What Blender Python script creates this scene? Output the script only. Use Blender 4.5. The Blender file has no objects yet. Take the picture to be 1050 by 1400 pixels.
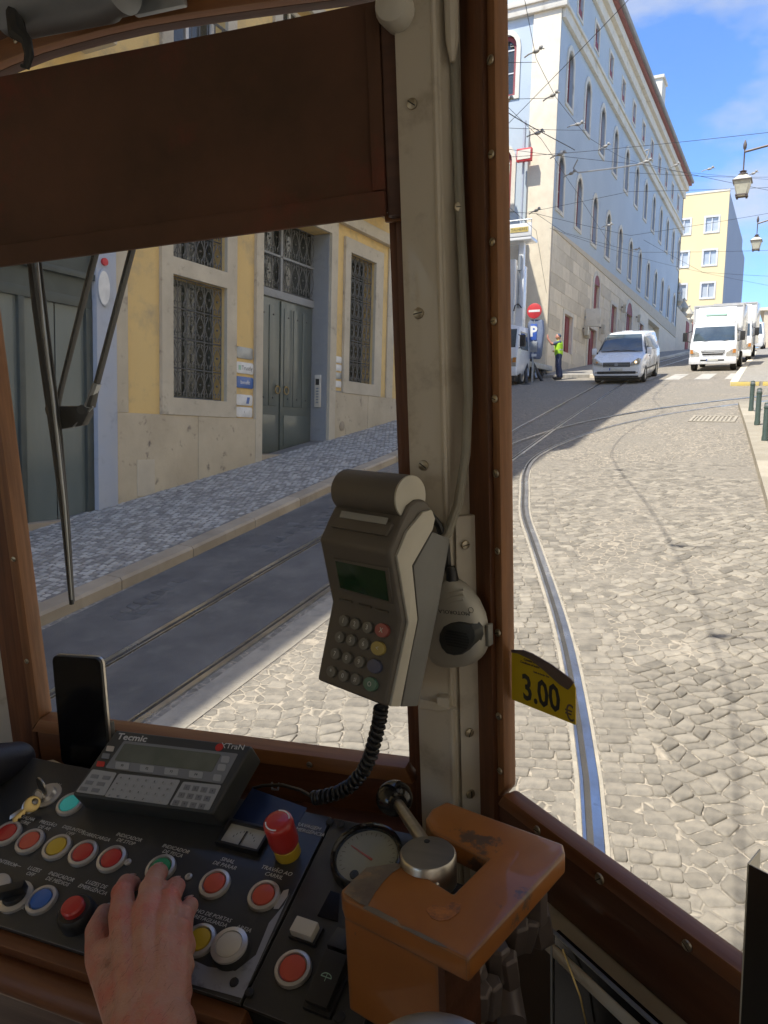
import bpy, bmesh, math, random
import numpy as np
from mathutils import Vector, Matrix, noise
from math import sin, cos, pi, radians, tan, atan2, hypot, sqrt
R_ = random.Random(7)
S = bpy.context.scene
COL = S.collection

# ------------------------------------------------------------------ camera
FPX = 1050.0
CAM = Vector((0, 0, 2.47))
_a, _p, _r = radians(28.0), radians(5.76), radians(1.5)
FW = Vector((-sin(_a)*cos(_p), cos(_a)*cos(_p), -sin(_p)))
_r0 = Vector((cos(_a), sin(_a), 0)); _u0 = _r0.cross(FW)
RT = _r0*cos(_r) + _u0*sin(_r)
UP = -_r0*sin(_r) + _u0*cos(_r)
cd = bpy.data.cameras.new('camera'); cam = bpy.data.objects.new('camera', cd); COL.objects.link(cam)
cd.sensor_fit = 'HORIZONTAL'; cd.sensor_width = 36; cd.lens = 36
cd.clip_start = 0.02; cd.clip_end = 1500
cam.matrix_world = Matrix(((RT.x, UP.x, -FW.x, CAM.x), (RT.y, UP.y, -FW.y, CAM.y), (RT.z, UP.z, -FW.z, CAM.z), (0, 0, 0, 1)))
S.camera = cam

# ------------------------------------------------------------------ light
SUND = Vector((0.315, 0.54, -1.0)).normalized()
sl = bpy.data.lights.new('sun', 'SUN'); sl.energy = 3.3; sl.angle = radians(0.53); sl.color = (1.0, 0.955, 0.88)
so = bpy.data.objects.new('sun', sl); COL.objects.link(so)
so.rotation_mode = 'QUATERNION'; so.rotation_quaternion = SUND.to_track_quat('-Z', 'Y'); so.location = (-10, -10, 60)
w = bpy.data.worlds.new('World'); S.world = w; w.use_nodes = True
nt = w.node_tree; nt.nodes.clear()
def N(t, kind, **kw):
    n = t.nodes.new(kind)
    for k, v in kw.items():
        if k.startswith('i_'):
            n.inputs[k[2:].replace('_', ' ')].default_value = v
        else:
            setattr(n, k, v)
    return n
sky = N(nt, 'ShaderNodeTexSky', sky_type='NISHITA', sun_disc=False)
sky.sun_elevation = math.asin(-SUND.z)
sky.sun_rotation = atan2(-SUND.x, -SUND.y)
sky.air_density = 1.0; sky.dust_density = 0.6; sky.ozone_density = 1.6
tc = N(nt, 'ShaderNodeTexCoord'); mp = N(nt, 'ShaderNodeMapping'); mp.inputs['Scale'].default_value = (1.0, 1.0, 2.2)
mp.inputs['Location'].default_value = (0.85, 0.07, 0.16)
nz = N(nt, 'ShaderNodeTexNoise'); nz.inputs['Scale'].default_value = 2.3; nz.inputs['Detail'].default_value = 7; nz.inputs['Roughness'].default_value = .56
cr = N(nt, 'ShaderNodeValToRGB'); cr.color_ramp.elements[0].position = .52; cr.color_ramp.elements[1].position = .68
mx = N(nt, 'ShaderNodeMix', data_type='RGBA'); mx.inputs['B'].default_value = (2.5, 2.55, 2.75, 1)
hs = N(nt, 'ShaderNodeHueSaturation'); hs.inputs['Saturation'].default_value = 1.12
tn = N(nt, 'ShaderNodeMix', data_type='RGBA', blend_type='MULTIPLY'); tn.inputs['Factor'].default_value = 1; tn.inputs['B'].default_value = (.66, .76, .97, 1)
bg = N(nt, 'ShaderNodeBackground'); bg.inputs['Strength'].default_value = 0.15
wo = N(nt, 'ShaderNodeOutputWorld')
L = nt.links.new
L(tc.outputs['Generated'], mp.inputs['Vector']); L(mp.outputs['Vector'], nz.inputs['Vector']); L(nz.outputs['Fac'], cr.inputs['Fac'])
L(sky.outputs['Color'], hs.inputs['Color']); L(hs.outputs['Color'], tn.inputs['A']); L(tn.outputs['Result'], mx.inputs['A']); L(cr.outputs['Color'], mx.inputs['Factor']); L(mx.outputs['Result'], bg.inputs['Color']); L(bg.outputs['Background'], wo.inputs['Surface'])
S.view_settings.view_transform = 'Standard'; S.view_settings.look = 'None'; S.view_settings.exposure = 1.15; S.view_settings.gamma = 1
S.view_settings.use_curve_mapping = False
S.cycles.max_bounces = 10; S.cycles.diffuse_bounces = 6; S.cycles.glossy_bounces = 3; S.cycles.transparent_max_bounces = 12
S.cycles.use_denoising = True; S.cycles.sample_clamp_indirect = 6
try:
    S.cycles.use_fast_gi = False
except Exception:
    pass

# ------------------------------------------------------------------ geometry helpers
GS = [(-90, .168), (16.1, .152), (32.2, .137), (57.5, .12), (86.2, .09), (105, 0.0)]
def gz(y):
    z = 0.0
    if y < 16.1: return .168*y
    z = .168*16.1
    for i in range(1, len(GS)):
        a, s = GS[i]; b = GS[i+1][0] if i+1 < len(GS) else 1e9
        if y < b: return z + s*(y-a)
        z += s*(b-a)
def ray(px, py): return FW + RT*((px-525)/FPX) + UP*((700-py)/FPX)
def hitp(px, py, n, P):
    d = ray(px, py); n = Vector(n); return CAM + d*((Vector(P)-CAM).dot(n)/d.dot(n))
def hitx(px, py, X): return hitp(px, py, (1, 0, 0), (X, 0, 0))
def hity(px, py, Y): return hitp(px, py, (0, 1, 0), (0, Y, 0))
def hitg(px, py, off=0.0):
    d = ray(px, py); t = .5
    while t < 300:
        P = CAM + d*t
        if P.z < gz(P.y)+off:
            lo, hi = t-.05, t
            for _ in range(24):
                m = (lo+hi)/2; P = CAM+d*m
                if P.z < gz(P.y)+off: hi = m
                else: lo = m
            return P
        t += .05
def proj(P):
    v = Vector(P)-CAM; d = v.dot(FW)
    return 525+FPX*v.dot(RT)/d, 700-FPX*v.dot(UP)/d, d
def fr(o, x, y):
    "frame matrix from an origin and two axes (y is made square to x)"
    x = Vector(x).normalized(); y = Vector(y); y = (y - x*y.dot(x)).normalized(); z = x.cross(y)
    return Matrix(((x.x, y.x, z.x, o[0]), (x.y, y.y, z.y, o[1]), (x.z, y.z, z.z, o[2]), (0, 0, 0, 1)))
def uv(M, px, py, h=0.0):
    "pixel ray against plane z=h of a frame, in that frame's coordinates"
    I = M.inverted(); o = I @ CAM; d = (I.to_3x3()) @ ray(px, py)
    t = (h-o.z)/d.z; return (o.x+d.x*t, o.y+d.y*t)
def T(loc=(0, 0, 0), rz=0.0, rx=0.0, ry=0.0):
    return Matrix.Translation(loc) @ Matrix.Rotation(rz, 4, 'Z') @ Matrix.Rotation(ry, 4, 'Y') @ Matrix.Rotation(rx, 4, 'X')

class MB:
    def __init__(s): s.v = []; s.f = []; s.X = None
    def add(s, vs, fs):
        b = len(s.v)
        if s.X is not None: vs = [s.X @ Vector(v) for v in vs]
        s.v += [tuple(v) for v in vs]; s.f += [tuple(b+i for i in f) for f in fs]; return s
    def box(s, x0, x1, y0, y1, z0, z1):
        if x0 > x1: x0, x1 = x1, x0
        if y0 > y1: y0, y1 = y1, y0
        if z0 > z1: z0, z1 = z1, z0
        return s.add([(x0, y0, z0), (x1, y0, z0), (x1, y1, z0), (x0, y1, z0), (x0, y0, z1), (x1, y0, z1), (x1, y1, z1), (x0, y1, z1)],
                     [(0, 3, 2, 1), (4, 5, 6, 7), (0, 1, 5, 4), (1, 2, 6, 5), (2, 3, 7, 6), (3, 0, 4, 7)])
    def prism(s, poly, z0, z1, poly2=None, ax='z'):
        p2 = poly2 or poly; n = len(poly)
        a = sum(poly[i][0]*poly[(i+1) % n][1]-poly[(i+1) % n][0]*poly[i][1] for i in range(n))
        if a < 0: poly = list(poly)[::-1]; p2 = list(p2)[::-1]
        def m(u, v, k):
            return (u, v, k) if ax == 'z' else ((k, u, v) if ax == 'x' else (u, -k, v))
        vs = [m(u, v, z0) for u, v in poly]+[m(u, v, z1) for u, v in p2]
        return s.add(vs, [tuple(range(n))[::-1], tuple(range(n, 2*n))]+[(i, (i+1) % n, n+(i+1) % n, n+i) for i in range(n)])
    def ring(s, outer, inner, z0, z1, ax='z', closed=True):
        n = len(outer)
        def m(u, v, k):
            return (u, v, k) if ax == 'z' else ((k, u, v) if ax == 'x' else (u, -k, v))
        vs = [m(*p, z0) for p in outer]+[m(*p, z0) for p in inner]+[m(*p, z1) for p in outer]+[m(*p, z1) for p in inner]
        fs = []
        for i in range(n if closed else n-1):
            j = (i+1) % n
            fs += [(2*n+i, 2*n+j, 3*n+j, 3*n+i), (i, n+i, n+j, j), (i, j, 2*n+j, 2*n+i), (n+j, n+i, 3*n+i, 3*n+j)]
        if not closed: fs += [(0, 2*n, 3*n, n), (n-1, 2*n-1, 4*n-1, 3*n-1)]
        return s.add(vs, fs)
    def tube(s, pts, r, n=8, cap=True, sc=(1, 1)):
        pts = [Vector(p) for p in pts]; m = len(pts)
        rs = r if isinstance(r, (list, tuple)) else [r]*m
        vs = []; up = None
        for i, p in enumerate(pts):
            d = (pts[min(i+1, m-1)]-pts[max(i-1, 0)]).normalized()
            if up is None: up = Vector((0, 0, 1)) if abs(d.z) < .9 else Vector((1, 0, 0))
            a = d.cross(up).normalized(); up = a.cross(d).normalized()
            for k in range(n):
                t = 2*pi*k/n; vs.append(p + a*cos(t)*rs[i]*sc[0] + up*sin(t)*rs[i]*sc[1])
        fs = [(i*n+k, i*n+(k+1) % n, (i+1)*n+(k+1) % n, (i+1)*n+k) for i in range(m-1) for k in range(n)]
        if cap: fs += [tuple(range(n))[::-1], tuple(range((m-1)*n, m*n))]
        return s.add(vs, fs)
    def lathe(s, prof, n=24, o=(0, 0, 0)):
        "profile of (radius, z) about local z"
        vs = []; fs = []; m = len(prof)
        for r, z in prof:
            for k in range(n):
                t = 2*pi*k/n; vs.append((o[0]+r*cos(t), o[1]+r*sin(t), o[2]+z))
        fs = [(i*n+k, i*n+(k+1) % n, (i+1)*n+(k+1) % n, (i+1)*n+k) for i in range(m-1) for k in range(n)]
        fs += [tuple(range(n))[::-1], tuple(range((m-1)*n, m*n))]
        return s.add(vs, fs)
    def ball(s, c, r, n=12, m=8, sc=(1, 1, 1)):
        vs = [(c[0], c[1], c[2]-r*sc[2])]
        for i in range(1, m):
            t = -pi/2+pi*i/m
            for k in range(n):
                a = 2*pi*k/n; vs.append((c[0]+r*sc[0]*cos(t)*cos(a), c[1]+r*sc[1]*cos(t)*sin(a), c[2]+r*sc[2]*sin(t)))
        vs.append((c[0], c[1], c[2]+r*sc[2])); L_ = len(vs)-1
        fs = [(0, 1+(k+1) % n, 1+k) for k in range(n)]
        fs += [(1+i*n+k, 1+i*n+(k+1) % n, 1+(i+1)*n+(k+1) % n, 1+(i+1)*n+k) for i in range(m-2) for k in range(n)]
        fs += [(L_, 1+(m-2)*n+k, 1+(m-2)*n+(k+1) % n) for k in range(n)]
        return s.add(vs, fs)
    def cone(s, p0, p1, r0, r1, n=12): return s.tube([p0, p1], [r0, r1], n)

PW = {}
def mesh(name, mb, smooth=True, bevel=0, bseg=2, ang=35):
    me = bpy.data.meshes.new(name); me.from_pydata(mb.v, [], mb.f)
    if bevel:
        bm = bmesh.new(); bm.from_mesh(me)
        bmesh.ops.recalc_face_normals(bm, faces=bm.faces)
        es = [e for e in bm.edges if len(e.link_faces) == 2 and e.calc_face_angle(0) > radians(30)]
        bmesh.ops.bevel(bm, geom=es, offset=bevel, segments=bseg, affect='EDGES', profile=.6, clamp_overlap=True)
        bm.to_mesh(me); bm.free()
    if smooth:
        me.polygons.foreach_set('use_smooth', [True]*len(me.polygons))
        me.set_sharp_from_angle(angle=radians(ang))
    me.update(); return me
def link(name, data, parent=None, M=None):
    o = bpy.data.objects.new(name, data); COL.objects.link(o)
    if parent is not None:
        o.parent = parent
        if M is not None: o.matrix_basis = PW[parent.name].inverted() @ M; PW[o.name] = M.copy()
        else: PW[o.name] = PW[parent.name].copy()
    else:
        M = M if M is not None else Matrix.Identity(4)
        o.matrix_world = M; PW[o.name] = M.copy()
    return o
def obj(name, mb, mat, parent=None, M=None, smooth=True, bevel=0, bseg=2, kind=None, ang=35):
    me = mesh(name, mb, smooth, bevel, bseg, ang) if isinstance(mb, MB) else mb
    if mat is not None and len(me.materials) == 0: me.materials.append(mat)
    o = link(name, me, parent, M)
    if kind: o['kind'] = kind
    return o
def thing(name, label, cat, M=None, group=None, kind=None):
    o = link(name, None, None, M); o.empty_display_size = .1
    return tag(o, label, cat, group, kind)
def tag(o, label=None, cat=None, group=None, kind=None):
    if label: o['label'] = label
    if cat: o['category'] = cat
    if group: o['group'] = group
    if kind: o['kind'] = kind
    return o
def copy_tree(o, M, label=None, group=None, parent=None):
    c = o.copy(); COL.objects.link(c)
    if parent is None: c.matrix_world = M; PW[c.name] = M.copy()
    else: c.parent = parent; PW[c.name] = PW[parent.name]
    if label: c['label'] = label
    if group: c['group'] = group
    for ch in [k for k in COL.objects if k.parent == o]: copy_tree(ch, None, parent=c)
    return c
FONT = None
def text(name, s, size, M, mat, parent, depth=0.0003, align='CENTER', sx=1.0, shear=0.0, bold=0.0):
    cu = bpy.data.curves.new(name, 'FONT'); cu.body = s; cu.size = size; cu.align_x = align; cu.align_y = 'CENTER'
    cu.extrude = depth; cu.shear = shear; cu.offset = bold; cu.resolution_u = 2
    t = bpy.data.objects.new('tmp', cu); COL.objects.link(t)
    dg = bpy.context.evaluated_depsgraph_get(); me = bpy.data.meshes.new_from_object(t.evaluated_get(dg))
    bpy.data.objects.remove(t); me.name = name
    if sx != 1.0:
        for v in me.vertices: v.co.x *= sx
    me.materials.clear(); me.materials.append(mat)
    return link(name, me, parent, M)

# ------------------------------------------------------------------ materials
def rgb(c): return (*c, 1)
def pm(name, col, rough=.5, metal=0.0, col2=None, scale=6.0, var=.5, bump=0.0, bscale=40.0, bdist=.002, dirt=None, dscale=3.0, dlo=.55, dhi=.75, coat=0.0, spec=.5, stretch=None, sss=0.0, emit=None, rvar=.12):
    m = bpy.data.materials.new(name); m.use_nodes = True; t = m.node_tree; t.nodes.clear(); l = t.links.new
    out = N(t, 'ShaderNodeOutputMaterial'); b = N(t, 'ShaderNodeBsdfPrincipled'); l(b.outputs[0], out.inputs[0])
    b.inputs['Metallic'].default_value = metal; b.inputs['Roughness'].default_value = rough; b.inputs['Specular IOR Level'].default_value = spec
    b.inputs['Coat Weight'].default_value = coat
    c = N(t, 'ShaderNodeTexCoord'); mp = N(t, 'ShaderNodeMapping'); l(c.outputs['Object'], mp.inputs['Vector'])
    if stretch: mp.inputs['Scale'].default_value = stretch
    V = mp.outputs['Vector']
    n1 = N(t, 'ShaderNodeTexNoise'); n1.inputs['Scale'].default_value = scale; n1.inputs['Detail'].default_value = 6; n1.inputs['Roughness'].default_value = .6; l(V, n1.inputs['Vector'])
    mr = N(t, 'ShaderNodeMapRange'); mr.inputs['From Min'].default_value = .3; mr.inputs['From Max'].default_value = .7; l(n1.outputs['Fac'], mr.inputs['Value'])
    mr.inputs['To Max'].default_value = 1.0
    m1 = N(t, 'ShaderNodeMix', data_type='RGBA'); m1.inputs['A'].default_value = rgb(col); m1.inputs['B'].default_value = rgb(col2 or tuple(x*(1-var*.5) for x in col)); l(mr.outputs[0], m1.inputs['Factor'])
    C = m1.outputs['Result']
    if dirt:
        n2 = N(t, 'ShaderNodeTexNoise'); n2.inputs['Scale'].default_value = dscale; n2.inputs['Detail'].default_value = 8; n2.inputs['Roughness'].default_value = .68; l(V, n2.inputs['Vector'])
        m2r = N(t, 'ShaderNodeMapRange'); m2r.inputs['From Min'].default_value = dlo; m2r.inputs['From Max'].default_value = dhi; l(n2.outputs['Fac'], m2r.inputs['Value'])
        m2 = N(t, 'ShaderNodeMix', data_type='RGBA'); l(C, m2.inputs['A']); m2.inputs['B'].default_value = rgb(dirt); l(m2r.outputs[0], m2.inputs['Factor']); C = m2.outputs['Result']
    l(C, b.inputs['Base Color'])
    rr = N(t, 'ShaderNodeMapRange'); rr.inputs['To Min'].default_value = max(.02, rough-rvar); rr.inputs['To Max'].default_value = min(1, rough+rvar); l(n1.outputs['Fac'], rr.inputs['Value']); l(rr.outputs[0], b.inputs['Roughness'])
    if bump:
        nb = N(t, 'ShaderNodeTexNoise'); nb.inputs['Scale'].default_value = bscale; nb.inputs['Detail'].default_value = 5; l(V, nb.inputs['Vector'])
        bu = N(t, 'ShaderNodeBump'); bu.inputs['Strength'].default_value = bump; bu.inputs['Distance'].default_value = bdist; l(nb.outputs['Fac'], bu.inputs['Height']); l(bu.outputs[0], b.inputs['Normal'])
    if emit:
        b.inputs['Emission Color'].default_value = rgb(emit[0]); b.inputs['Emission Strength'].default_value = emit[1]
    if sss:
        b.inputs['Subsurface Weight'].default_value = sss; b.inputs['Subsurface Radius'].default_value = (.012, .005, .003); b.inputs['Subsurface Scale'].default_value = 1.0
    return m
def edgewear(m, col, rad=.003, amt=1.0, nscale=120, lo=.02, hi=.10):
    "paint rubbed through along the edges, broken up by noise"
    t = m.node_tree; l = t.links.new; b = [n for n in t.nodes if n.type == 'BSDF_PRINCIPLED'][0]
    src = b.inputs['Base Color'].links[0].from_socket
    bv = N(t, 'ShaderNodeBevel', samples=4); bv.inputs['Radius'].default_value = rad; ge = N(t, 'ShaderNodeNewGeometry')
    dp = N(t, 'ShaderNodeVectorMath', operation='DOT_PRODUCT'); l(bv.outputs[0], dp.inputs[0]); l(ge.outputs['True Normal'], dp.inputs[1])
    iv = N(t, 'ShaderNodeMath', operation='SUBTRACT'); iv.inputs[0].default_value = 1; l(dp.outputs['Value'], iv.inputs[1])
    tc_ = N(t, 'ShaderNodeTexCoord'); nz_ = N(t, 'ShaderNodeTexNoise'); nz_.inputs['Scale'].default_value = nscale; nz_.inputs['Detail'].default_value = 6; l(tc_.outputs['Object'], nz_.inputs['Vector'])
    ml = N(t, 'ShaderNodeMath', operation='MULTIPLY'); l(iv.outputs[0], ml.inputs[0]); l(nz_.outputs['Fac'], ml.inputs[1])
    mr = N(t, 'ShaderNodeMapRange'); mr.inputs['From Min'].default_value = lo; mr.inputs['From Max'].default_value = hi; mr.inputs['To Max'].default_value = amt; l(ml.outputs[0], mr.inputs['Value'])
    mx_ = N(t, 'ShaderNodeMix', data_type='RGBA'); l(mr.outputs[0], mx_.inputs['Factor']); l(src, mx_.inputs['A']); mx_.inputs['B'].default_value = rgb(col); l(mx_.outputs['Result'], b.inputs['Base Color'])
def glassm(name, tint=(1, 1, 1), refl=.06, veil=.02, veilc=(.8, .8, .75)):
    m = bpy.data.materials.new(name); m.use_nodes = True; t = m.node_tree; t.nodes.clear(); l = t.links.new
    out = N(t, 'ShaderNodeOutputMaterial'); tr = N(t, 'ShaderNodeBsdfTransparent'); tr.inputs[0].default_value = rgb(tint)
    gl = N(t, 'ShaderNodeBsdfGlossy'); gl.inputs['Roughness'].default_value = .02
    df = N(t, 'ShaderNodeBsdfDiffuse'); df.inputs[0].default_value = rgb(veilc)
    lw = N(t, 'ShaderNodeLayerWeight'); lw.inputs['Blend'].default_value = .12
    ma = N(t, 'ShaderNodeMath', operation='MULTIPLY'); ma.inputs[1].default_value = refl*6; l(lw.outputs['Fresnel'], ma.inputs[0])
    s1 = N(t, 'ShaderNodeMixShader'); l(ma.outputs[0], s1.inputs[0]); l(tr.outputs[0], s1.inputs[1]); l(gl.outputs[0], s1.inputs[2])
    c = N(t, 'ShaderNodeTexCoord'); nz = N(t, 'ShaderNodeTexNoise'); nz.inputs['Scale'].default_value = 9; nz.inputs['Detail'].default_value = 8; l(c.outputs['Object'], nz.inputs['Vector'])
    mr = N(t, 'ShaderNodeMapRange'); mr.inputs['From Min'].default_value = .35; mr.inputs['From Max'].default_value = .75; mr.inputs['To Min'].default_value = veil*.5; mr.inputs['To Max'].default_value = veil*1.7; l(nz.outputs['Fac'], mr.inputs['Value'])
    s2 = N(t, 'ShaderNodeMixShader'); l(mr.outputs[0], s2.inputs[0]); l(s1.outputs[0], s2.inputs[1]); l(df.outputs[0], s2.inputs[2]); l(s2.outputs[0], out.inputs[0])
    return m
def woodm(name, c1, c2, rough=.52, stretch=(1, 14, 14), scale=5.0):
    return pm(name, c1, rough, col2=c2, scale=scale, stretch=stretch, bump=.25, bscale=30, bdist=.0008, coat=.04, dirt=tuple(x*.35 for x in c1), dscale=1.7, dlo=.56, dhi=.8)
def groundm(name, stone, joint, vscale, jw=.06, big=.5, rough=.85, patch=None, bump=.6):
    m = bpy.data.materials.new(name); m.use_nodes = True; t = m.node_tree; t.nodes.clear(); l = t.links.new
    out = N(t, 'ShaderNodeOutputMaterial'); b = N(t, 'ShaderNodeBsdfPrincipled'); l(b.outputs[0], out.inputs[0]); b.inputs['Roughness'].default_value = rough
    c = N(t, 'ShaderNodeTexCoord'); mp = N(t, 'ShaderNodeMapping'); mp.inputs['Scale'].default_value = (1, 1, 0); l(c.outputs['Object'], mp.inputs['Vector']); V = mp.outputs[0]
    vo = N(t, 'ShaderNodeTexVoronoi', feature='DISTANCE_TO_EDGE'); vo.inputs['Scale'].default_value = vscale; vo.inputs['Randomness'].default_value = .7; l(V, vo.inputs['Vector'])
    vc = N(t, 'ShaderNodeTexVoronoi'); vc.inputs['Scale'].default_value = vscale; vc.inputs['Randomness'].default_value = .7; l(V, vc.inputs['Vector'])
    st = N(t, 'ShaderNodeMapRange'); st.inputs['From Max'].default_value = jw*1.6; st.inputs['From Min'].default_value = jw*.4; l(vo.outputs['Distance'], st.inputs['Value'])
    nb = N(t, 'ShaderNodeTexNoise'); nb.inputs['Scale'].default_value = .55; nb.inputs['Detail'].default_value = 8; nb.inputs['Roughness'].default_value = .62; l(V, nb.inputs['Vector'])
    nf = N(t, 'ShaderNodeTexNoise'); nf.inputs['Scale'].default_value = 22; nf.inputs['Detail'].default_value = 6; l(V, nf.inputs['Vector'])
    sc = N(t, 'ShaderNodeMix', data_type='RGBA'); sc.inputs['A'].default_value = rgb(stone); sc.inputs['B'].default_value = rgb(tuple(x*.62 for x in stone)); l(vc.outputs['Color'], sc.inputs['Factor'])
    mj = N(t, 'ShaderNodeMix', data_type='RGBA'); mj.inputs['A'].default_value = rgb(joint); l(st.outputs[0], mj.inputs['Factor']); l(sc.outputs['Result'], mj.inputs['B'])
    pr = N(t, 'ShaderNodeMapRange'); pr.inputs['From Min'].default_value = .47; pr.inputs['From Max'].default_value = .62; l(nb.outputs['Fac'], pr.inputs['Value']); pr.inputs['To Max'].default_value = big
    mpn = N(t, 'ShaderNodeMix', data_type='RGBA'); l(pr.outputs[0], mpn.inputs['Factor']); l(mj.outputs['Result'], mpn.inputs['A']); mpn.inputs['B'].default_value = rgb(patch or joint)
    fn = N(t, 'ShaderNodeMix', data_type='RGBA', blend_type='MULTIPLY'); fn.inputs['Factor'].default_value = .7; l(mpn.outputs['Result'], fn.inputs['A'])
    fr_ = N(t, 'ShaderNodeMapRange'); fr_.inputs['From Min'].default_value = .3; fr_.inputs['From Max'].default_value = .7; fr_.inputs['To Min'].default_value = .6; fr_.inputs['To Max'].default_value = 1.15; l(nf.outputs['Fac'], fr_.inputs['Value']); l(fr_.outputs[0], fn.inputs['B'])
    l(fn.outputs['Result'], b.inputs['Base Color'])
    hm = N(t, 'ShaderNodeMath', operation='MULTIPLY_ADD'); hm.inputs[1].default_value = .25; l(nf.outputs['Fac'], hm.inputs[0]); l(st.outputs[0], hm.inputs[2])
    bu = N(t, 'ShaderNodeBump'); bu.inputs['Strength'].default_value = bump; bu.inputs['Distance'].default_value = .012; l(hm.outputs[0], bu.inputs['Height']); l(bu.outputs[0], b.inputs['Normal'])
    return m
def blockm(name, c1, c2, bump=.4, lo=.72, hi=1.12, nsc=3.0, nmin=.75):
    "stone whose shade differs from piece to piece (by object) and within"
    m = pm(name, c1, .85, col2=c2, scale=nsc, bump=bump, bscale=25, bdist=.004, dirt=tuple(x*.6 for x in c2), dscale=5, dlo=.6, dhi=.85)
    t = m.node_tree; l = t.links.new; b = [n for n in t.nodes if n.type == 'BSDF_PRINCIPLED'][0]
    src = b.inputs['Base Color'].links[0].from_socket
    oi = N(t, 'ShaderNodeNewGeometry'); mr = N(t, 'ShaderNodeMapRange'); mr.inputs['To Min'].default_value = lo; mr.inputs['To Max'].default_value = hi; l(oi.outputs['Random Per Island'], mr.inputs['Value'])
    ob = N(t, 'ShaderNodeObjectInfo'); mo = N(t, 'ShaderNodeMapRange'); mo.inputs['To Min'].default_value = .8; mo.inputs['To Max'].default_value = 1.1; l(ob.outputs['Random'], mo.inputs['Value'])
    mm = N(t, 'ShaderNodeMath', operation='MULTIPLY'); l(mr.outputs[0], mm.inputs[0]); l(mo.outputs[0], mm.inputs[1])
    mu = N(t, 'ShaderNodeMix', data_type='RGBA', blend_type='MULTIPLY'); mu.inputs['Factor'].default_value = 1; l(src, mu.inputs['A']); l(mm.outputs[0], mu.inputs['B']); l(mu.outputs['Result'], b.inputs['Base Color'])
    return m

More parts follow.
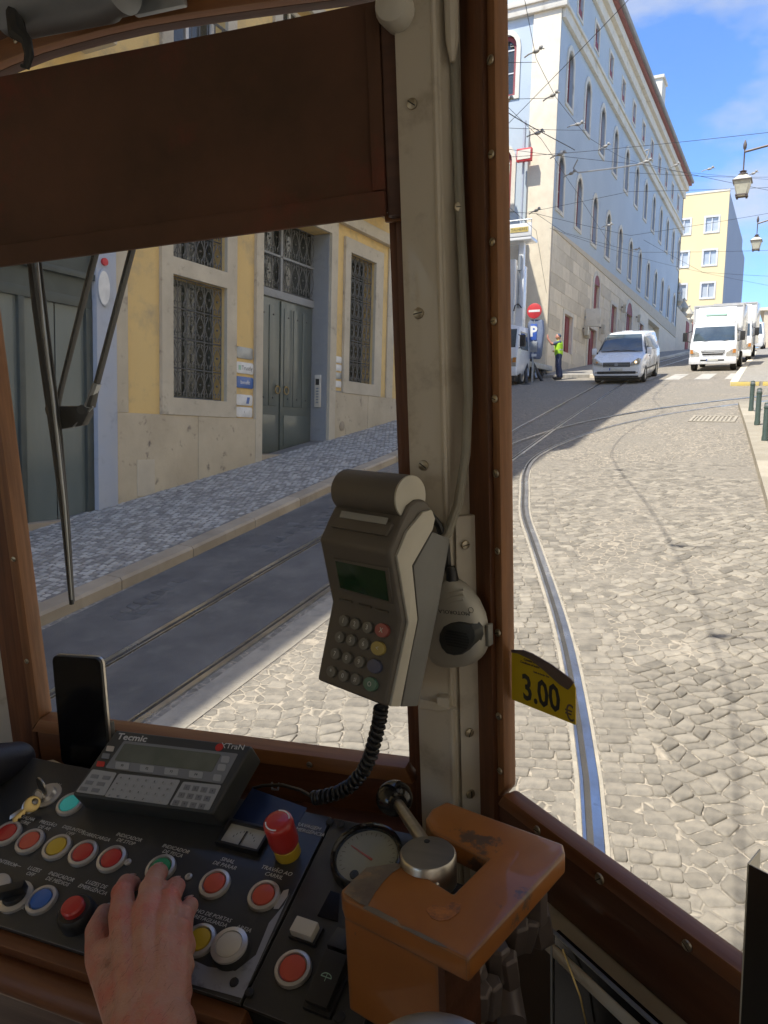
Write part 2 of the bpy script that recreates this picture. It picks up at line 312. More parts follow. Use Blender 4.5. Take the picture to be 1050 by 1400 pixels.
MAT = dict(
    road=groundm('road_mortar', (.28, .248, .20), (.39, .335, .26), 11.0, big=.9, patch=(.265, .235, .19)),
    cobble=blockm('cobble_stone', (.325, .285, .225), (.18, .162, .135), bump=.8, lo=.66, hi=1.12, nsc=9.0),
    bedding=pm('sandy_bedding', (.42, .37, .29), .95, col2=(.3, .27, .22), scale=7, bump=.6, bscale=60, bdist=.006, dirt=(.2, .18, .15), dscale=6),
    asphalt=pm('asphalt', (.155, .147, .135), .88, col2=(.085, .083, .082), scale=2, bump=.8, bscale=120, bdist=.006, dirt=(.19, .18, .16), dscale=2.6, dlo=.54, dhi=.78),
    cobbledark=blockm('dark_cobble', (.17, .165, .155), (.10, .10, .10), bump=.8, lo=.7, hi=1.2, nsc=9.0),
    setts=blockm('pavement_setts', (.50, .475, .42), (.36, .345, .31), lo=.62, hi=1.32),
    settbase=pm('sett_joint', (.22, .205, .18), .95, col2=(.16, .15, .14), scale=4, bump=.5, bscale=60, bdist=.004),
    kerb=blockm('kerb_limestone', (.46, .38, .27), (.36, .29, .20)),
    farkerb=blockm('pale_kerb', (.42, .37, .29), (.34, .30, .23)),
    farpave=groundm('far_pavement', (.40, .365, .31), (.32, .29, .24), 11.0, big=.3, bump=.3),
    rail=pm('rail_steel', (.80, .79, .77), .30, 1.0, col2=(.4, .38, .36), scale=3, stretch=(1, 1, 1), dirt=(.3, .22, .16), dscale=7, dlo=.6, dhi=.8),
    railgroove=pm('rail_groove', (.06, .055, .05), .8),
    concrete=pm('rail_concrete', (.46, .44, .41), .9, col2=(.34, .32, .3), scale=5, bump=.5, bscale=50, bdist=.004),
    yellow=pm('yellow_render', (.74, .53, .22), .9, col2=(.68, .48, .20), scale=.9, bump=.25, bscale=30, bdist=.003, dirt=(.40, .32, .2), dscale=2.2, dlo=.50, dhi=.78),
    lstone=pm('limestone_trim', (.60, .53, .40), .85, col2=(.48, .42, .32), scale=2.0, bump=.3, bscale=40, bdist=.003, dirt=(.24, .2, .16), dscale=5, dlo=.58, dhi=.76),
    plinth=pm('plinth_stone', (.58, .49, .34), .85, col2=(.46, .38, .26), scale=1.6, bump=.5, bscale=22, bdist=.006, dirt=(.15, .12, .10), dscale=6, dlo=.60, dhi=.72),
    bluepil=pm('pale_blue_paint', (.40, .44, .52), .8, col2=(.44, .46, .50), scale=3, dirt=(.3, .32, .36), dscale=4, bump=.2),
    reveal=pm('grey_blue_reveal', (.27, .28, .29), .8, col2=(.32, .33, .33), scale=3, bump=.2, dirt=(.2, .2, .2)),
    iron=pm('wrought_iron', (.09, .09, .09), .6, .2, col2=(.14, .14, .135), scale=20),
    doorgreen=pm('green_door_paint', (.085, .11, .10), .33, col2=(.12, .135, .12), scale=2.5, stretch=(1, 1, .3), coat=.4, dirt=(.2, .2, .16), dscale=3, dlo=.6),
    bronze=pm('bronze', (.35, .26, .12), .35, 1.0),
    darkglass=pm('dark_glass', (.03, .035, .035), .06, col2=(.05, .055, .05), scale=2, spec=.8),
    curtain=pm('pale_curtain', (.36, .36, .33), .8, col2=(.2, .2, .19), scale=3, stretch=(1, 4, .4)),
    shop=pm('shop_panel', (.10, .125, .12), .18, col2=(.15, .175, .165), scale=1.1, stretch=(1, 1.5, .3), spec=.7),
    shopframe=pm('shop_frame', (.06, .075, .07), .4),
    blue=pm('blue_render', (.50, .56, .60), .9, col2=(.45, .51, .555), scale=.5, dirt=(.33, .39, .46), dscale=.8, dlo=.6, dhi=.85, bump=.2, bscale=20),
    bstone=blockm('ashlar', (.80, .70, .53), (.70, .60, .45), bump=.2, lo=.88, hi=1.04),
    cream=pm('cream_stone', (.74, .69, .58), .85, col2=(.66, .60, .49), scale=1.5, dirt=(.42, .38, .3), dscale=2),
    redpaint=pm('dark_red_paint', (.30, .05, .05), .6, col2=(.22, .04, .045), scale=2),
    rooftile=pm('roof_edge_red', (.33, .13, .11), .8, col2=(.25, .1, .09), scale=6),
    roofgrey=pm('roof_grey', (.34, .33, .31), .7, col2=(.27, .26, .25), scale=2),
    whiteframe=pm('white_frame', (.75, .74, .72), .5),
    winpale=pm('window_pane_pale', (.40, .43, .45), .1, col2=(.5, .53, .55), scale=1.3, spec=.8),
    wingreen=pm('window_pane_green', (.35, .55, .42), .3),
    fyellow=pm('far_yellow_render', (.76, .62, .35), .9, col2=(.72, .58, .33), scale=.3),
    fgrey=pm('far_grey_side', (.38, .41, .46), .9, col2=(.36, .39, .44), scale=.4),  # blue-grey tone for the side wall of the far yellow block
    vwhite=pm('vehicle_white', (.86, .86, .85), .28, col2=(.82, .82, .81), scale=1.5, coat=.6, dirt=(.55, .53, .5), dscale=3, dlo=.68, dhi=.9),
    vglass=pm('vehicle_glass', (.035, .05, .06), .05, col2=(.08, .11, .13), scale=1.2, spec=.9, rvar=.02),
    vblack=pm('vehicle_black_trim', (.03, .03, .03), .55),
    tyre=pm('tyre', (.03, .03, .03), .85),
    alloy=pm('alloy', (.5, .5, .5), .35, .9),
    lampg=pm('headlamp', (.62, .60, .55), .12, .3, col2=(.4, .36, .3), scale=14, coat=.8),
    amber=pm('amber_lens', (.7, .28, .06), .2, coat=.6),
    plate=pm('number_plate', (.78, .77, .68), .5),
    eublue=pm('plate_blue', (.04, .12, .5), .5),
    redsign=pm('sign_red', (.62, .04, .05), .45), whitesign=pm('sign_white', (.82, .82, .8), .45),
    bluecover=pm('grey_blue_cover', (.16, .20, .30), .6, col2=(.12, .15, .23), scale=4, bump=.5, bscale=9, bdist=.02),
    galv=pm('galvanised', (.42, .44, .45), .45, .7, col2=(.3, .32, .34), scale=5),
    hivis=pm('hi_vis_fabric', (.50, .85, .04), .8, bump=.4, bscale=14, bdist=.01), navy=pm('navy_trousers', (.035, .05, .11), .9, bump=.4, bscale=12, bdist=.01),
    greytee=pm('grey_blue_shirt', (.09, .12, .17), .9), silver=pm('reflective_band', (.6, .6, .58), .4),
    skin=pm('skin', (.52, .29, .205), .5, col2=(.44, .21, .15), scale=38, bump=.9, bscale=620, bdist=.0009, sss=.10, dirt=(.52, .15, .105), dscale=30, dlo=.44, dhi=.66),
    nail=pm('nail', (.58, .36, .29), .3), hair=pm('body_hair', (.05, .035, .025), .6), shoe=pm('shoe', (.03, .03, .035), .6),
    bollard=pm('bollard_green', (.045, .075, .065), .55, col2=(.06, .09, .08), scale=8), wire=pm('overhead_wire', (.05, .05, .055), .5, .5),
    insul=pm('insulator', (.42, .40, .36), .5), lampmetal=pm('lamp_metal', (.16, .13, .12), .5, .3), lampglass=pm('lamp_glass', (.55, .53, .42), .2, col2=(.7, .68, .55), scale=10),
    zebra=pm('crossing_paint', (.50, .47, .41), .85, col2=(.38, .35, .31), scale=4), kyellow=pm('kerb_yellow', (.66, .48, .10), .8, col2=(.5, .42, .2), scale=8),
    orangewall=pm('orange_wall', (.62, .25, .12), .9),
    # tram
    wood=woodm('cab_wood', (.20, .075, .026), (.12, .042, .016)),
    woodd=woodm('cab_wood_dark', (.10, .036, .016), (.06, .022, .011)),
    woodl=woodm('cab_wood_light', (.30, .125, .04), (.19, .075, .026)),
    woodv=woodm('cab_wood_upright', (.19, .070, .026), (.085, .031, .013), stretch=(22, 1.2, 22), scale=6),
    woodvl=woodm('cab_wood_upright_light', (.30, .13, .048), (.15, .060, .023), stretch=(22, 1.2, 22), scale=6),
    cpaint=pm('cream_paint', (.58, .53, .44), .42, col2=(.52, .47, .38), scale=5, dirt=(.30, .25, .18), dscale=17, dlo=.55, dhi=.78, bump=.2, bscale=60, bdist=.0006, coat=.2),
    dpaint=pm('cab_dark_paint', (.16, .10, .06), .7), cabfloor=pm('cab_floor', (.05, .045, .04), .8),
    leather=pm('blind_cloth', (.13, .058, .032), .85, col2=(.075, .040, .023), scale=7, dirt=(.20, .042, .026), dscale=5, dlo=.54, dhi=.75, bump=.35, bscale=90, bdist=.0008),
    screw=pm('screw_metal', (.5, .44, .33), .35, .9, dirt=(.15, .12, .08), dscale=60),
    black=pm('black_plastic', (.018, .018, .019), .42, bump=.2, bscale=300, bdist=.0003), blackg=pm('black_gloss', (.012, .012, .013), .12),
    panelm=pm('console_panel', (.030, .031, .032), .40, col2=(.045, .045, .044), scale=9, dirt=(.075, .07, .062), dscale=26, dlo=.56, dhi=.8, bump=.12, bscale=200, bdist=.0003, coat=.15),
    panelw=pm('console_worn_corner', (.42, .44, .50), .3, .3, dirt=(.12, .12, .13), dscale=40),
    bezel=pm('button_bezel', (.62, .60, .58), .32, .55), bred=pm('button_red', (.52, .035, .03), .35, coat=.4), bred2=pm('button_orange_red', (.62, .10, .055), .4, coat=.3),
    byel=pm('button_yellow', (.62, .42, .03), .38, coat=.4), bgrn=pm('button_green', (.02, .30, .13), .38, coat=.4), bblu=pm('button_blue', (.04, .14, .45), .38, coat=.4),
    bteal=pm('button_teal', (.06, .50, .45), .35, emit=((.1, .8, .7), .04)), bwht=pm('button_white', (.60, .56, .48), .45),
    print=pm('white_print', (.62, .62, .60), .6), printd=pm('dark_print', (.03, .03, .03), .6),
    devgrey=pm('device_grey', (.045, .048, .046), .55, bump=.3, bscale=400, bdist=.0003), devpanel=pm('device_membrane', (.20, .21, .22), .5), devkey=pm('device_key', (.33, .34, .34), .5, col2=(.30, .31, .31)),
    lcd=pm('lcd_glass', (.10, .115, .09), .12, col2=(.16, .17, .14), scale=18, spec=.7), lcdg=pm('lcd_green', (.012, .035, .016), .15, col2=(.016, .05, .02), scale=30),
    phone=pm('phone_glass', (.004, .004, .005), .16, rvar=.03), steel=pm('brushed_steel', (.52, .49, .44), .33, 1.0, col2=(.42, .40, .36), scale=18, stretch=(1, 8, 1)),
    termd=pm('terminal_dark', (.115, .10, .082), .55, bump=.3, bscale=500, bdist=.0002), termc=pm('terminal_cream', (.52, .49, .41), .5), termg=pm('terminal_cradle', (.20, .20, .19), .6),
    keyg=pm('key_grey', (.17, .165, .145), .5), micgr=pm('mic_grille', (.05, .052, .05), .4), micc=pm('mic_cream', (.48, .46, .40), .5), rubber=pm('rubber', (.022, .022, .023), .42),
    orange=pm('guard_orange', (.34, .122, .022), .42, col2=(.26, .092, .018), scale=9, dirt=(.10, .06, .04), dscale=11, dlo=.575, dhi=.605, coat=.3, bump=.25, bscale=45, bdist=.0008),
    bare=pm('worn_bare_metal', (.20, .17, .13), .55, .3, col2=(.12, .09, .07), scale=40, bump=.4, bscale=80, bdist=.0006, dirt=(.38, .22, .1), dscale=30),
    brass=pm('brass', (.55, .42, .18), .3, 1.0), gaugeface=pm('gauge_face', (.48, .47, .40), .4, col2=(.42, .41, .35), scale=10),
    pyel=pm('price_yellow', (.60, .43, .008), .5, col2=(.52, .37, .01), scale=12), pbrown=pm('price_back_brown', (.14, .10, .085), .6),
    cableg=pm('grey_cable', (.33, .31, .25), .55), white=pm('white_plastic', (.66, .63, .55), .45),
    fabric=pm('dark_leather', (.025, .025, .035), .5, bump=.5, bscale=200, bdist=.0006), strip=pm('aluminium_strip', (.45, .43, .40), .5, .4, dirt=(.2, .17, .13), dscale=30, dlo=.55),
)
MAT['pane'] = glassm('window_pane_clear', (.985, .99, .98), refl=.05, veil=.022)
MAT['gaugeglass'] = glassm('gauge_glass', (.95, .95, .92), refl=.10, veil=.02)
MAT['pyel'].node_tree.nodes['Principled BSDF'].inputs['Transmission Weight'].default_value = 0.0

edgewear(MAT['orange'], (.13, .085, .06), .005, 1.0, 70, .018, .045)
edgewear(MAT['wood'], (.34, .17, .07), .003, .7, 40, .03, .12); edgewear(MAT['woodl'], (.42, .24, .11), .003, .7, 40, .03, .12); edgewear(MAT['woodvl'], (.40, .21, .09), .003, .7, 40, .03, .12)
edgewear(MAT['panelm'], (.30, .31, .33), .0012, .9, 60, .03, .08); edgewear(MAT['cpaint'], (.26, .20, .14), .0018, .7, 90, .05, .12)
# ================================================================== OUTDOORS: ground
def frange(a, b, st):
    n = max(1, int(round((b-a)/st))); return [a+(b-a)*i/n for i in range(n+1)]
def lerpc(pts, t):
    "piecewise linear through (t, value)"
    if t <= pts[0][0]: return pts[0][1]
    for (a, u), (b, v) in zip(pts, pts[1:]):
        if t <= b: return u+(v-u)*(t-a)/(b-a)
    return pts[-1][1]
def sheet(name, x0f, x1f, ys, nx, mat, off, parent=None, side=0.0, kind=None):
    mb = MB(); vs = []; n = nx+1
    for y in ys:
        a, b = x0f(y), x1f(y)
        for i in range(n): vs.append((a+(b-a)*i/nx, y, gz(y)+off))
    fs = [(j*n+i, j*n+i+1, (j+1)*n+i+1, (j+1)*n+i) for j in range(len(ys)-1) for i in range(nx)]
    mb.add(vs, fs)
    if side:
        for f in (x0f, x1f):
            vs = []
            for y in ys: vs += [(f(y), y, gz(y)+off), (f(y), y, gz(y)+off-side)]
            mb.add(vs, [(2*j, 2*j+1, 2*j+3, 2*j+2) for j in range(len(ys)-1)])
        for y in (ys[0], ys[-1]):
            a, b = x0f(y), x1f(y); mb.add([(a, y, gz(y)+off), (b, y, gz(y)+off), (b, y, gz(y)+off-side), (a, y, gz(y)+off-side)], [(0, 1, 2, 3)])
    return obj(name, mb, mat, parent, kind=kind, smooth=False)
c_ = lambda v: (lambda y: v)
YS = frange(-60, 1.0, 4)+frange(1.5, 40, .5)+frange(41, 120, 1)+[160, 220, 400, 900]
road = sheet('road', c_(-300), c_(300), YS, 24, MAT['road'], 0.0, kind='structure')
tag(road, 'sunlit cobbled street climbing the hill with tram rails set in it')

# rails: polylines in plan
T1L = [(-4.25, -8), (-4.42, 1), (-4.50, 3.5), (-4.61, 5.0), (-4.80, 7.5), (-5.23, 15.2), (-6.08, 25.9), (-6.6, 33), (-6.75, 50), (-7.2, 85)]
T1R = [(-3.35, -8), (-3.50, 1), (-3.60, 3.5), (-3.76, 6.1), (-3.93, 8.5), (-4.22, 13), (-5.2, 25.3), (-5.68, 33), (-5.85, 50), (-6.3, 85)]
T2R = [(.55, -8), (-.10, 0.5), (-.40, 2.3), (-.68, 3.5), (-.99, 4.5), (-1.5, 5.9), (-2.32, 7.85), (-2.85, 9.1), (-3.25, 10.3), (-3.60, 11.4), (-3.84, 12.5), (-3.86, 13.6), (-3.68, 15.1), (-3.28, 16.85), (-2.5, 18.9), (-1.3, 20.9), (.6, 23.2), (3, 25.3), (12, 31)]
def resample(P, st):
    P = [Vector((x, y, 0)) for x, y in P]
    out = []
    for i in range(len(P)-1):
        p0 = P[max(i-1, 0)]; p1 = P[i]; p2 = P[i+1]; p3 = P[min(i+2, len(P)-1)]
        n = max(2, int((p2-p1).length/st))
        for k in range(n):
            t = k/n
            out.append(.5*((2*p1)+(p2-p0)*t+(2*p0-5*p1+4*p2-p3)*t*t+(3*p1-p0-3*p2+p3)*t**3))
    out.append(P[-1]); return out
def offs(P, d):
    out = []
    for i, p in enumerate(P):
        t = (P[min(i+1, len(P)-1)]-P[max(i-1, 0)]).normalized(); out.append(p+Vector((-t.y, t.x, 0))*d)
    return out
def ribbon(mb, P, a, b, z0, z1=None):
    "ribbon between lateral offsets a and b at height z0 over ground; with z1: a raised bar"
    A, B = offs(P, a), offs(P, b); vs = []
    for p, q in zip(A, B): vs += [(p.x, p.y, gz(p.y)+z0), (q.x, q.y, gz(q.y)+z0)]
    n = len(A); mb.add(vs, [(2*i, 2*i+1, 2*i+3, 2*i+2) for i in range(n-1)])
def rail(P, label, side):
    P = resample(P, .35)
    h = MB(); ribbon(h, P, .023, -.023, .016)
    for a in (.023, -.023):
        A = offs(P, a); vs = []
        for p in A: vs += [(p.x, p.y, gz(p.y)+.016), (p.x, p.y, gz(p.y)-.01)]
        h.add(vs, [(2*i, 2*i+1, 2*i+3, 2*i+2) for i in range(len(A)-1)])
    ribbon(h, P, side*.072, side*.056, .014)
    o = obj('tram_rail', h, MAT['rail'], None, smooth=False, kind='structure'); o['label'] = label
    g = MB(); ribbon(g, P, side*.056, side*.023, .006); obj('groove', g, MAT['railgroove'], o, smooth=False)
    return P
T2Rr = resample(T2R, .35); T2Lr = offs(T2Rr, .90)
T2L = [(p.x, p.y) for p in T2Lr][::3]
pT1L = rail(T1L, 'left rail of the shaded track beside the kerb', -1)
pT1R = rail(T1R, 'right rail of the shaded track at the shadow edge', 1)
pT2R = rail(T2R, 'bright curving rail of the track this tram runs on', 1)
pT2L = rail(T2L, 'inner rail of the curving track crossing to the side street', -1)
asp = MB()
ribbon(asp, [p for p in pT1L if p.y < 13], -.09, -.83, .004)
o = obj('track_asphalt', asp, MAT['asphalt'], smooth=False, kind='structure'); o['label'] = 'dark asphalt strip between the rails of the shaded track'
asp = MB(); ribbon(asp, [p for p in pT1L if p.y < 10.5], .028, 1.02, .004)
o = obj('gutter_asphalt', asp, MAT['asphalt'], smooth=False, kind='structure'); o['label'] = 'grey asphalt band along the left gutter'
cc = MB(); ribbon(cc, [p for p in pT1R if p.y < 11], -.09, -.34, .005)
o = obj('rail_concrete', cc, MAT['bedding'], smooth=False, kind='structure'); o['label'] = 'pale concrete haunch beside the shaded track rail'
cc = MB(); ribbon(cc, [p for p in pT2R if p.y < 12], -.026, -.048, .005); ribbon(cc, [p for p in pT2R if p.y < 12], .074, .098, .005)
o = obj('rail_bedding', cc, MAT['bedding'], smooth=False, kind='structure'); o['label'] = 'sandy mortar band either side of the curving rail'

# cobbles as geometry
def stone_mesh(q, zt, rnd):
    zt *= max(.35, min(1, 1-(q[0][1]-6)/9))
    "quad q of (x,y) -> low stone with a bevelled top"
    cx = sum(p[0] for p in q)/4; cy = sum(p[1] for p in q)/4
    n = len(q); vs = []
    tilt = (rnd.uniform(-.03, .03), rnd.uniform(-.03, .03))
    # cut corners: 8-gon
    P = []
    for i in range(4):
        a, b, c = q[i-1], q[i], q[(i+1) % 4]; k = rnd.uniform(.07, .17)
        P.append((b[0]+(a[0]-b[0])*k, b[1]+(a[1]-b[1])*k)); P.append((b[0]+(c[0]-b[0])*k, b[1]+(c[1]-b[1])*k))
    for s, z in ((1.0, -.03), (1.0, zt*.45), (.93, zt*.86), (.74, zt)):
        for p in P:
            x = cx+(p[0]-cx)*s; y = cy+(p[1]-cy)*s
            vs.append((x, y, gz(y)+z+(tilt[0]*(x-cx)+tilt[1]*(y-cy))))
    m = 8
    fs = [(r*m+k, r*m+(k+1) % m, (r+1)*m+(k+1) % m, (r+1)*m+k) for r in range(3) for k in range(m)]+[tuple(range(3*m, 4*m))]
    return vs, fs, (cx, cy)
def shrink(q, g):
    cx = sum(p[0] for p in q)/4; cy = sum(p[1] for p in q)/4
    out = []
    for p in q:
        d = hypot(p[0]-cx, p[1]-cy); f = max(.4, 1-g*1.41/2/d*1.0); out.append((cx+(p[0]-cx)*f, cy+(p[1]-cy)*f))
    return out
def sunk(x, y):
    n = noise.noise(Vector((x*.9, y*.7, 3.1)))+.55*noise.noise(Vector((x*2.3, y*2.3, 8)))
    return n
rnd = random.Random(11)
def in_rail(x, y, P, d):
    best = 9
    for p in P:
        if abs(p.y-y) < .8:
            best = min(best, abs(p.x-x))
    return best < d
def xat(P, y):
    for a, b in zip(P, P[1:]):
        if a.y <= y <= b.y: return a.x+(b.x-a.x)*(y-a.y)/max(1e-6, b.y-a.y)
    return None
stones = []
# rows square to the curving rail: between rails, and two courses outside it
P2 = resample([(p.x, p.y) for p in T2Rr if 1.5 < p.y < 12.6], .088)
def rows(P, a0, a1, pit, ymax, g=.010):
    L0 = [offs(P, a0+(a1-a0)*k/8) for k in range(9)]
    for i in range(len(P)-1):
        a = a0; first = True
        while a < a1-.05:
            wv = min(a1-a, rnd.uniform(.09, .16) if not first else rnd.uniform(.06, .14)); first = False
            if a1-(a+wv) < .06: wv = a1-a
            def at(ii, aa):
                t = (P[min(ii+1, len(P)-1)]-P[max(ii-1, 0)]).normalized(); p = P[ii]+Vector((-t.y, t.x, 0))*aa; return (p.x, p.y)
            q = [at(i, a+wv), at(i, a), at(i+1, a), at(i+1, a+wv)]
            if q[0][1] < ymax:
                j = .008; q = [(x+rnd.uniform(-j, j), y+rnd.uniform(-j, j)) for x, y in q]
                cx, cy = q[0]
                zt = .012+rnd.uniform(-.004, .004)-.010*max(0, min(1, (sunk(cx, cy)+.05)*2.2))
                stones.append(stone_mesh(shrink(q, g), zt, rnd))
            a += wv
rows(P2, .105, .80, 1, 11.5)
rows(P2, -.36, -.055, 1, 11.5)
# irregular field right of the track and between the tracks
def field(th, du, dv, keep, x0, x1, y0, y1, g=.012, jit=.26):
    ct, st = cos(th), sin(th); cx0, cy0 = (x0+x1)/2, (y0+y1)/2; R = hypot(x1-x0, y1-y0)/2+.3
    nu, nv = int(R/du)+1, int(R/dv)+1; G = {}
    def g_(i, j):
        k = (i, j)
        if k not in G:
            off = (.5*dv if i % 2 else 0)
            u = i*du+rnd.uniform(-jit, jit)*du; v = j*dv+off*.6+rnd.uniform(-jit, jit)*dv
            G[k] = (cx0+u*ct-v*st, cy0+u*st+v*ct)
        return G[k]
    for i in range(-nu, nu):
        for j in range(-nv, nv):
            q = [g_(i, j), g_(i+1, j), g_(i+1, j+1), g_(i, j+1)]
            cx = sum(p[0] for p in q)/4; cy = sum(p[1] for p in q)/4
            if not (x0 < cx < x1 and y0 < cy < y1) or not keep(cx, cy): continue
            s = sunk(cx, cy)
            zt = .013+rnd.uniform(-.005, .005)-.013*max(0, min(1, (s+.12)*2.2))
            if s > .42 or zt < -.001: continue
            if noise.noise(Vector((cx*.55, cy*.33, 20)))+.3*noise.noise(Vector((cx*2.2, cy*1.6, 4))) > (.32 if x1 > 1 else 9): continue
            stones.append(stone_mesh(shrink(q, g*rnd.uniform(.8, 1.3)), zt, rnd))
KR = [(1.2, -5), (.45, 3), (-.24, 10.0), (-1.3, 20.4)]
kerbR = lambda y: lerpc([(b, a) for a, b in KR], y)
def keepR(x, y):
    r = xat(T2Rr, y)
    return r is not None and r+.40 < x < kerbR(y)-.05
field(radians(52), .128, .098, keepR, -3.6, 1.2, 1.6, 12.8)
def keepM(x, y):
    a = xat(pT1R, y); b = xat(T2Rr, y)
    return a is not None and b is not None and a+.40+.1*noise.noise(Vector((x, y, 0))) < x < b-.88
field(radians(28), .140, .108, keepM, -3.9, -.6, 2.0, 8.5, jit=.18, g=.014)
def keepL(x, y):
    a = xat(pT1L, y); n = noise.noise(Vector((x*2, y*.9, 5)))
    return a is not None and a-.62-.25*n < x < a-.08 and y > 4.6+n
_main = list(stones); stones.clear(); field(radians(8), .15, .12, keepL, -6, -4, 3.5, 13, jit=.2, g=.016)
mb = MB()
for vs, fs, c in stones: mb.add(vs, fs)
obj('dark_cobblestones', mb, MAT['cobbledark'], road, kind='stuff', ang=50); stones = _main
# the 300 that show largest are objects, the rest one part
def shows(c):
    px, py, d = proj((c[0], c[1], gz(c[1])))
    ok = (695 < px < 1055 and 640 < py < 1300) or (70 < px < 560 and 660 < py < 1045)
    return (1/d if ok and d > 0 else 0)
stones.sort(key=lambda s: -shows(s[2]))
for vs, fs, c in stones[:300]:
    mb = MB(); o0 = (c[0], c[1], gz(c[1])); mb.add([(v[0]-o0[0], v[1]-o0[1], v[2]-o0[2]) for v in vs], fs)
    obj('cobblestone', mb, MAT['cobble'], road, M=T(o0), ang=50)
mb = MB()
for vs, fs, c in stones[300:]: mb.add(vs, fs)
obj('cobblestones', mb, MAT['cobble'], road, kind='stuff', ang=50)

# ------------------------------------------------------------------ pavements
KL = [(-5.35, -12), (-5.50, 0), (-5.66, 4.4), (-5.74, 6.3), (-6.02, 10.0), (-6.30, 17.5), (-6.55, 19.0), (-7.1, 19.7), (-8.3, 20.0)]
kerbL = lambda y: lerpc([(b, a) for a, b in KL], y)
XW = -8.33
lp = sheet('left_pavement', c_(XW-.3), lambda y: kerbL(y)-.2, frange(-12, 19.6, .4), 6, MAT['settbase'], .115, side=.2, kind='structure')
lp['label'] = 'shaded pavement of small pale and dark setts below the yellow house'
y = -2.0
kst = []
while y < 19.3:
    L_ = rnd.uniform(.9, 1.35); y1 = min(y+L_, 19.4)
    mb = MB(); ys = [y+.006, (y+y1)/2, y1-.006]
    for a, b in zip(ys, ys[1:]):
        v = []
        for yy in (a, b):
            xo = kerbL(yy); zz = gz(yy)
            v += [(xo-.22, yy, zz-.1), (xo, yy, zz-.1), (xo, yy, zz+.095), (xo-.025, yy, zz+.122), (xo-.22, yy, zz+.126)]
        mb.add(v, [(0, 1, 6, 5), (1, 2, 7, 6), (2, 3, 8, 7), (3, 4, 9, 8), (4, 0, 5, 9), (0, 4, 3, 2, 1), (5, 6, 7, 8, 9)])
    obj('kerb_stone', mb, MAT['kerb'], lp, smooth=False, bevel=.0)
    y = y1
mb = MB(); st_ = .086
i = 0
yy = 2.6
while yy < 18.5:
    x = XW+.02+(st_*.5 if i % 2 else 0); xe = kerbL(yy)-.26
    pale_row = (i % 3 != 0)
    while x < xe:
        s = st_*rnd.uniform(.36, .44); dx = rnd.uniform(-.008, .008); dy = rnd.uniform(-.008, .008); a = rnd.uniform(-.2, .2)
        zt = gz(yy)+.115+rnd.uniform(.004, .011)
        P = []
        for (u, v) in ((-1, -1), (1, -1), (1, 1), (-1, 1)):
            P.append((x+dx+(u*cos(a)-v*sin(a))*s, yy+dy+(u*sin(a)+v*cos(a))*s))
        vs = [(p[0], p[1], zt-.02+.16*(p[1]-yy)) for p in P]+[(x+dx+(p[0]-x-dx)*.82, yy+dy+(p[1]-yy-dy)*.82, zt+.16*(p[1]-yy)) for p in P]
        mb.add(vs, [(4, 5, 6, 7), (0, 1, 5, 4), (1, 2, 6, 5), (2, 3, 7, 6), (3, 0, 4, 7)]); x += st_*rnd.uniform(.97, 1.04)
    yy += st_*.98; i += 1
obj('pavement_setts', mb, MAT['setts'], lp, kind='stuff', smooth=False)

rp = sheet('right_pavement', lambda y: kerbR(y)+.24, c_(14), frange(-12, 20.3, .4), 4, MAT['farpave'], .12, side=.2, kind='structure')
rp['label'] = 'sunlit pavement of small pale stones behind the green bollards'
y = 5.0
while y < 20.2:
    y1 = min(y+rnd.uniform(1.0, 1.4), 20.4)
    a, b = kerbR(y+.006), kerbR(y1-.006); za, zb = gz(y), gz(y1)
    mb = MB(); mb.add([(a, y+.006, za-.1), (a+.24, y+.006, za-.1), (a+.24, y+.006, za+.125), (a, y+.006, za+.12), (b, y1-.006, zb-.1), (b+.24, y1-.006, zb-.1), (b+.24, y1-.006, zb+.125), (b, y1-.006, zb+.12)],
                      [(0, 1, 2, 3), (4, 7, 6, 5), (0, 3, 7, 4), (3, 2, 6, 7), (1, 5, 6, 2), (0, 4, 5, 1)])
    obj('kerb_stone', mb, MAT['farkerb'], rp, smooth=False); y = y1
KF = [(-1.95, 26.4), (-2.1, 31.9), (-2.4, 43.8), (-4.0, 82)]
kerbF = lambda y: lerpc([(b, a) for a, b in KF], y)
fp = sheet('far_right_pavement', lambda y: kerbF(y)+.22, c_(14), frange(26.4, 90, 1.2), 4, MAT['farpave'], .12, side=.25, kind='structure')
fp['label'] = 'bright pavement beside the parked trucks past the side street'
y = 26.4
while y < 52:
    y1 = y+1.5; a, b = kerbF(y), kerbF(y1); za, zb = gz(y), gz(y1); e = .012
    mb = MB(); mb.add([(a, y+e, za-.1), (a+.22, y+e, za-.1), (a+.22, y+e, za+.125), (a, y+e, za+.12), (b, y1-e, zb-.1), (b+.22, y1-e, zb-.1), (b+.22, y1-e, zb+.125), (b, y1-e, zb+.12)],
                      [(0, 1, 2, 3), (4, 7, 6, 5), (0, 3, 7, 4), (3, 2, 6, 7), (1, 5, 6, 2), (0, 4, 5, 1)])
    obj('kerb_stone', mb, MAT['bstone'], fp, smooth=False); y = y1
mb = MB()
for k in range(7):
    x0 = -1.93+k*.9; mb.box(x0, x0+.8, 26.22, 26.36, gz(26.3)-.02, gz(26.3)+.11)
obj('yellow_kerb', mb, MAT['kyellow'], fp, bevel=.01)
sp = sheet('far_left_pavement', c_(-9.6), c_(-7.25), frange(30.3, 90, 1.2), 3, MAT['farpave'], .12, side=.25, kind='structure')
sp['label'] = 'narrow shaded pavement along the blue building'
y = 30.3
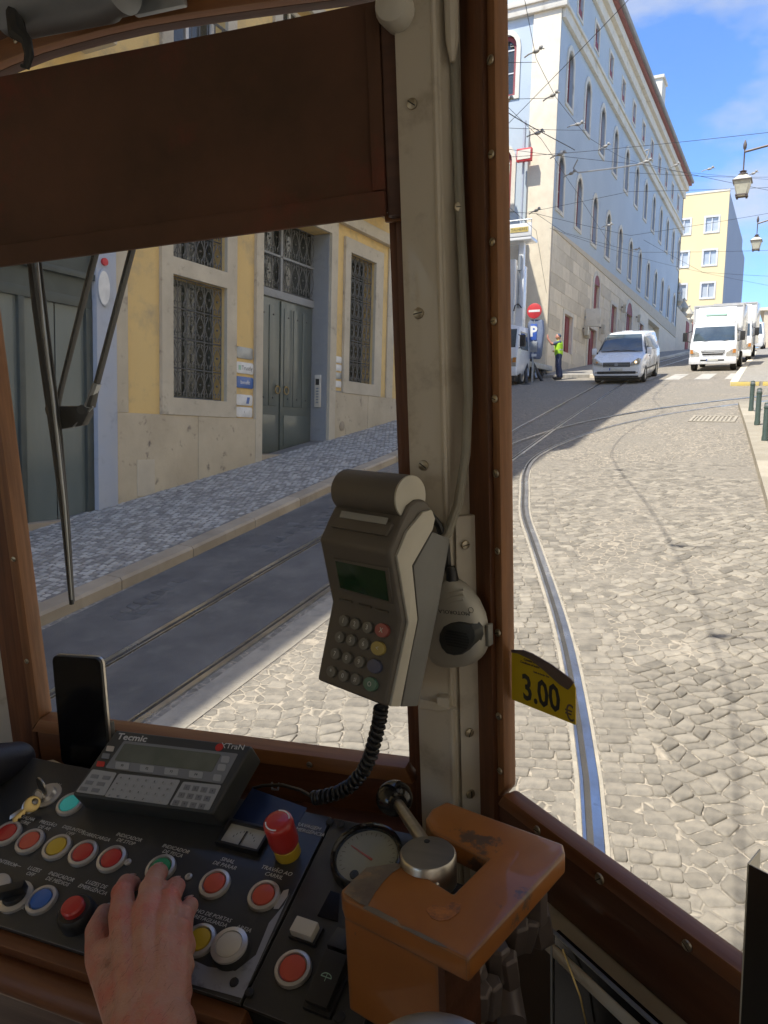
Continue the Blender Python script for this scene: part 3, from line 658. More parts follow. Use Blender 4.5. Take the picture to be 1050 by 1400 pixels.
while y < 60:
    y1 = y+1.6; mb = MB(); za, zb = gz(y), gz(y1)
    mb.add([(-7.25, y+.01, za-.1), (-7.03, y+.01, za-.1), (-7.03, y+.01, za+.12), (-7.25, y+.01, za+.125), (-7.25, y1-.01, zb-.1), (-7.03, y1-.01, zb-.1), (-7.03, y1-.01, zb+.12), (-7.25, y1-.01, zb+.125)],
           [(0, 1, 2, 3), (4, 7, 6, 5), (0, 3, 7, 4), (3, 2, 6, 7), (1, 5, 6, 2), (0, 4, 5, 1)])
    obj('kerb_stone', mb, MAT['bstone'], sp, smooth=False); y = y1
# crossing stripes
for k in range(5):
    x0 = -6.25+k*.98
    s_ = sheet('crossing_stripe', (lambda a: (lambda y: a))(x0), (lambda a: (lambda y: a+.50))(x0), [28.9, 30.3, 31.6], 1, MAT['zebra'], .006, kind='structure')
    s_['label'] = 'worn pale crossing stripe on the cobbles before the truck'
# drain grating
dr = thing('drain_grating', 'flush grey drain grating in the cobbles near the bollards', 'drain', T((-1.6, 17.9, gz(17.9)+.004), rx=atan2(.152, 1)))
mb = MB(); mb.ring([(-.45, -.5), (.45, -.5), (.45, .5), (-.45, .5)], [(-.39, -.44), (.39, -.44), (.39, .44), (-.39, .44)], 0, .014); obj('frame', mb, MAT['bedding'], dr)
for k in range(9): obj('bar', MB().box(-.37+k*.083, -.37+k*.083+.045, -.43, .43, 0, .01), MAT['bedding'], dr)

# ------------------------------------------------------------------ building helpers
def wallmesh(mb, u0, u1, v0, v1, holes, f):
    "f(u0,u1,v0,v1) adds a box; rectangular wall minus rectangular holes"
    us = sorted(set([u0, u1]+[h[0] for h in holes]+[h[1] for h in holes])); us = [u for u in us if u0 <= u <= u1]
    for a, b in zip(us, us[1:]):
        m = (a+b)/2; hs_ = sorted([(h[2], h[3]) for h in holes if h[0] < m < h[1]]); z = v0
        for p, q in hs_:
            if p > z: f(a, b, z, p)
            z = max(z, q)
        if z < v1: f(a, b, z, v1)
def arch(c, r, z0, zs, n=8):
    "outline u,v of an arched opening: centre u, half width r, bottom z0, spring zs"
    return [(c-r, z0), (c+r, z0)]+[(c+r*cos(pi*k/n), zs+r*1.15*sin(pi*k/n)) for k in range(n+1)]

# ------------------------------------------------------------------ yellow house on the left
hs_ = thing('yellow_house', 'yellow rendered house in shade with stone plinth and barred windows', 'building', T((XW, 12, gz(12))))
I0 = Matrix.Identity(4)
HO = [(8.75, 9.97, 2.94, 4.75), (8.75, 9.97, 5.0, 6.35), (10.93, 13.11, 1.5, 6.35), (13.85, 14.92, 3.55, 6.15), (5.0, 7.33, .4, 4.75), (16.6, 17.7, 3.9, 6.3)]
UPW = []
for z0 in (7.35, 11.4):
    for yc in (6.2, 9.36, 12.0, 14.4, 17.1, 19.8, 3.2, .2):
        UPW.append((yc-.6, yc+.6, z0, z0+2.7))
mb = MB(); wallmesh(mb, -14, 22, -2.5, 16.2, HO+UPW, lambda a, b, c, d: mb.box(XW-.45, XW, a, b, c, d))
obj('wall', mb, MAT['yellow'], hs_, I0, smooth=False)
mb = MB().box(-20, XW-.62, -14, 22, -2.5, 16.2); obj('rear_wall', mb, MAT['lstone'], hs_, I0, smooth=False)
obj('roof', MB().box(-20.3, XW+.06, -14.3, 22.05, 16.2, 16.4), MAT['rooftile'], hs_, I0)
obj('shadow_attic', MB().box(-19, XW-.05, 5.5, 22.0, 16.4, 17.7), MAT['yellow'], hs_, I0)  # unseen storey, added to widen the house's shadow on the upper road
obj('cornice', MB().box(XW, XW+.08, -14, 22.05, 15.7, 16.19), MAT['lstone'], hs_, I0)
obj('string_course', MB().box(XW, XW+.14, 7.7, 22.1, 6.62, 6.86), MAT['lstone'], hs_, I0, bevel=.02)
# plinth slabs
for a, b, zt, pr in ((7.67, 9.30, 2.68, .05), (9.30, 10.90, 2.68, .054), (13.14, 14.7, 3.30, .05), (14.7, 16.2, 3.30, .053), (16.2, 18.6, 3.9, .05), (18.6, 22.0, 4.4, .052)):
    obj('plinth_slab', MB().box(XW, XW+pr, a+.003, b-.003, gz(a)-.4, zt), MAT['plinth'], hs_, I0, bevel=.006)
obj('plinth_patch', MB().box(XW+.05, XW+.058, 8.02, 8.36, 1.5, 2.02), MAT['lstone'], hs_, I0)
obj('pilaster', MB().box(XW-.11, XW+.06, 7.326, 7.665, .4, 6.6), MAT['bluepil'], hs_, I0, bevel=.006)
obj('pilaster', MB().box(XW, XW+.035, 7.67, 7.89, 2.684, 6.6), MAT['lstone'], hs_, I0, bevel=.006)
obj('pilaster', MB().box(XW, XW+.04, 15.55, 15.85, 3.304, 6.6), MAT['lstone'], hs_, I0, bevel=.006)
def surround(parent, y0, y1, z0, z1, h, pr=.06, mat='lstone', name='window_surround', X=XW):
    "h: list of openings (y0,y1,z0,z1)"
    mb = MB(); wallmesh(mb, y0, y1, z0, z1, h, lambda a, b, c, d: mb.box(X, X+pr, a, b, c, d)); return obj(name, mb, MAT[mat], parent, I0, smooth=False)
surround(hs_, 8.52, 10.22, 2.684, 6.615, [(8.75, 9.97, 2.94, 4.75), (8.75, 9.97, 5.0, 6.35)])
surround(hs_, 10.74, 13.34, 1.2, 6.615, [(10.93, 13.11, 1.2, 6.35)], name='door_surround')
surround(hs_, 13.64, 15.25, 3.304, 6.42, [(13.85, 14.92, 3.55, 6.15)])
surround(hs_, 16.4, 17.9, 3.904, 6.5, [(16.6, 17.7, 3.9, 6.3)])
def grille(parent, y0, y1, z0, z1, X, cols=5, rh=.42):
    g = MB(); r = .011
    w_ = (y1-y0)/cols
    for k in range(cols+1):
        yy = y0+k*w_; g.tube([(X, yy, z0), (X, yy, z1)], r, 4, False)
    n = max(1, round((z1-z0)/rh)); hh = (z1-z0)/n
    for i in range(n+1): g.tube([(X, y0, z0+i*hh), (X, y1, z0+i*hh)], r, 4, False)
    for k in range(cols):
        for i in range(n):
            c = y0+(k+.5)*w_; z = z0+(i+.5)*hh
            for s in (1, -1):
                pts = []
                for t in range(9):
                    a = t/8*2*pi; pts.append((X+.004, c+s*(w_*.12+w_*.16*(1-cos(a))), z+hh*.42-(t/8)*hh*.84))
                g.tube(pts, .008, 3, False)
                for e in (1, -1):
                    pts = [(X+.004, c+s*w_*.24+w_*.15*cos(a)*s, z+e*hh*.33+w_*.15*sin(a)) for a in [q*pi/4 for q in range(7)]]
                    g.tube(pts, .007, 3, False)
            g.ball((X+.006, c, z), .02, 6, 4)
    return obj('grille', g, MAT['iron'], parent, I0)
def house_window(y0, y1, z0, z1, cols=5):
    wdw = obj('window', MB().ring([(y0, z0), (y1, z0), (y1, z1), (y0, z1)], [(y0+.06, z0+.06), (y1-.06, z0+.06), (y1-.06, z1-.06), (y0+.06, z1-.06)], XW-.32, XW-.25, ax='x'), MAT['shopframe'], hs_, I0)
    m = (y0+y1)/2
    obj('mullion', MB().box(XW-.31, XW-.26, m-.035, m+.035, z0+.05, z1-.05), MAT['shopframe'], wdw, I0)
    obj('pane', MB().box(XW-.30, XW-.29, y0+.05, y1-.05, z0+.05, z1-.05), MAT['darkglass'], wdw, I0)
    obj('curtain', MB().box(XW-.286, XW-.282, y0+.32, m-.08, z0+.1, z1-.1), MAT['curtain'], wdw, I0)
    grille(hs_, y0+.01, y1-.01, z0+.01, z1-.01, XW-.06, cols)
house_window(8.75, 9.97, 2.94, 4.75, 6); house_window(8.75, 9.97, 5.0, 6.35, 6); house_window(13.85, 14.92, 3.55, 6.15, 6); house_window(16.6, 17.7, 3.9, 6.3)
# door with its recess
DX = XW-.37
obj('door_reveal', MB().box(DX-.05, XW+.002, 13.08, 13.108, 1.3, 6.34).box(DX-.05, XW+.002, 10.932, 10.95, 1.3, 6.34), MAT['reveal'], hs_, I0)
obj('threshold', MB().box(DX-.05, XW+.045, 10.93, 13.11, gz(11)-.2, 2.06), MAT['kerb'], hs_, I0, bevel=.01)
dr = obj('door', MB().box(DX-.06, DX-.01, 10.94, 13.10, 2.06, 4.93), MAT['doorgreen'], hs_, I0)
for k, (a, b) in enumerate(((10.98, 11.96), (12.02, 13.06))):
    lf = MB().box(DX-.01, DX+.02, a, b, 2.08, 4.90)
    obj('door_leaf', lf, MAT['doorgreen'], dr, I0, bevel=.006)
    n = 3; w_ = (b-a-.12)/n
    for j in range(n):
        obj('door_panel', MB().box(DX+.02, DX+.034, a+.06+j*w_+.03, a+.06+(j+1)*w_-.03, 2.95, 4.78), MAT['doorgreen'], dr, I0, bevel=.008)
        for zz in (3.1, 4.62): obj('door_bolt', MB().ball((DX+.036, a+.06+(j+.5)*w_, zz), .018, 8, 5), MAT['iron'], dr, I0)
    obj('door_panel', MB().box(DX+.02, DX+.034, a+.10, b-.10, 2.2, 2.78), MAT['doorgreen'], dr, I0, bevel=.01)
    yc = 11.86 if k == 0 else 12.14
    hb = MB(); hb.tube([(DX+.07, yc+.07*cos(q*pi/8), 3.25+.07*sin(q*pi/8)) for q in range(17)], .012, 6); hb.cone((DX+.02, yc, 3.32), (DX+.08, yc, 3.32), .02, .015)
    obj('door_ring', hb, MAT['bronze'], dr, I0)
tr = obj('transom', MB().box(DX-.05, DX+.05, 10.93, 13.11, 4.93, 5.07).box(DX-.03, DX+.03, 11.98, 12.04, 5.07, 6.35).box(DX-.03, DX+.03, 10.93, 13.11, 5.68, 5.72), MAT['reveal'], hs_, I0, bevel=.006)
obj('pane', MB().box(DX-.06, DX-.05, 10.93, 13.11, 5.07, 6.35), MAT['darkglass'], tr, I0)
grille(hs_, 10.97, 11.96, 5.09, 6.33, DX+.02, 4, .6); grille(hs_, 12.06, 13.09, 5.09, 6.33, DX+.02, 4, .6)
ic = obj('intercom', MB().box(XW-.26, XW-.12, 13.05, 13.079, 2.98, 3.62), MAT['cream'], hs_, I0, bevel=.004)
obj('intercom_speaker', MB().box(XW-.23, XW-.15, 13.04, 13.05, 3.42, 3.54), MAT['black'], ic, I0)
for k in range(6): obj('intercom_button', MB().box(XW-.22, XW-.16, 13.045, 13.05, 3.06+k*.055, 3.09+k*.055), MAT['galv'], ic, I0)
obj('house_number', MB().lathe([(.09, 0), (.10, .01), (.06, .02)], 20), MAT['kerb'], hs_, Matrix.Translation((XW+.052, 13.62, 2.62)) @ Matrix.Rotation(pi/2, 4, 'Y'), smooth=True)
# shopfront
sf = obj('shopfront', MB().box(XW-.12, XW-.02, 5.0, 7.33, 4.02, 4.14).box(XW-.12, XW-.02, 5.0, 7.33, .5, 1.08).box(XW-.12, XW-.02, 6.22, 6.30, 1.08, 4.02).box(XW-.12, XW-.02, 7.22, 7.33, 1.08, 4.02), MAT['shopframe'], hs_, I0, bevel=.006)
for a, b in ((5.0, 5.62), (5.64, 6.22), (6.30, 6.76), (6.78, 7.22)): obj('pane', MB().box(XW-.09, XW-.075, a, b, 1.08, 4.02), MAT['shop'], sf, I0)
obj('fascia', MB().box(XW-.10, XW-.03, 5.0, 7.33, 4.14, 4.75), MAT['shopframe'], sf, I0)
obj('roller_box', MB().box(XW-.03, XW+.04, 5.0, 7.33, 4.38, 4.46), MAT['shopframe'], sf, I0, bevel=.01)
obj('wall', MB().box(XW-.44, XW-.32, 4.9, 7.45, .2, 4.9), MAT['darkglass'], sf, I0)
obj('doorstep', MB().box(XW-.2, XW+.06, 4.6, 7.36, .3, gz(6.6)+.15), MAT['kerb'], hs_, I0, bevel=.01)
# oval sign and rusty lamp above shopfront edge
os_ = thing('oval_sign', 'small oval blue and white sign above the shopfront corner', 'sign', Matrix.Translation((XW+.075, 7.45, 4.32)) @ Matrix.Rotation(pi/2, 4, 'Y') @ Matrix.Rotation(pi/2, 4, 'Z'))
obj('board', MB().prism([(.12*cos(t*pi/12), .25*sin(t*pi/12)) for t in range(24)], -.014, .01), MAT['bluepil'], os_, bevel=.004)
obj('panel', MB().prism([(-.02+.095*cos(t*pi/12), -.01+.22*sin(t*pi/12)) for t in range(24)], .01, .016), MAT['whitesign'], os_)
obj('roundel', MB().prism([(.05*cos(t*pi/12), .33+.05*sin(t*pi/12)) for t in range(24)], -.014, .02), MAT['redsign'], os_, bevel=.004)
# upper storey windows, balconies
for k, (a, b, c, d) in enumerate(UPW):
    wd = obj('window', MB().ring([(a, c), (b, c), (b, d), (a, d)], [(a+.07, c+.07), (b-.07, c+.07), (b-.07, d-.07), (a+.07, d-.07)], XW-.3, XW-.22, ax='x').box(XW-.29, XW-.23, (a+b)/2-.03, (a+b)/2+.03, c, d), MAT['whiteframe'], hs_, I0)
    obj('pane', MB().box(XW-.27, XW-.26, a+.05, b-.05, c+.05, d-.05), MAT['darkglass'], wd, I0)
    surround(hs_, a-.22, b+.22, c-.02, d+.22, [(a, b, c, d)])
    bl = obj('balcony', MB().box(XW+.06, XW+.62, a-.4, b+.4, c-.2, c-.04), MAT['lstone'], hs_, I0, bevel=.02)
    g = MB(); n = 12
    for q in range(n+1):
        yy = a-.36+(b-a+.72)*q/n; g.tube([(XW+.58, yy, c-.05), (XW+.58, yy, c+.9)], .012, 4)
    g.tube([(XW+.58, a-.38, c+.9), (XW+.58, b+.38, c+.9)], .022, 5); g.tube([(XW+.07, a-.38, c+.9), (XW+.58, a-.38, c+.9)], .022, 5); g.tube([(XW+.07, b+.38, c+.9), (XW+.58, b+.38, c+.9)], .022, 5)
    obj('railing', g, MAT['iron'], bl, I0)
# plaques
def plaque(y0, y1, z0, z1, mat, label, words=None, tm='printd', extra=None, X=XW, sz=.06, dx=0):
    M = Matrix(((0, 0, 1, X), (1, 0, 0, (y0+y1)/2), (0, 1, 0, (z0+z1)/2), (0, 0, 0, 1)))
    t = thing('name_plaque', label, 'plaque', M, 'business plaques beside the green door')
    w_, h_ = (y1-y0)/2, (z1-z0)/2
    c = min(.025, h_*.4)
    obj('plate', MB().prism([(-w_+c, -h_), (w_-c, -h_), (w_, -h_+c), (w_, h_-c), (w_-c, h_), (-w_+c, h_), (-w_, h_-c), (-w_, -h_+c)], .004, .02), MAT[mat], t, bevel=.003)
    if words: text('lettering', words, sz, M @ T((dx, 0, .0205)), MAT[tm], t)
    if extra: extra(t)
plaque(10.27, 10.70, 3.68, 3.87, 'galv', 'brushed grey name plaque topmost of the left column', None)
plaque(10.27, 10.72, 3.43, 3.62, 'whitesign', 'white plaque reading Trustly with a green mark', 'Trustly', sz=.10, dx=.05, extra=lambda t: obj('emblem', MB().box(-.18, -.11, -.04, .04, .0205, .022), MAT['wingreen'], t))
plaque(10.27, 10.72, 3.19, 3.38, 'bblu', 'sky blue name plaque with white lettering', 'benefit', 'whitesign', sz=.09)
plaque(10.27, 10.70, 2.92-.02, 3.08, 'whitesign', 'white plaque with a blue diamond emblem', None, extra=lambda t: obj('emblem', MB().prism([(.04, -.06), (.11, -.06), (.14, .05), (.07, .05)], .0205, .023), MAT['bblu'], t))
plaque(10.27, 10.70, 2.70, 2.87, 'whitesign', 'white plaque with one small grey mark in the middle', 'f', sz=.05)
plaque(10.27, 10.70, 2.70-.22, 2.70-.05, 'galv', 'grey metal plaque lowest of the left column', None)
for k, (z, c, lb) in enumerate(((4.02, 'whitesign', 'small cream plaque topmost by the second barred window'), (3.86, 'whitesign', 'small cream plaque second from top right of the door'), (3.70, 'galv', 'small grey plaque in the column right of the door'), (3.53, 'whitesign', 'small cream plaque above the paper notices right of the door'), (3.33, 'curtain', 'pair of paper notices taped below the small plaques'))):
    plaque(13.36, 13.62, z-.13, z, c, lb, None)

# ------------------------------------------------------------------ wing and right-hand buildings
bw = thing('shading_house', 'unseen cream house added behind the corner to shade the blue end wall', 'building', T((-14, 25, gz(25))))  # unseen block, sited and raised to shade the blue building's end wall
obj('wall', MB().box(-22, -12.5, 22.01, 28.6, 0, 16.4), MAT['cream'], bw, I0); obj('roof', MB().box(-22.2, -12.3, 22.05, 28.8, 16.4, 16.6), MAT['rooftile'], bw, I0)
rb = thing('white_house', 'sunlit cream house on the right side of the street', 'building', T((2.6, 8, gz(8))))
obj('wall', MB().box(2.6, 14, -14, 20.0, -3, 15), MAT['cream'], rb, I0)
for yc in frange(-8, 17, 3.2):
    for z in (3.6, 7, 10.4): obj('window', MB().box(2.56, 2.6, yc-.5, yc+.5, z, z+1.8), MAT['shopframe'], rb, I0)
rb = thing('corner_house', 'sunlit cream house beyond the side street on the right', 'building', T((1.0, 40, gz(40))))
obj('wall', MB().box(.75, 14, 28.5, 48, 0, 19), MAT['cream'], rb, I0)
for yc in frange(30, 46, 3.2):
    for z in (9, 12.4, 15.6): obj('window', MB().box(.72, .75, yc-.5, yc+.5, z, z+1.8), MAT['shopframe'], rb, I0)

# ------------------------------------------------------------------ blue building
XB = -9.30; YB = 31.3
bb = thing('blue_building', 'long pale blue building with arched windows over a stone plinth', 'building', T((XB, YB, gz(YB))))
YE = 67.0
rowC = [32.15+3.0*k for k in range(12)]; rowB = [32.85+3.0*k for k in range(12)]; rowA = [33.9+3.02*k for k in range(11)]
holes = [(y-.48, y+.48, 11.85, 13.98) for y in rowC]+[(y-.48, y+.48, 16.2, 18.3) for y in rowB]+[(y-.38, y+.38, 20.15, 21.2) for y in rowA]
low = [(33.6, 34.95, 6.3, 7.9), (38.65, 39.8, 8.35, 10.1), (38.0, 39.6, 5.0, 7.9), (42.75, 44.1, 8.3, 9.75), (46.8, 48.5, 6.0, 9.9), (51.1, 52.4, 8.6, 9.9), (54.3, 58.9, 6.5, 10.6)]
mb = MB(); wallmesh(mb, YB, YE, 10.9, 22.0, holes, lambda a, b, c, d: mb.box(XB-.35, XB, a, b, c, d)); obj('wall', mb, MAT['blue'], bb, I0, smooth=False)
mb = MB(); wallmesh(mb, YB, YE, 2.0, 10.9, low, lambda a, b, c, d: mb.box(XB-.35, XB+.02, a, b, c, d)); obj('plinth', mb, MAT['bstone'], bb, I0, smooth=False)
obj('plinth_cap', MB().prism([(YB, 10.9), (YE, 10.9), (YE, 11.7), (55, 11.55), (YB, 11.0)], XB, XB+.06, ax='x'), MAT['bstone'], bb, I0)
obj('inner_wall', MB().box(-24, XB-.5, YB+.5, YE, 2, 22), MAT['darkglass'], bb, I0)
obj('end_wall', MB().box(-24, XB, YE-.3, YE, 2, 23), MAT['blue'], bb, I0)
obj('string_course', MB().box(XB, XB+.16, YB, YE, 18.95, 19.45).box(XB, XB+.24, YB, YE, 19.36, 19.5), MAT['cream'], bb, I0, bevel=.02)
obj('cornice', MB().box(XB, XB+.16, YB, YE, 21.75, 22.3).box(XB, XB+.36, YB-.3, YE, 22.3, 22.75), MAT['cream'], bb, I0, bevel=.03)
obj('eave_tiles', MB().box(XB-.2, XB+.55, YB-.4, YE+.2, 22.77, 22.88), MAT['rooftile'], bb, I0, bevel=.03)
mb = MB(); mb.prism([(-24, 23.0), (XB+.62, 23.0), (XB+.62, 23.12), (XB-3.5, 25.6), (-16, 26.3), (-24, 23.2)], -YB+.5, -YE-.3, ax='y')
obj('roof', mb, MAT['roofgrey'], bb, I0, smooth=False)
obj('gutter', MB().tube([(XB+.62, YB-.4, 22.98), (XB+.62, YE, 22.98)], .12, 6), MAT['roofgrey'], bb, I0)
obj('chimney', MB().box(XB-1.0, XB-.1, 55.0, 56.4, 23, 26.2).box(XB-1.1, XB, 54.9, 56.5, 26.2, 26.4), MAT['cream'], bb, I0, bevel=.02)
def archwin(yc, z0, z1, hw, u_ax='x', X=XB, nm='window', glass='winpale', tracery=False, fx=None):
    r = hw; zs = z1-r*1.15
    M = I0 if u_ax == 'x' else Matrix(((1, 0, 0, 0), (0, 1, 0, 0), (0, 0, 1, 0), (0, 0, 0, 1)))
    fw = .09 if u_ax == 'x' else .15
    o1, i1 = arch(yc, r+.17, z0-.14, zs), arch(yc, r-.0, z0, zs); i2 = arch(yc, r-fw, z0+fw*.9, zs)
    k0, k1, k2, k3 = (X, X+.05, X-.22, X-.14) if u_ax == 'x' else (-X, -X+.05, -X-.22, -X-.14)
    ax = u_ax
    w_ = obj(nm, MB().ring(i1, i2, k2, k3, ax=ax), MAT['redpaint'], bb, I0, smooth=False)
    obj('surround', MB().ring(o1, i1, k0, k1, ax=ax), MAT['cream'], w_, I0, smooth=False)
    obj('pane', MB().prism(i2, k2+.01, k2+.03, ax=ax), MAT[glass], w_, I0, smooth=False)
    bars = MB()
    def b_(u0, u1, v0, v1):
        if ax == 'x': bars.box(k2+.03, k2+.06, u0, u1, v0, v1)
        else: bars.box(u0, u1, X-.0+.16, X+.19, v0, v1)
    b_(yc-.025, yc+.025, z0+.08, zs); b_(yc-r+.09, yc+r-.09, zs-.05, zs); b_(yc-r+.09, yc+r-.09, z0+(zs-z0)*.5, z0+(zs-z0)*.5+.04)
    obj('bars', bars, MAT['whiteframe'], w_, I0)
    if ax == 'x' and z0 < 14: obj('lower_blind', MB().box(k2+.035, k2+.05, yc-r+.1, yc+r-.1, z0+.1, z0+.1+(.75 if int(yc*7) % 3 else .3)), MAT['whiteframe'], w_, I0)
    if tracery:
        tr_ = MB()
        for q in range(3):
            cx_, cz_ = yc+(q-1)*r*.42, zs+(.28 if q == 1 else .14)
            for a in range(4): tr_.ball((cx_+.055*cos(a*pi/2+.78), X+.15, cz_+.055*sin(a*pi/2+.78)), .035, 6, 4)
        obj('tracery', tr_, MAT['shopframe'], w_, I0)
    return w_
for k, yv in enumerate(rowC): archwin(yv, 11.85, 14.0, .44, glass='wingreen' if k % 5 == 3 else 'winpale')
for k, yv in enumerate(rowB): archwin(yv, 16.2, 18.35, .44)
for yv in rowA:
    w_ = obj('window', MB().ring([(yv-.38, 20.15), (yv+.38, 20.15), (yv+.38, 21.2), (yv-.38, 21.2)], [(yv-.28, 20.25), (yv+.28, 20.25), (yv+.28, 21.1), (yv-.28, 21.1)], XB-.2, XB-.1, ax='x'), MAT['redpaint'], bb, I0)
    obj('pane', MB().box(XB-.18, XB-.17, yv-.28, yv+.28, 20.25, 21.1), MAT['winpale'], w_, I0)
    obj('shutter', MB().box(XB-.12, XB-.02, yv-.37, yv+.37, 20.17, 20.55), MAT['redpaint'], w_, I0)
    surround(bb, yv-.5, yv+.5, 20.05, 21.32, [(yv-.38, yv+.38, 20.15, 21.2)], .04, 'cream', X=XB)
# red shutters and doors of the plinth
for k, (a, b, c, d) in enumerate(low[:6]):
    nm = 'door' if k in (2, 4) else 'shutter'
    p = obj(nm, MB().box(XB-.2, XB-.08, a+.02, b-.02, c+.02, d-.02).box(XB-.08, XB-.05, (a+b)/2-.03, (a+b)/2+.03, c+.02, d-.02), MAT['redpaint'], bb, I0, bevel=.01)
    if k in (1, 4):
        m = (a+b)/2; n = 8; r = (b-a)/2
        obj('lunette', MB().prism([(m+r*cos(pi*q/n), d+r*.8*sin(pi*q/n)) for q in range(n+1)], XB+.02, XB+.045, ax='x'), MAT['redpaint'], p, I0)
        obj('arch_stone', MB().ring([(m+(r+.2)*cos(pi*q/n), d+(r*.8+.2)*sin(pi*q/n)) for q in range(n+1)], [(m+r*cos(pi*q/n), d+r*.8*sin(pi*q/n)) for q in range(n+1)], XB+.021, XB+.07, ax='x', closed=False), MAT['cream'], p, I0)
    mb = MB(); wallmesh(mb, a-.18, b+.18, c-.02, d+(.18 if k not in (1, 4) else 0), [(a, b, c-.1, d)], lambda p_, q_, r_, s_: mb.box(XB+.021, XB+.07, p_, q_, r_, s_)); obj('surround', mb, MAT['cream'], p, I0, smooth=False)
obj('garage_recess', MB().box(XB-.5, XB-.36, 54.3, 58.9, 6.5, 10.6), MAT['cream'], bb, I0)
for yv, z, lb in ((45.4, 9.9, 'square wall lantern between the second red shutter and the red arched door'), (49.9, 10.0, 'farthest square wall lantern, past the red arched door'), (40.35, 8.1, 'square wall lantern just right of the tall red door'), (36.9, 7.6, 'square wall lantern left of the tall red door, nearest the corner')):
    t = thing('wall_lantern', lb, 'wall lamp', T((XB+.02, yv, z)), 'wall lanterns on the stone plinth')
    obj('bracket', MB().box(0, .12, -.04, .04, .05, .12), MAT['lampmetal'], t); obj('body', MB().box(.1, .28, -.09, .09, -.24, .22), MAT['lstone'], t, bevel=.02)
    obj('glass', MB().box(.281, .29, -.07, .07, -.2, .16), MAT['lampglass'], t)
# ashlar blocks near the corner
def clear(a, b, c, d, hl): return all(b <= h[0]-.2 or a >= h[1]+.2 or d <= h[2]-.05 or c >= h[3]+.2 for h in hl)
zc = 4.2; rI = 0
while zc < 10.85:
    hgt = .56; yv = YB+.01-(.55 if rI % 2 else 0)
    while yv < 47:
        L_ = 1.12; a, b = max(yv, YB+.004), min(yv+L_, 47)
        if b-a > .15 and zc+hgt > gz(a)+.15 and clear(a, b, zc, zc+hgt, low):
            obj('ashlar_block', MB().box(XB+.02, XB+.034+rnd.uniform(0, .006), a+.006, b-.006, zc+.006, min(zc+hgt, 10.88)-.006), MAT['bstone'], bb, I0, smooth=False)
        yv += L_
    zc += hgt; rI += 1
# end face toward the camera
eh = [(-11.95-.0, -11.0, 16.35, 18.5), (-11.95, -11.0, 11.9, 14.05)]
eh = [(-12.0, -11.1, 16.35, 18.75), (-12.0, -11.1, 11.9, 14.3), (-15.2, -14.3, 16.35, 18.75), (-15.2, -14.3, 11.9, 14.3)]
mb = MB(); wallmesh(mb, -24, XB-.005, 10.6, 22.0, eh, lambda a, b, c, d: mb.box(a, b, YB, YB+.35, c, d)); obj('wall', mb, MAT['blue'], bb, I0, smooth=False)
obj('plinth', MB().box(-24, XB-.005, YB-.02, YB+.35, 2, 10.6), MAT['bstone'], bb, I0)
obj('plinth_cap', MB().box(-24, -10.5, YB-.06, YB, 10.5, 10.75), MAT['cream'], bb, I0, bevel=.01)
obj('pilaster', MB().box(-10.42, XB+.003, YB-.08, YB-.021, 3, 19.3), MAT['bstone'], bb, I0, bevel=.01)
obj('string_course', MB().box(-24, XB+.24, YB-.2, YB-.001, 19.3, 19.75).box(-24, XB+.24, YB-.28, YB-.001, 19.62, 19.8), MAT['cream'], bb, I0, bevel=.02)
obj('cornice', MB().box(-24, XB+.36, YB-.36, YB-.001, 21.8, 22.3), MAT['cream'], bb, I0, bevel=.02)
for (a, b, c, d) in eh: archwin((a+b)/2, c, d, (b-a)/2, 'y', YB, tracery=True, glass='darkglass' if c > 15 else 'wingreen')

# ------------------------------------------------------------------ far buildings
fy = thing('far_yellow_building', 'tall yellow block at the top of the street with a grey side', 'building', T((-14, 95, gz(95))))
FW_ = []
for z0, z1 in ((25.9, 27.6), (22.3, 24.0), (18.7, 20.4), (15.1, 16.8)):
    for x0 in (-10.75, -13.7, -16.7): FW_.append((x0, x0+1.45, z0, z1))
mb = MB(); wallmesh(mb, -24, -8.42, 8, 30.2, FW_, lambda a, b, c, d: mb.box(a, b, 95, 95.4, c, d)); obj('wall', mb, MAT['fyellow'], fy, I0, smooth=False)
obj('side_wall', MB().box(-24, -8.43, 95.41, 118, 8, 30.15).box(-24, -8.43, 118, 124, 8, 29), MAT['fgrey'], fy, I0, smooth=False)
obj('parapet', MB().box(-24, -8.38, 94.95, 95.4, 30.2, 30.4), MAT['cream'], fy, I0)
for (a, b, c, d) in FW_:
    w_ = obj('window', MB().ring([(a-.1, c-.1), (b+.1, c-.1), (b+.1, d+.1), (a-.1, d+.1)], [(a+.08, c+.1), (b-.08, c+.1), (b-.08, d-.08), (a+.08, d-.08)], -95.2, -94.93, ax='y').box((a+b)/2-.05, (a+b)/2+.05, 95.0, 95.1, c, d), MAT['whiteframe'], fy, I0)
    obj('pane', MB().box(a, b, 95.12, 95.15, c, d), MAT['winpale'], w_, I0)
dp = obj('downpipe', MB().box(-13.6, -13.1, 94.4, 94.8, 10, 21), MAT['bollard'], fy, I0)
fl = thing('garden_wall', 'low wall with urn finials and red doors beyond the blue building', 'wall', T((XB, 76, gz(76))))
obj('wall', MB().box(XB-.4, XB, 67.05, 90, 8, 13.4), MAT['bstone'], fl, I0)
for yv in (69, 72.5, 76, 79.5, 83):
    ub = MB(); ub.lathe([(.30, 0), (.34, .2), (.2, .35), (.42, .7), (.3, 1.0), (.1, 1.3), (.14, 1.45), (.03, 1.6)], 10); obj('finial', ub, MAT['lstone'], fl, T((XB-.2, yv, 13.4)))
for yv in (73.2, 77.5): obj('door', MB().box(XB, XB+.05, yv, yv+1.8, gz(yv), gz(yv)+2.6), MAT['redpaint'], fl, I0)
t = thing('orange_house', 'low orange wall showing beside the truck at the top of the street', 'building', T((-6, 84, gz(84))))
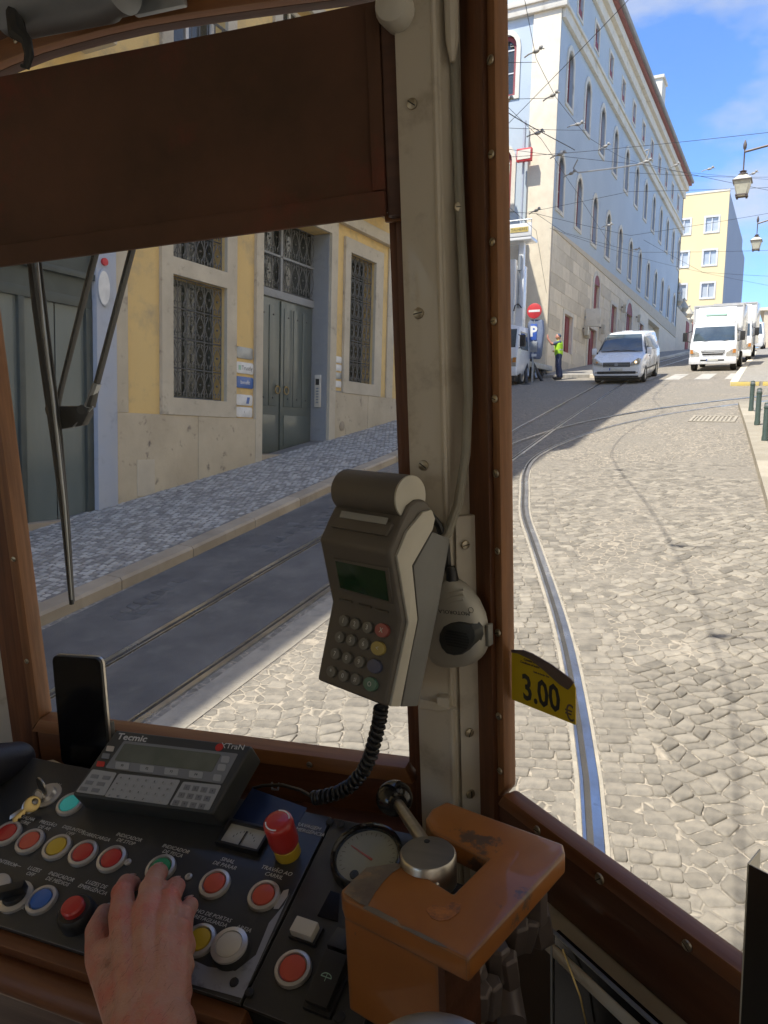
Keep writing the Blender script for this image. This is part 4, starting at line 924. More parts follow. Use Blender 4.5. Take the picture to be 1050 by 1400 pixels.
obj('wall', MB().box(-8.6, -5.6, 86, 90, 8, gz(86)+3.0), MAT['orangewall'], t, I0); obj('coping', MB().box(-8.7, -5.5, 85.9, 90.1, gz(86)+3.0, gz(86)+3.15), MAT['rooftile'], t, I0)
t = thing('cream_gatehouse', 'cream flat roofed building at the right edge above the pavement', 'building', T((-2, 66, gz(66))))
obj('wall', MB().box(-2.1, 6, 62, 74, 6, gz(62)+1.9), MAT['cream'], t, I0); obj('wall', MB().box(-3.2, 6, 74.1, 86, 6, gz(70)+3.7), MAT['bstone'], t, I0); obj('roof', MB().box(-3.6, 6, 73.9, 86.3, gz(70)+3.7, gz(70)+3.95), MAT['cream'], t, I0)
t = thing('awning', 'dark awning jutting over the pavement at the right edge', 'awning', T((-.1, 44, gz(44)+2.75)))
obj('cloth', MB().prism([(-1.5, 0), (.6, .95), (.6, 1.0), (-1.5, .06)], -2.2, 2.2, ax='y'), MAT['vblack'], t); obj('arm', MB().tube([(-1.35, -2.1, .02), (.8, -2.1, -.1)], .03, 6), MAT['galv'], t)
# ================================================================== vehicles
def slope(y): return atan2(gz(y+1)-gz(y-1), 2)
def loft(secs):
    "secs: list of (y, [(x,z)...]) half outlines from bottom to top; mirrored"
    mb = MB(); n = len(secs[0][1])*2; vs = []
    for y, h in secs:
        ring_ = [(x, z) for x, z in h]+[(-x, z) for x, z in reversed(h)]
        vs += [(x, y, z) for x, z in ring_]
    fs = [(j*n+i, j*n+(i+1) % n, (j+1)*n+(i+1) % n, (j+1)*n+i) for j in range(len(secs)-1) for i in range(n)]
    fs += [tuple(range(n))[::-1], tuple(range((len(secs)-1)*n, len(secs)*n))]
    return mb.add(vs, fs)
def wheel(parent, x, y, r, w_=.2):
    s = 1 if x > 0 else -1
    M = PW[parent.name] @ Matrix.Translation((x, y, r)) @ Matrix.Rotation(s*pi/2, 4, 'Y')
    t = obj('wheel', MB().lathe([(r*.62, -w_), (r*.95, -w_), (r, -w_*.8), (r, -w_*.2), (r*.95, 0), (r*.62, 0), (r*.6, -.03)], 24), MAT['tyre'], parent, M)
    rm = MB().lathe([(r*.60, -.05), (r*.60, -.01), (r*.5, -.03), (r*.2, -.02), (.05, 0), (.01, .005)], 20); obj('rim', rm, MAT['alloy'], t, M)
    return t
def body_sec(y, zt, wt, zb, w_, belt=1.12):
    b = min(belt, zt-.04); return (y, [(w_*.9, zb), (w_*.985, zb+.14), (w_, min(.62, b-.05)), (w_*.985, b), (wt+.03 if zt > belt+.1 else w_*.95, max(b+.01, zt-.09)), (wt*.93, zt-.02), (wt*.5, zt)])
def side_x(z, wb, wt, zb, zt): return wb+(wt-wb)*(z-zb)/(zt-zb)
vt = thing('white_van', 'white passenger van with lit headlamps coming down the street', 'van', T((-5.60, 27.2, gz(27.2)), rx=slope(29.5), rz=radians(1.2)) @ Matrix.Scale(.87, 4))
secs = [body_sec(0, .72, .80, .34, .86), body_sec(.05, .86, .84, .27, .93), body_sec(.25, .98, .86, .24, .965), body_sec(.62, 1.12, .84, .24, .97), body_sec(.98, 1.20, .82, .24, .97),
        body_sec(1.32, 1.52, .75, .24, .97), body_sec(1.72, 1.86, .69, .24, .97), body_sec(2.1, 1.94, .70, .24, .97), body_sec(3.4, 1.97, .71, .24, .97), body_sec(4.75, 1.95, .71, .24, .97), body_sec(4.92, 1.85, .68, .28, .93)]
obj('body', loft(secs), MAT['vwhite'], vt, bevel=.012, ang=50)
MV = PW[vt.name]
def quadm(pts, th, off=(0, 0, 0)):
    "thin slab from four+ corner points"
    p = [Vector(q) for q in pts]; n = (p[1]-p[0]).cross(p[2]-p[0]).normalized(); k = len(p); mb = MB()
    return mb.add([tuple(q) for q in p]+[tuple(q+n*th) for q in p], [tuple(range(k))[::-1], tuple(range(k, 2*k))]+[(i, (i+1) % k, k+(i+1) % k, k+i) for i in range(k)])
ws = obj('windscreen', quadm([(-.83, .96, 1.225), (.83, .96, 1.225), (.66, 1.69, 1.86), (-.66, 1.69, 1.86)], .02), MAT['vglass'], vt, bevel=.004)
for s in (1, -1):
    obj('wiper', MB().tube([(s*.55, .93, 1.23), (s*.05, .98, 1.28)], .012, 5), MAT['vblack'], ws)
    sx = lambda z: s*(side_x(z, .968, .725, 1.12, 1.86)+.008)
    for a0, a1, b0, b1 in ((1.22, 1.95, 1.72, 1.95), (2.02, 3.05, 2.02, 3.05), (3.12, 4.3, 3.12, 4.25)):
        obj('side_window', quadm([(sx(1.2), a0, 1.2), (sx(1.2), a1, 1.2), (sx(1.76), b1, 1.76), (sx(1.76), b0, 1.76)], .008*s), MAT['vglass'], vt)
    m_ = obj('mirror', MB().box(s*.98, s*1.17, .98, 1.10, 1.10, 1.36), MAT['vwhite'], vt, bevel=.03)
    obj('mirror_arm', MB().box(s*.93, s*1.0, 1.02, 1.1, 1.12, 1.2), MAT['vblack'], m_)
    obj('headlight', loft_ := MB().prism([(s*.52, .70), (s*.88, .78), (s*.93, .98), (s*.82, 1.0), (s*.56, .83)], -.10, .05, ax='y'), MAT['lampg'], vt, bevel=.01)
    obj('bulb', MB().ball((s*.74, -.045, .85), .045, 10, 6), pm('headlamp_lit', (.9, .7, .4), .3, emit=((1, .72, .35), 1.6)) if s == 1 else MAT['amber'], vt)
    obj('fog_lamp', MB().box(s*.66, s*.82, -.01, .03, .42, .48), MAT['lampg'], vt, bevel=.01)
    for y in (.95, 3.95): wheel(vt, s*.975, y, .335)
    obj('door_handle', MB().box(s*.975, s*.99, 1.75, 1.92, .98, 1.01), MAT['vblack'], vt); obj('door_seam', MB().box(s*.972, s*.978, 1.98, 1.99, .35, 1.2).box(s*.972, s*.978, 3.08, 3.09, .35, 1.2), MAT['vblack'], vt)
    obj('side_trim', MB().box(s*.972, s*.982, 1.3, 3.55, .5, .56), MAT['vblack'], vt)
gr = obj('grille', MB().box(-.52, .52, -.015, .06, .66, .84), MAT['vblack'], vt, bevel=.02)
for z in (.70, .755, .81): obj('grille_bar', MB().box(-.50, .50, -.03, .0, z-.009, z+.009), MAT['galv'], gr)
obj('badge', MB().prism([(.07*cos(a*pi/8), .76+.07*sin(a*pi/8)) for a in range(16)], .0, .045, ax='y'), MAT['galv'], gr)
obj('bumper_vent', MB().box(-.74, .74, -.02, .06, .40, .50), MAT['vblack'], vt, bevel=.02); obj('bumper_lip', MB().box(-.84, .84, -.03, .1, .27, .33), MAT['vblack'], vt, bevel=.02)
npl = obj('number_plate', MB().box(-.26, .26, -.045, -.02, .535, .635), MAT['plate'], vt, bevel=.004); obj('plate_band', MB().box(-.26, -.22, -.048, -.045, .535, .635), MAT['eublue'], npl)
obj('underside', MB().box(-.85, .85, .3, 4.8, .12, .3), MAT['vblack'], vt)
obj('roof_vent', MB().box(-.2, .2, 2.2, 2.5, 1.95, 2.0), MAT['vwhite'], vt, bevel=.02)

def truck_cab(t, W=1.0, H=2.15, hw=None):
    secs = [(0.0, [(W*.93, .42), (W*.97, .6), (W*.98, 1.0), (W*.97, 1.12), (W*.93, 1.2), (W*.6, 1.21)]), (.10, [(W*.96, .38), (W, .6), (W, 1.1), (W*.99, 1.28), (W*.93, 1.38), (W*.6, 1.40)]),
            (.42, [(W*.96, .38), (W, .6), (W, 1.1), (W*.97, 1.6), (W*.90, H-.08), (W*.6, H-.02)]), (1.5, [(W*.96, .38), (W, .6), (W, 1.1), (W*.97, 1.6), (W*.90, H-.04), (W*.6, H)])]
    obj('cab', loft(secs), MAT['vwhite'], t, bevel=.02, ang=50)
    ws = obj('windscreen', quadm([(-W*.88, .085, 1.34), (W*.88, .085, 1.34), (W*.83, .37, H-.18), (-W*.83, .37, H-.18)], .02), MAT['vglass'], t, bevel=.005)
    for s in (-.5, .3): obj('wiper', MB().tube([(s, .06, 1.30), (s+.32, .07, 1.37)], .015, 5), MAT['vblack'], ws)
    for s in (1, -1):
        obj('side_window', quadm([(s*W*.99, .35, 1.3), (s*W*.99, 1.25, 1.3), (s*W*.93, 1.25, H-.25), (s*W*.93, .5, H-.25)], .008*s), MAT['vglass'], t)
        m = obj('mirror', MB().box(s*(W+.1), s*(W+.3), -.12, .0, 1.35, 1.75), MAT['vblack'], t, bevel=.02); obj('mirror_arm', MB().tube([(s*W*.95, .2, 1.8), (s*(W+.18), -.05, 1.72)], .018, 5).tube([(s*W*.95, .2, 1.3), (s*(W+.18), -.05, 1.38)], .018, 5), MAT['vblack'], m)
        obj('headlight', MB().prism([(s*W*.56, .66), (s*W*.95, .66), (s*W*.97, .98), (s*W*.84, .98), (s*W*.58, .82)], -.04, .03, ax='y'), MAT['lampg'], t, bevel=.01)
        obj('indicator', MB().prism([(s*W*.82, .80), (s*W*.96, .80), (s*W*.96, .97), (s*W*.85, .97)], .0, .045, ax='y'), MAT['amber'], t)
    g = obj('grille', MB().prism([(-W*.50, .92), (-W*.42, .72), (W*.42, .72), (W*.50, .92)], -.02, .03, ax='y'), MAT['vblack'], t)
    obj('grille_bar', MB().box(-W*.44, W*.44, -.05, -.01, .80, .825).box(-W*.47, W*.47, -.05, -.01, .87, .895), MAT['vwhite'], g)
    b = obj('bumper', MB().box(-W, W, -.12, .12, .32, .62), MAT['vwhite'], t, bevel=.04)
    obj('bumper_slot', MB().box(-W*.5, -W*.18, -.125, -.1, .46, .53).box(W*.18, W*.5, -.125, -.1, .46, .53), MAT['vblack'], b)
    npl = obj('number_plate', MB().box(-.25, .25, -.14, -.12, .47, .57), MAT['plate'], t, bevel=.003); obj('plate_band', MB().box(-.25, -.21, -.143, -.14, .47, .57), MAT['eublue'], npl)
def box_truck(label, x, y, W=1.0, zb=2.95, L=5.4, defl=True, rz=0, sc=1.0):
    t = thing('box_truck', label, 'truck', T((x, y, gz(y)), rx=slope(y+2), rz=rz) @ Matrix.Scale(sc, 4), 'white box trucks parked nose to tail at the kerb')
    truck_cab(t, W)
    obj('cargo_box', MB().box(-W*1.06, W*1.06, 1.65, L, .85, zb), MAT['vwhite'], t, bevel=.02)
    obj('box_frame', MB().ring([(-W*1.08, .83), (W*1.08, .83), (W*1.08, zb+.02), (-W*1.08, zb+.02)], [(-W*1.02, .9), (W*1.02, .9), (W*1.02, zb-.05), (-W*1.02, zb-.05)], -1.66, -1.62, ax='y'), MAT['whiteframe'], t)
    if defl:
        d = obj('wind_deflector', quadm([(-W*.82, .45, 2.13), (W*.82, .45, 2.13), (W*.80, 1.3, zb-.12), (-W*.80, 1.3, zb-.12)], .03), MAT['vwhite'], t, bevel=.01)
        obj('lettering_band', quadm([(-W*.45, .78, 2.46), (W*.45, .78, 2.46), (W*.45, .86, 2.54), (-W*.45, .86, 2.54)], .04), MAT['wingreen'], d)
        obj('deflector_side', quadm([(W*.82, .45, 2.13), (W*.80, 1.3, zb-.12), (W*.8, 1.45, 2.15)], .02).add(*(lambda m: (m.v, m.f))(quadm([(-W*.82, .45, 2.13), (-W*.8, 1.45, 2.15), (-W*.80, 1.3, zb-.12)], .02))), MAT['vwhite'], d)
    obj('chassis', MB().box(-.45, .45, .8, L-.1, .55, .84).box(-.9, .9, .5, 1.4, .3, .42), MAT['vblack'], t)
    for s in (1, -1):
        for yy in (.75, L-1.3): wheel(t, s*W*.96, yy, .38, .24)
        obj('mudguard', MB().box(s*W*.7, s*W*.98, .2, 1.25, .4, .55), MAT['vblack'], t)
    return t
box_truck('front white box truck facing downhill beyond the crossing with roof deflector', -3.17, 33.4, zb=2.95, sc=.87)
box_truck('second white box truck parked behind the front truck', -3.12, 41.0, W=1.0, zb=3.05, L=6.2, rz=radians(.5), sc=.92)
t = thing('small_white_van', 'small white van far up the pavement behind the parked trucks', 'van', T((-3.35, 60, gz(60)), rx=slope(61)))
obj('body', loft([body_sec(0, .9, .7, .3, .8), body_sec(.5, 1.15, .78, .25, .85), body_sec(1.2, 2.0, .65, .25, .86), body_sec(3.9, 2.05, .65, .25, .86)]), MAT['vwhite'], t, bevel=.01)
obj('windscreen', quadm([(-.72, .5, 1.2), (.72, .5, 1.2), (.6, 1.1, 1.85), (-.6, 1.1, 1.85)], .03), MAT['vglass'], t)
for s in (1, -1):
    for yy in (.7, 3.2): wheel(t, s*.86, yy, .3)
# lifting truck in the cross street
ct = thing('lift_truck', 'white lift truck with raised boom and outriggers at the left corner', 'truck', T((-10.05, 27.0, gz(27.0)+.02), rx=radians(1.5)))
truck_cab(ct, .98, 2.2)
obj('flatbed', MB().box(-.95, .95, 1.6, 4.6, .75, .95), MAT['galv'], ct, bevel=.01); obj('chassis', MB().box(-.45, .45, .5, 4.5, .4, .75), MAT['vblack'], ct)
obj('front_apron', MB().box(-.9, .9, -.05, .4, .12, .34), MAT['vblack'], ct, bevel=.02)
for s in (1, -1):
    for yy in (.75, 3.6): wheel(ct, s*.95, yy, .38, .24)
obj('turret', MB().box(-.35, .45, 2.0, 2.8, .95, 2.3), MAT['vwhite'], ct, bevel=.03)
obj('boom', MB().box(.12, .42, 2.1, 2.5, 2.2, 4.6).box(-.25, -.02, 2.3, 2.6, 1.5, 4.9), MAT['vwhite'], ct, bevel=.02)
obj('inner_boom', MB().box(.18, .36, 2.15, 2.4, 4.6, 5.5), MAT['vwhite'], ct, bevel=.01)
obj('hydraulic_ram', MB().cone((.27, 2.02, 3.0), (.27, 2.06, 4.9), .05, .05).cone((.27, 2.02, 4.4), (.27, 2.06, 4.95), .08, .08), MAT['galv'], ct)
obj('hook', MB().tube([(.1, 2.0, 2.9), (.16, 1.95, 3.1), (.3, 1.95, 3.14), (.4, 2.0, 3.0)], .025, 6), MAT['vblack'], ct)
pf = obj('work_platform', MB().box(-.9, .72, 1.9, 2.7, 5.5, 5.62).box(-.9, .72, 1.88, 1.94, 5.62, 6.1), MAT['vwhite'], ct, bevel=.02)
obj('platform_label', MB().box(-.1, .6, 1.865, 1.88, 5.78, 5.96), MAT['kyellow'], pf)
text('label_lettering', 'TALHERES', .14, PW[ct.name] @ Matrix(((1, 0, 0, .25), (0, 0, -1, 1.863), (0, 1, 0, 5.87), (0, 0, 0, 1))), MAT['printd'], pf)
obj('rail', MB().tube([(.68, 2.0, 5.6), (.68, 2.0, 6.25), (-.85, 2.0, 6.25)], .025, 6), MAT['galv'], pf)
for s, a in ((1, .75), (1, 1.55)):
    og = obj('outrigger', MB().cone((s*.85, a+.6, .95), (s*(1.20+.25*(a > 1)), a-.3+.6*(a > 1), .06), .075, .055, 8).cone((s*.8, a+.6, 1.1), (s*1.0, a+.3, .55), .09, .09, 8), MAT['vblack'], ct)
    obj('outrigger_foot', MB().lathe([(.2, 0), (.2, .03), (.08, .07)], 14, (s*(1.20+.25*(a > 1)), a-.3+.6*(a > 1), 0)), MAT['vblack'], og)
    obj('outrigger_sleeve', MB().cone((s*.95, a+.45, .75), (s*1.12, a+.05+.3*(a > 1), .33), .06, .06, 8), MAT['galv'], og)

# ================================================================== people
def capsules(name, caps, voxel, sm=6, balls=()):
    "one continuous body from overlapping tapered limbs, joined by voxel remesh and smoothing"
    mb = MB()
    for (a, b, ra, rb) in caps:
        a, b = Vector(a), Vector(b); n = 12
        k = max(2, int((b-a).length/(max(ra, rb)*.6))+1)
        mb.tube([a.lerp(b, i/k) for i in range(k+1)], [ra+(rb-ra)*i/k for i in range(k+1)], n)
        mb.ball(a, ra, 12, 8); mb.ball(b, rb, 12, 8)
    for (c, r, sc) in balls: mb.ball(c, r, 16, 12, sc)
    me = bpy.data.meshes.new(name); me.from_pydata(mb.v, [], mb.f)
    o = bpy.data.objects.new('tmp', me); COL.objects.link(o)
    m = o.modifiers.new('r', 'REMESH'); m.mode = 'VOXEL'; m.voxel_size = voxel; m.adaptivity = 0
    m = o.modifiers.new('s', 'SMOOTH'); m.factor = .5; m.iterations = sm
    dg = bpy.context.evaluated_depsgraph_get(); r = bpy.data.meshes.new_from_object(o.evaluated_get(dg)); bpy.data.objects.remove(o)
    r.name = name; r.polygons.foreach_set('use_smooth', [True]*len(r.polygons)); return r
pz = gz(29.4)+.02
wk = thing('person', 'worker in yellow hi-vis vest and navy trousers raising one arm', 'person', T((-8.25, 29.4, pz), rz=radians(-68)))
H_ = 1.72/1.75
def P_(x, y, z): return (x*H_, y*H_, z*H_)
hip, ch, nk, hd = P_(0, .02, .93), P_(0, -.02, 1.28), P_(0, 0, 1.47), P_(0, -.05, 1.62)
# local: faces -y, arm on +x is raised
caps = [(P_(-.09, 0, .92), P_(-.16, .05, .50), .085, .06), (P_(-.16, .05, .50), P_(-.17, .13, .09), .055, .042), (P_(-.17, .12, .06), P_(-.18, -.06, .04), .04, .035),
        (P_(.09, 0, .92), P_(.12, -.03, .50), .085, .06), (P_(.12, -.03, .50), P_(.13, .02, .09), .055, .042), (P_(.13, .02, .06), P_(.14, -.15, .04), .04, .035),
        (P_(-.05, 0, .95), P_(-.06, -.02, 1.3), .12, .13), (P_(.05, 0, .95), P_(.06, -.02, 1.3), .12, .13), (P_(0, 0, 1.38), P_(0, -.02, 1.55), .065, .06),
        (P_(-.17, 0, 1.40), P_(-.24, .05, 1.14), .055, .045), (P_(-.24, .05, 1.14), P_(-.08, -.2, 1.08), .04, .032), (P_(-.08, -.2, 1.08), P_(0, -.23, 1.09), .034, .025),
        (P_(.17, 0, 1.41), P_(.16, -.30, 1.33), .058, .048), (P_(.16, -.30, 1.33), P_(.13, -.46, 1.55), .046, .038), (P_(.13, -.46, 1.58), P_(.12, -.47, 1.68), .042, .028)]
pb = obj('body', capsules('body', caps, .014, 4, [(P_(0, -.05, 1.63), .10*H_, (.82, 1.0, 1.18)), (P_(0, -.15, 1.61), .022, (1, 1, 1)), (P_(.085, -.04, 1.62), .025, (.5, 1, 1.2)), (P_(-.085, -.04, 1.62), .025, (.5, 1, 1.2))]), MAT['skin'], wk)
obj('shirt', capsules('shirt', [(P_(-.06, 0, 1.0), P_(-.08, -.02, 1.32), .14, .145), (P_(.06, 0, 1.0), P_(.08, -.02, 1.32), .14, .145), (P_(-.17, 0, 1.40), P_(-.23, .04, 1.2), .07, .065), (P_(.17, 0, 1.41), P_(.165, -.2, 1.35), .075, .068)], .014, 4), MAT['greytee'], wk)
vs_ = obj('vest', capsules('vest', [(P_(-.06, 0, .98), P_(-.09, -.02, 1.34), .155, .155), (P_(.06, 0, .98), P_(.09, -.02, 1.34), .155, .155), (P_(-.1, 0, 1.36), P_(.1, 0, 1.38), .11, .11)], .014, 3), MAT['hivis'], wk)
obj('reflective_band', MB().ring([(.228*cos(a*pi/12)*H_, .165*sin(a*pi/12)) for a in range(24)], [(.20*cos(a*pi/12)*H_, .14*sin(a*pi/12)) for a in range(24)], 1.10*H_, 1.15*H_), MAT['silver'], vs_)
obj('trousers', capsules('trousers', [(P_(-.08, 0, .97), P_(.08, 0, .97), .135, .135), (P_(-.09, 0, .92), P_(-.17, .05, .50), .13, .10), (P_(-.17, .05, .50), P_(-.18, .13, .14), .10, .09), (P_(.09, 0, .92), P_(.13, -.03, .50), .13, .10), (P_(.13, -.03, .50), P_(.14, .02, .14), .10, .09)], .014, 3), MAT['navy'], wk)
for a, b in ((P_(-.17, .13, .05), P_(-.18, -.08, .04)), (P_(.13, .03, .05), P_(.14, -.17, .04))): obj('shoe', capsules('shoe', [(a, b, .055, .048)], .014, 2), MAT['shoe'], wk)
obj('hair', MB().ball(P_(0, -.025, 1.665), .098*H_, 14, 10, (.84, .95, .95)), MAT['greytee'], wk)

# ================================================================== street furniture
def bollard(px, py, ph, label):
    g = hitg(px, py, .12); d = (g-CAM).dot(FW); h = ph*d/FPX
    t = thing('bollard', label, 'bollard', T(g), 'green bollards along the right pavement')
    r = .046
    mb = MB().lathe([(r*1.15, 0), (r*1.15, .06), (r, .09), (r, h*.84), (r*1.15, h*.85), (r*1.15, h*.88), (r, h*.89), (r, h*.95), (r*.8, h*.99), (r*.3, h)], 16)
    obj('post', mb, MAT['bollard'], t); obj('collar', MB().lathe([(r*1.02, h*.90), (r*1.04, h*.91), (r*1.04, h*.94), (r*1.02, h*.95)], 16), MAT['galv'], t)
bollard(1026.6, 562, 41, 'farthest and smallest of the green bollards by the side street')
bollard(1035, 581, 50, 'middle green bollard on the right pavement edge')
bollard(1045.5, 602.5, 52, 'nearest green bollard cut by the right edge of the picture')
ns = thing('no_entry_sign', 'round red no entry sign on a post at the building corner', 'sign', T((-8.95, 28.4, gz(28.4))))
obj('pole', MB().cone((0, 0, 0), (0, 0, 2.75), .03, .03, 10), MAT['galv'], ns)
Ms = PW[ns.name] @ Matrix(((1, 0, 0, 0), (0, 0, -1, -.05), (0, 1, 0, 2.62), (0, 0, 0, 1)))
dsk = obj('disc', MB().lathe([(.27, 0), (.28, .004), (.28, .016), (.27, .02)], 32), MAT['redsign'], ns, Ms); obj('bar', MB().box(-.215, .215, -.04, .04, .021, .024), MAT['whitesign'], dsk, Ms)
pk = thing('parking_ticket_machine', 'parking machine with white P on blue under a grey blue cover', 'ticket machine', T((-8.95, 28.45, gz(28.4)+.0)))
obj('cover', MB().prism([(-.33, .9), (.24, .86), (.30, 1.0), (.36, 1.9), (.3, 2.3), (-.16, 2.33), (-.25, 2.2), (-.36, 1.1)], .06, -.16, ax='y'), MAT['bluecover'], pk, bevel=.04)
Mp = PW[pk.name] @ Matrix(((1, 0, 0, 0), (0, 0, -1, -.065), (0, 1, 0, 0), (0, 0, 0, 1)))
pp = obj('panel', MB().box(-.13, .12, 1.55, 2.15, 0, .015), MAT['eublue'], pk, Mp, bevel=.01); text('letter', 'P', .52, Mp @ T((-.01, 1.86, .017)), MAT['whitesign'], pp, bold=.02)
obj('keypad', MB().box(-.14, .16, 1.12, 1.5, 0, .03), MAT['galv'], pk, Mp, bevel=.01); obj('slot', MB().box(-.04, .14, .95, 1.04, 0, .03), MAT['whitesign'], pk, Mp)
obj('stem', MB().cone((-.0, .02, 0), (0, .02, .95), .035, .035, 10), MAT['galv'], pk)
# floodlight box on a tall pole by the end wall
t = thing('street_pole', 'slim blue grey pole with a red framed box sign against the end wall', 'pole', T((-10.52, 31.02, gz(31.0))))
obj('post', MB().cone((0, 0, 0), (0, 0, 10.2), .06, .045, 10), MAT['bluepil'], t)
bx = obj('box_sign', MB().box(-.22, .40, -.28, -.1, 8.55, 9.05), MAT['redsign'], t, bevel=.02); obj('panel', MB().box(-.18, .36, -.295, -.28, 8.62, 8.98), MAT['cream'], bx)
obj('bracket', MB().box(-.04, .04, -.12, .05, 9.1, 9.9).box(.0, .2, -.05, .05, 5.6, 5.66).box(.16, .2, -.05, .05, 5.2, 5.66), MAT['bluepil'], t)
# flat sign box on the stone wall
t = thing('wall_sign_box', 'pale grey box sign projecting from the stone plinth', 'sign', T((XB+.02, 37.2, 8.0)))
obj('box', MB().box(.08, .75, -.1, .1, -.2, .62), MAT['cream'], t, bevel=.03); obj('arm', MB().box(0, .1, -.03, .03, .2, .3), MAT['galv'], t); obj('lower_box', MB().box(.05, .3, -.12, .12, -.75, -.35), MAT['lstone'], t, bevel=.02)
# street lanterns
def lantern(px, py, Y, h, label, wallx, top):
    P = hity(px, py, Y)
    t = thing('street_lantern', label, 'street lamp', T(P), 'iron wall lanterns on long brackets')
    s = h
    fr_ = MB()
    b0, b1 = .26*s, .40*s
    for a in range(4):
        c, d = (1 if a in (0, 3) else -1), (1 if a < 2 else -1)
        fr_.cone((c*b0*.72, d*b0*.72, -.5*s), (c*b1*.80, d*b1*.80, .12*s), .018, .018, 4)
    fr_.ring([(-b0, -b0), (b0, -b0), (b0, b0), (-b0, b0)], [(-b0*.8, -b0*.8), (b0*.8, -b0*.8), (b0*.8, b0*.8), (-b0*.8, b0*.8)], -.52*s, -.47*s)
    fr_.ring([(-b1, -b1), (b1, -b1), (b1, b1), (-b1, b1)], [(-b1*.8, -b1*.8), (b1*.8, -b1*.8), (b1*.8, b1*.8), (-b1*.8, b1*.8)], .10*s, .15*s)
    for c in (1, -1):
        for d in (1, -1): fr_.box(c*b0*.75-.02, c*b0*.75+.02, d*b0*.75-.02, d*b0*.75+.02, -.58*s, -.5*s)
    obj('frame', fr_, MAT['lampmetal'], t)
    obj('glass', MB().prism([(-b0*.85, -b0*.85), (b0*.85, -b0*.85), (b0*.85, b0*.85), (-b0*.85, b0*.85)], -.47*s, .10*s, [(-b1*.88, -b1*.88), (b1*.88, -b1*.88), (b1*.88, b1*.88), (-b1*.88, b1*.88)]), MAT['lampglass'], t, smooth=False)
    obj('cap', MB().prism([(-b1*.95, -b1*.95), (b1*.95, -b1*.95), (b1*.95, b1*.95), (-b1*.95, b1*.95)], .15*s, .38*s, [(-b0*.6, -b0*.6), (b0*.6, -b0*.6), (b0*.6, b0*.6), (-b0*.6, b0*.6)]), MAT['lampglass'], t, smooth=False)
    obj('chimney', MB().lathe([(.19*s, .38*s), (.2*s, .45*s), (.1*s, .5*s), (.16*s, .56*s), (.03*s, .62*s), (.015, top*.5), (.015, top*.96), (.035, top), (.04, top+.08), (.01, top+.18)], 12), MAT['lampmetal'], t)
    n = 10; L_ = wallx-P.x
    br = MB(); br.tube([(L_*k/n, 0, top*.9+.22*sin(pi*k/n*.9)) for k in range(n+1)], .025, 6)
    br.tube([(L_*.35+L_*.65*k/n, 0, top*.9-.35*(k/n)**2+.12*sin(pi*k/n)) for k in range(n+1)], .018, 6)
    obj('bracket', br, MAT['lampmetal'], t)
    obj('wall_plate', MB().box(L_-.04, L_, -.06, .06, top*.9-.55, top*.9+.25), MAT['lampmetal'], t)
lantern(1015, 252, 19.6, .50, 'larger iron lantern on its bracket against the blue sky', 2.6, .78)
lantern(1034, 332, 29.5, .46, 'smaller iron lantern farther up the street', .75, .70)
# overhead wires
WG = 'overhead tram wires'
def wire(pts, label, r=.0065):
    P = [hity(px, py, Y) for px, py, Y in pts]; out = []
    for a, b in zip(P, P[1:]):
        for k in range(6):
            t = k/6; q = a.lerp(b, t); q.z -= .02*(b-a).length*.15*4*t*(1-t); out.append(q)
    out.append(P[-1]); mb = MB(); mb.tube(out, r, 5)
    o = obj('overhead_wire', mb, MAT['wire']); tag(o, label, 'wire', WG); return o
_wn = 0
WL = ['thick overhead wire crossing steeply before the top corner of the blue building', 'contact wire with a row of clamps sagging over the blue facade', 'overhead wire running down from the upper clamp to the stone pilaster', 'short level wire ending at the first row of facade windows',
      'topmost short wire beside the arched window of the end wall', 'short wire ending at the clamp on the stone pilaster', 'wire descending gently across the facade towards the larger lantern', 'wire rising to the right across the open sky above the lanterns',
      'wire in front of the middle windows passing below the larger lantern', 'wire sagging in the middle of the facade and rising past the yellow building', 'level wire running from the curved bracket past the larger lantern', 'low wire descending towards the far yellow building',
      'wire dropping from the pilaster clamp towards the no entry sign', 'lowest wire in front of the top of the far yellow building', 'wire from the lower pilaster clamp to the middle of the facade']
for pts in ([(861, -2, 16), (690, 174, 19), (640, 228, 20)], [(717, -2, 15), (733, 80, 18), (760, 133, 20), (803, 187, 24), (850, 215, 29), (905, 232, 36), (1060, 246, 44)], [(640, 90, 16), (688, 140, 19), (740, 190, 21), (755, 212, 22), (788, 262, 27), (835, 335, 34)],
            [(640, 172, 18), (720, 176, 20), (803, 178, 24)], [(640, 86, 17), (733, 85, 18)], [(640, 136, 18), (757, 134, 20)], [(640, 196, 20), (755, 212, 22), (890, 226, 26), (1060, 262, 30)], [(640, 218, 22), (790, 208, 22), (1060, 180, 22)],
            [(722, 290, 26), (860, 262, 28), (1060, 256, 30)], [(640, 285, 24), (733, 292, 24), (862, 322, 30), (1060, 290, 34)], [(860, 236, 30), (990, 242, 32), (1060, 242, 34)], [(752, 312, 26), (850, 345, 34), (940, 368, 44), (1060, 392, 50)], [(640, 196, 20), (660, 250, 20), (733, 315, 27), (747, 400, 31)], [(880, 328, 36), (960, 372, 40), (1060, 378, 44)], [(733, 292, 26), (772, 318, 28), (872, 345, 34), (1060, 342, 40)]):
    _wn += 1; wire(pts, WL[_wn-1])
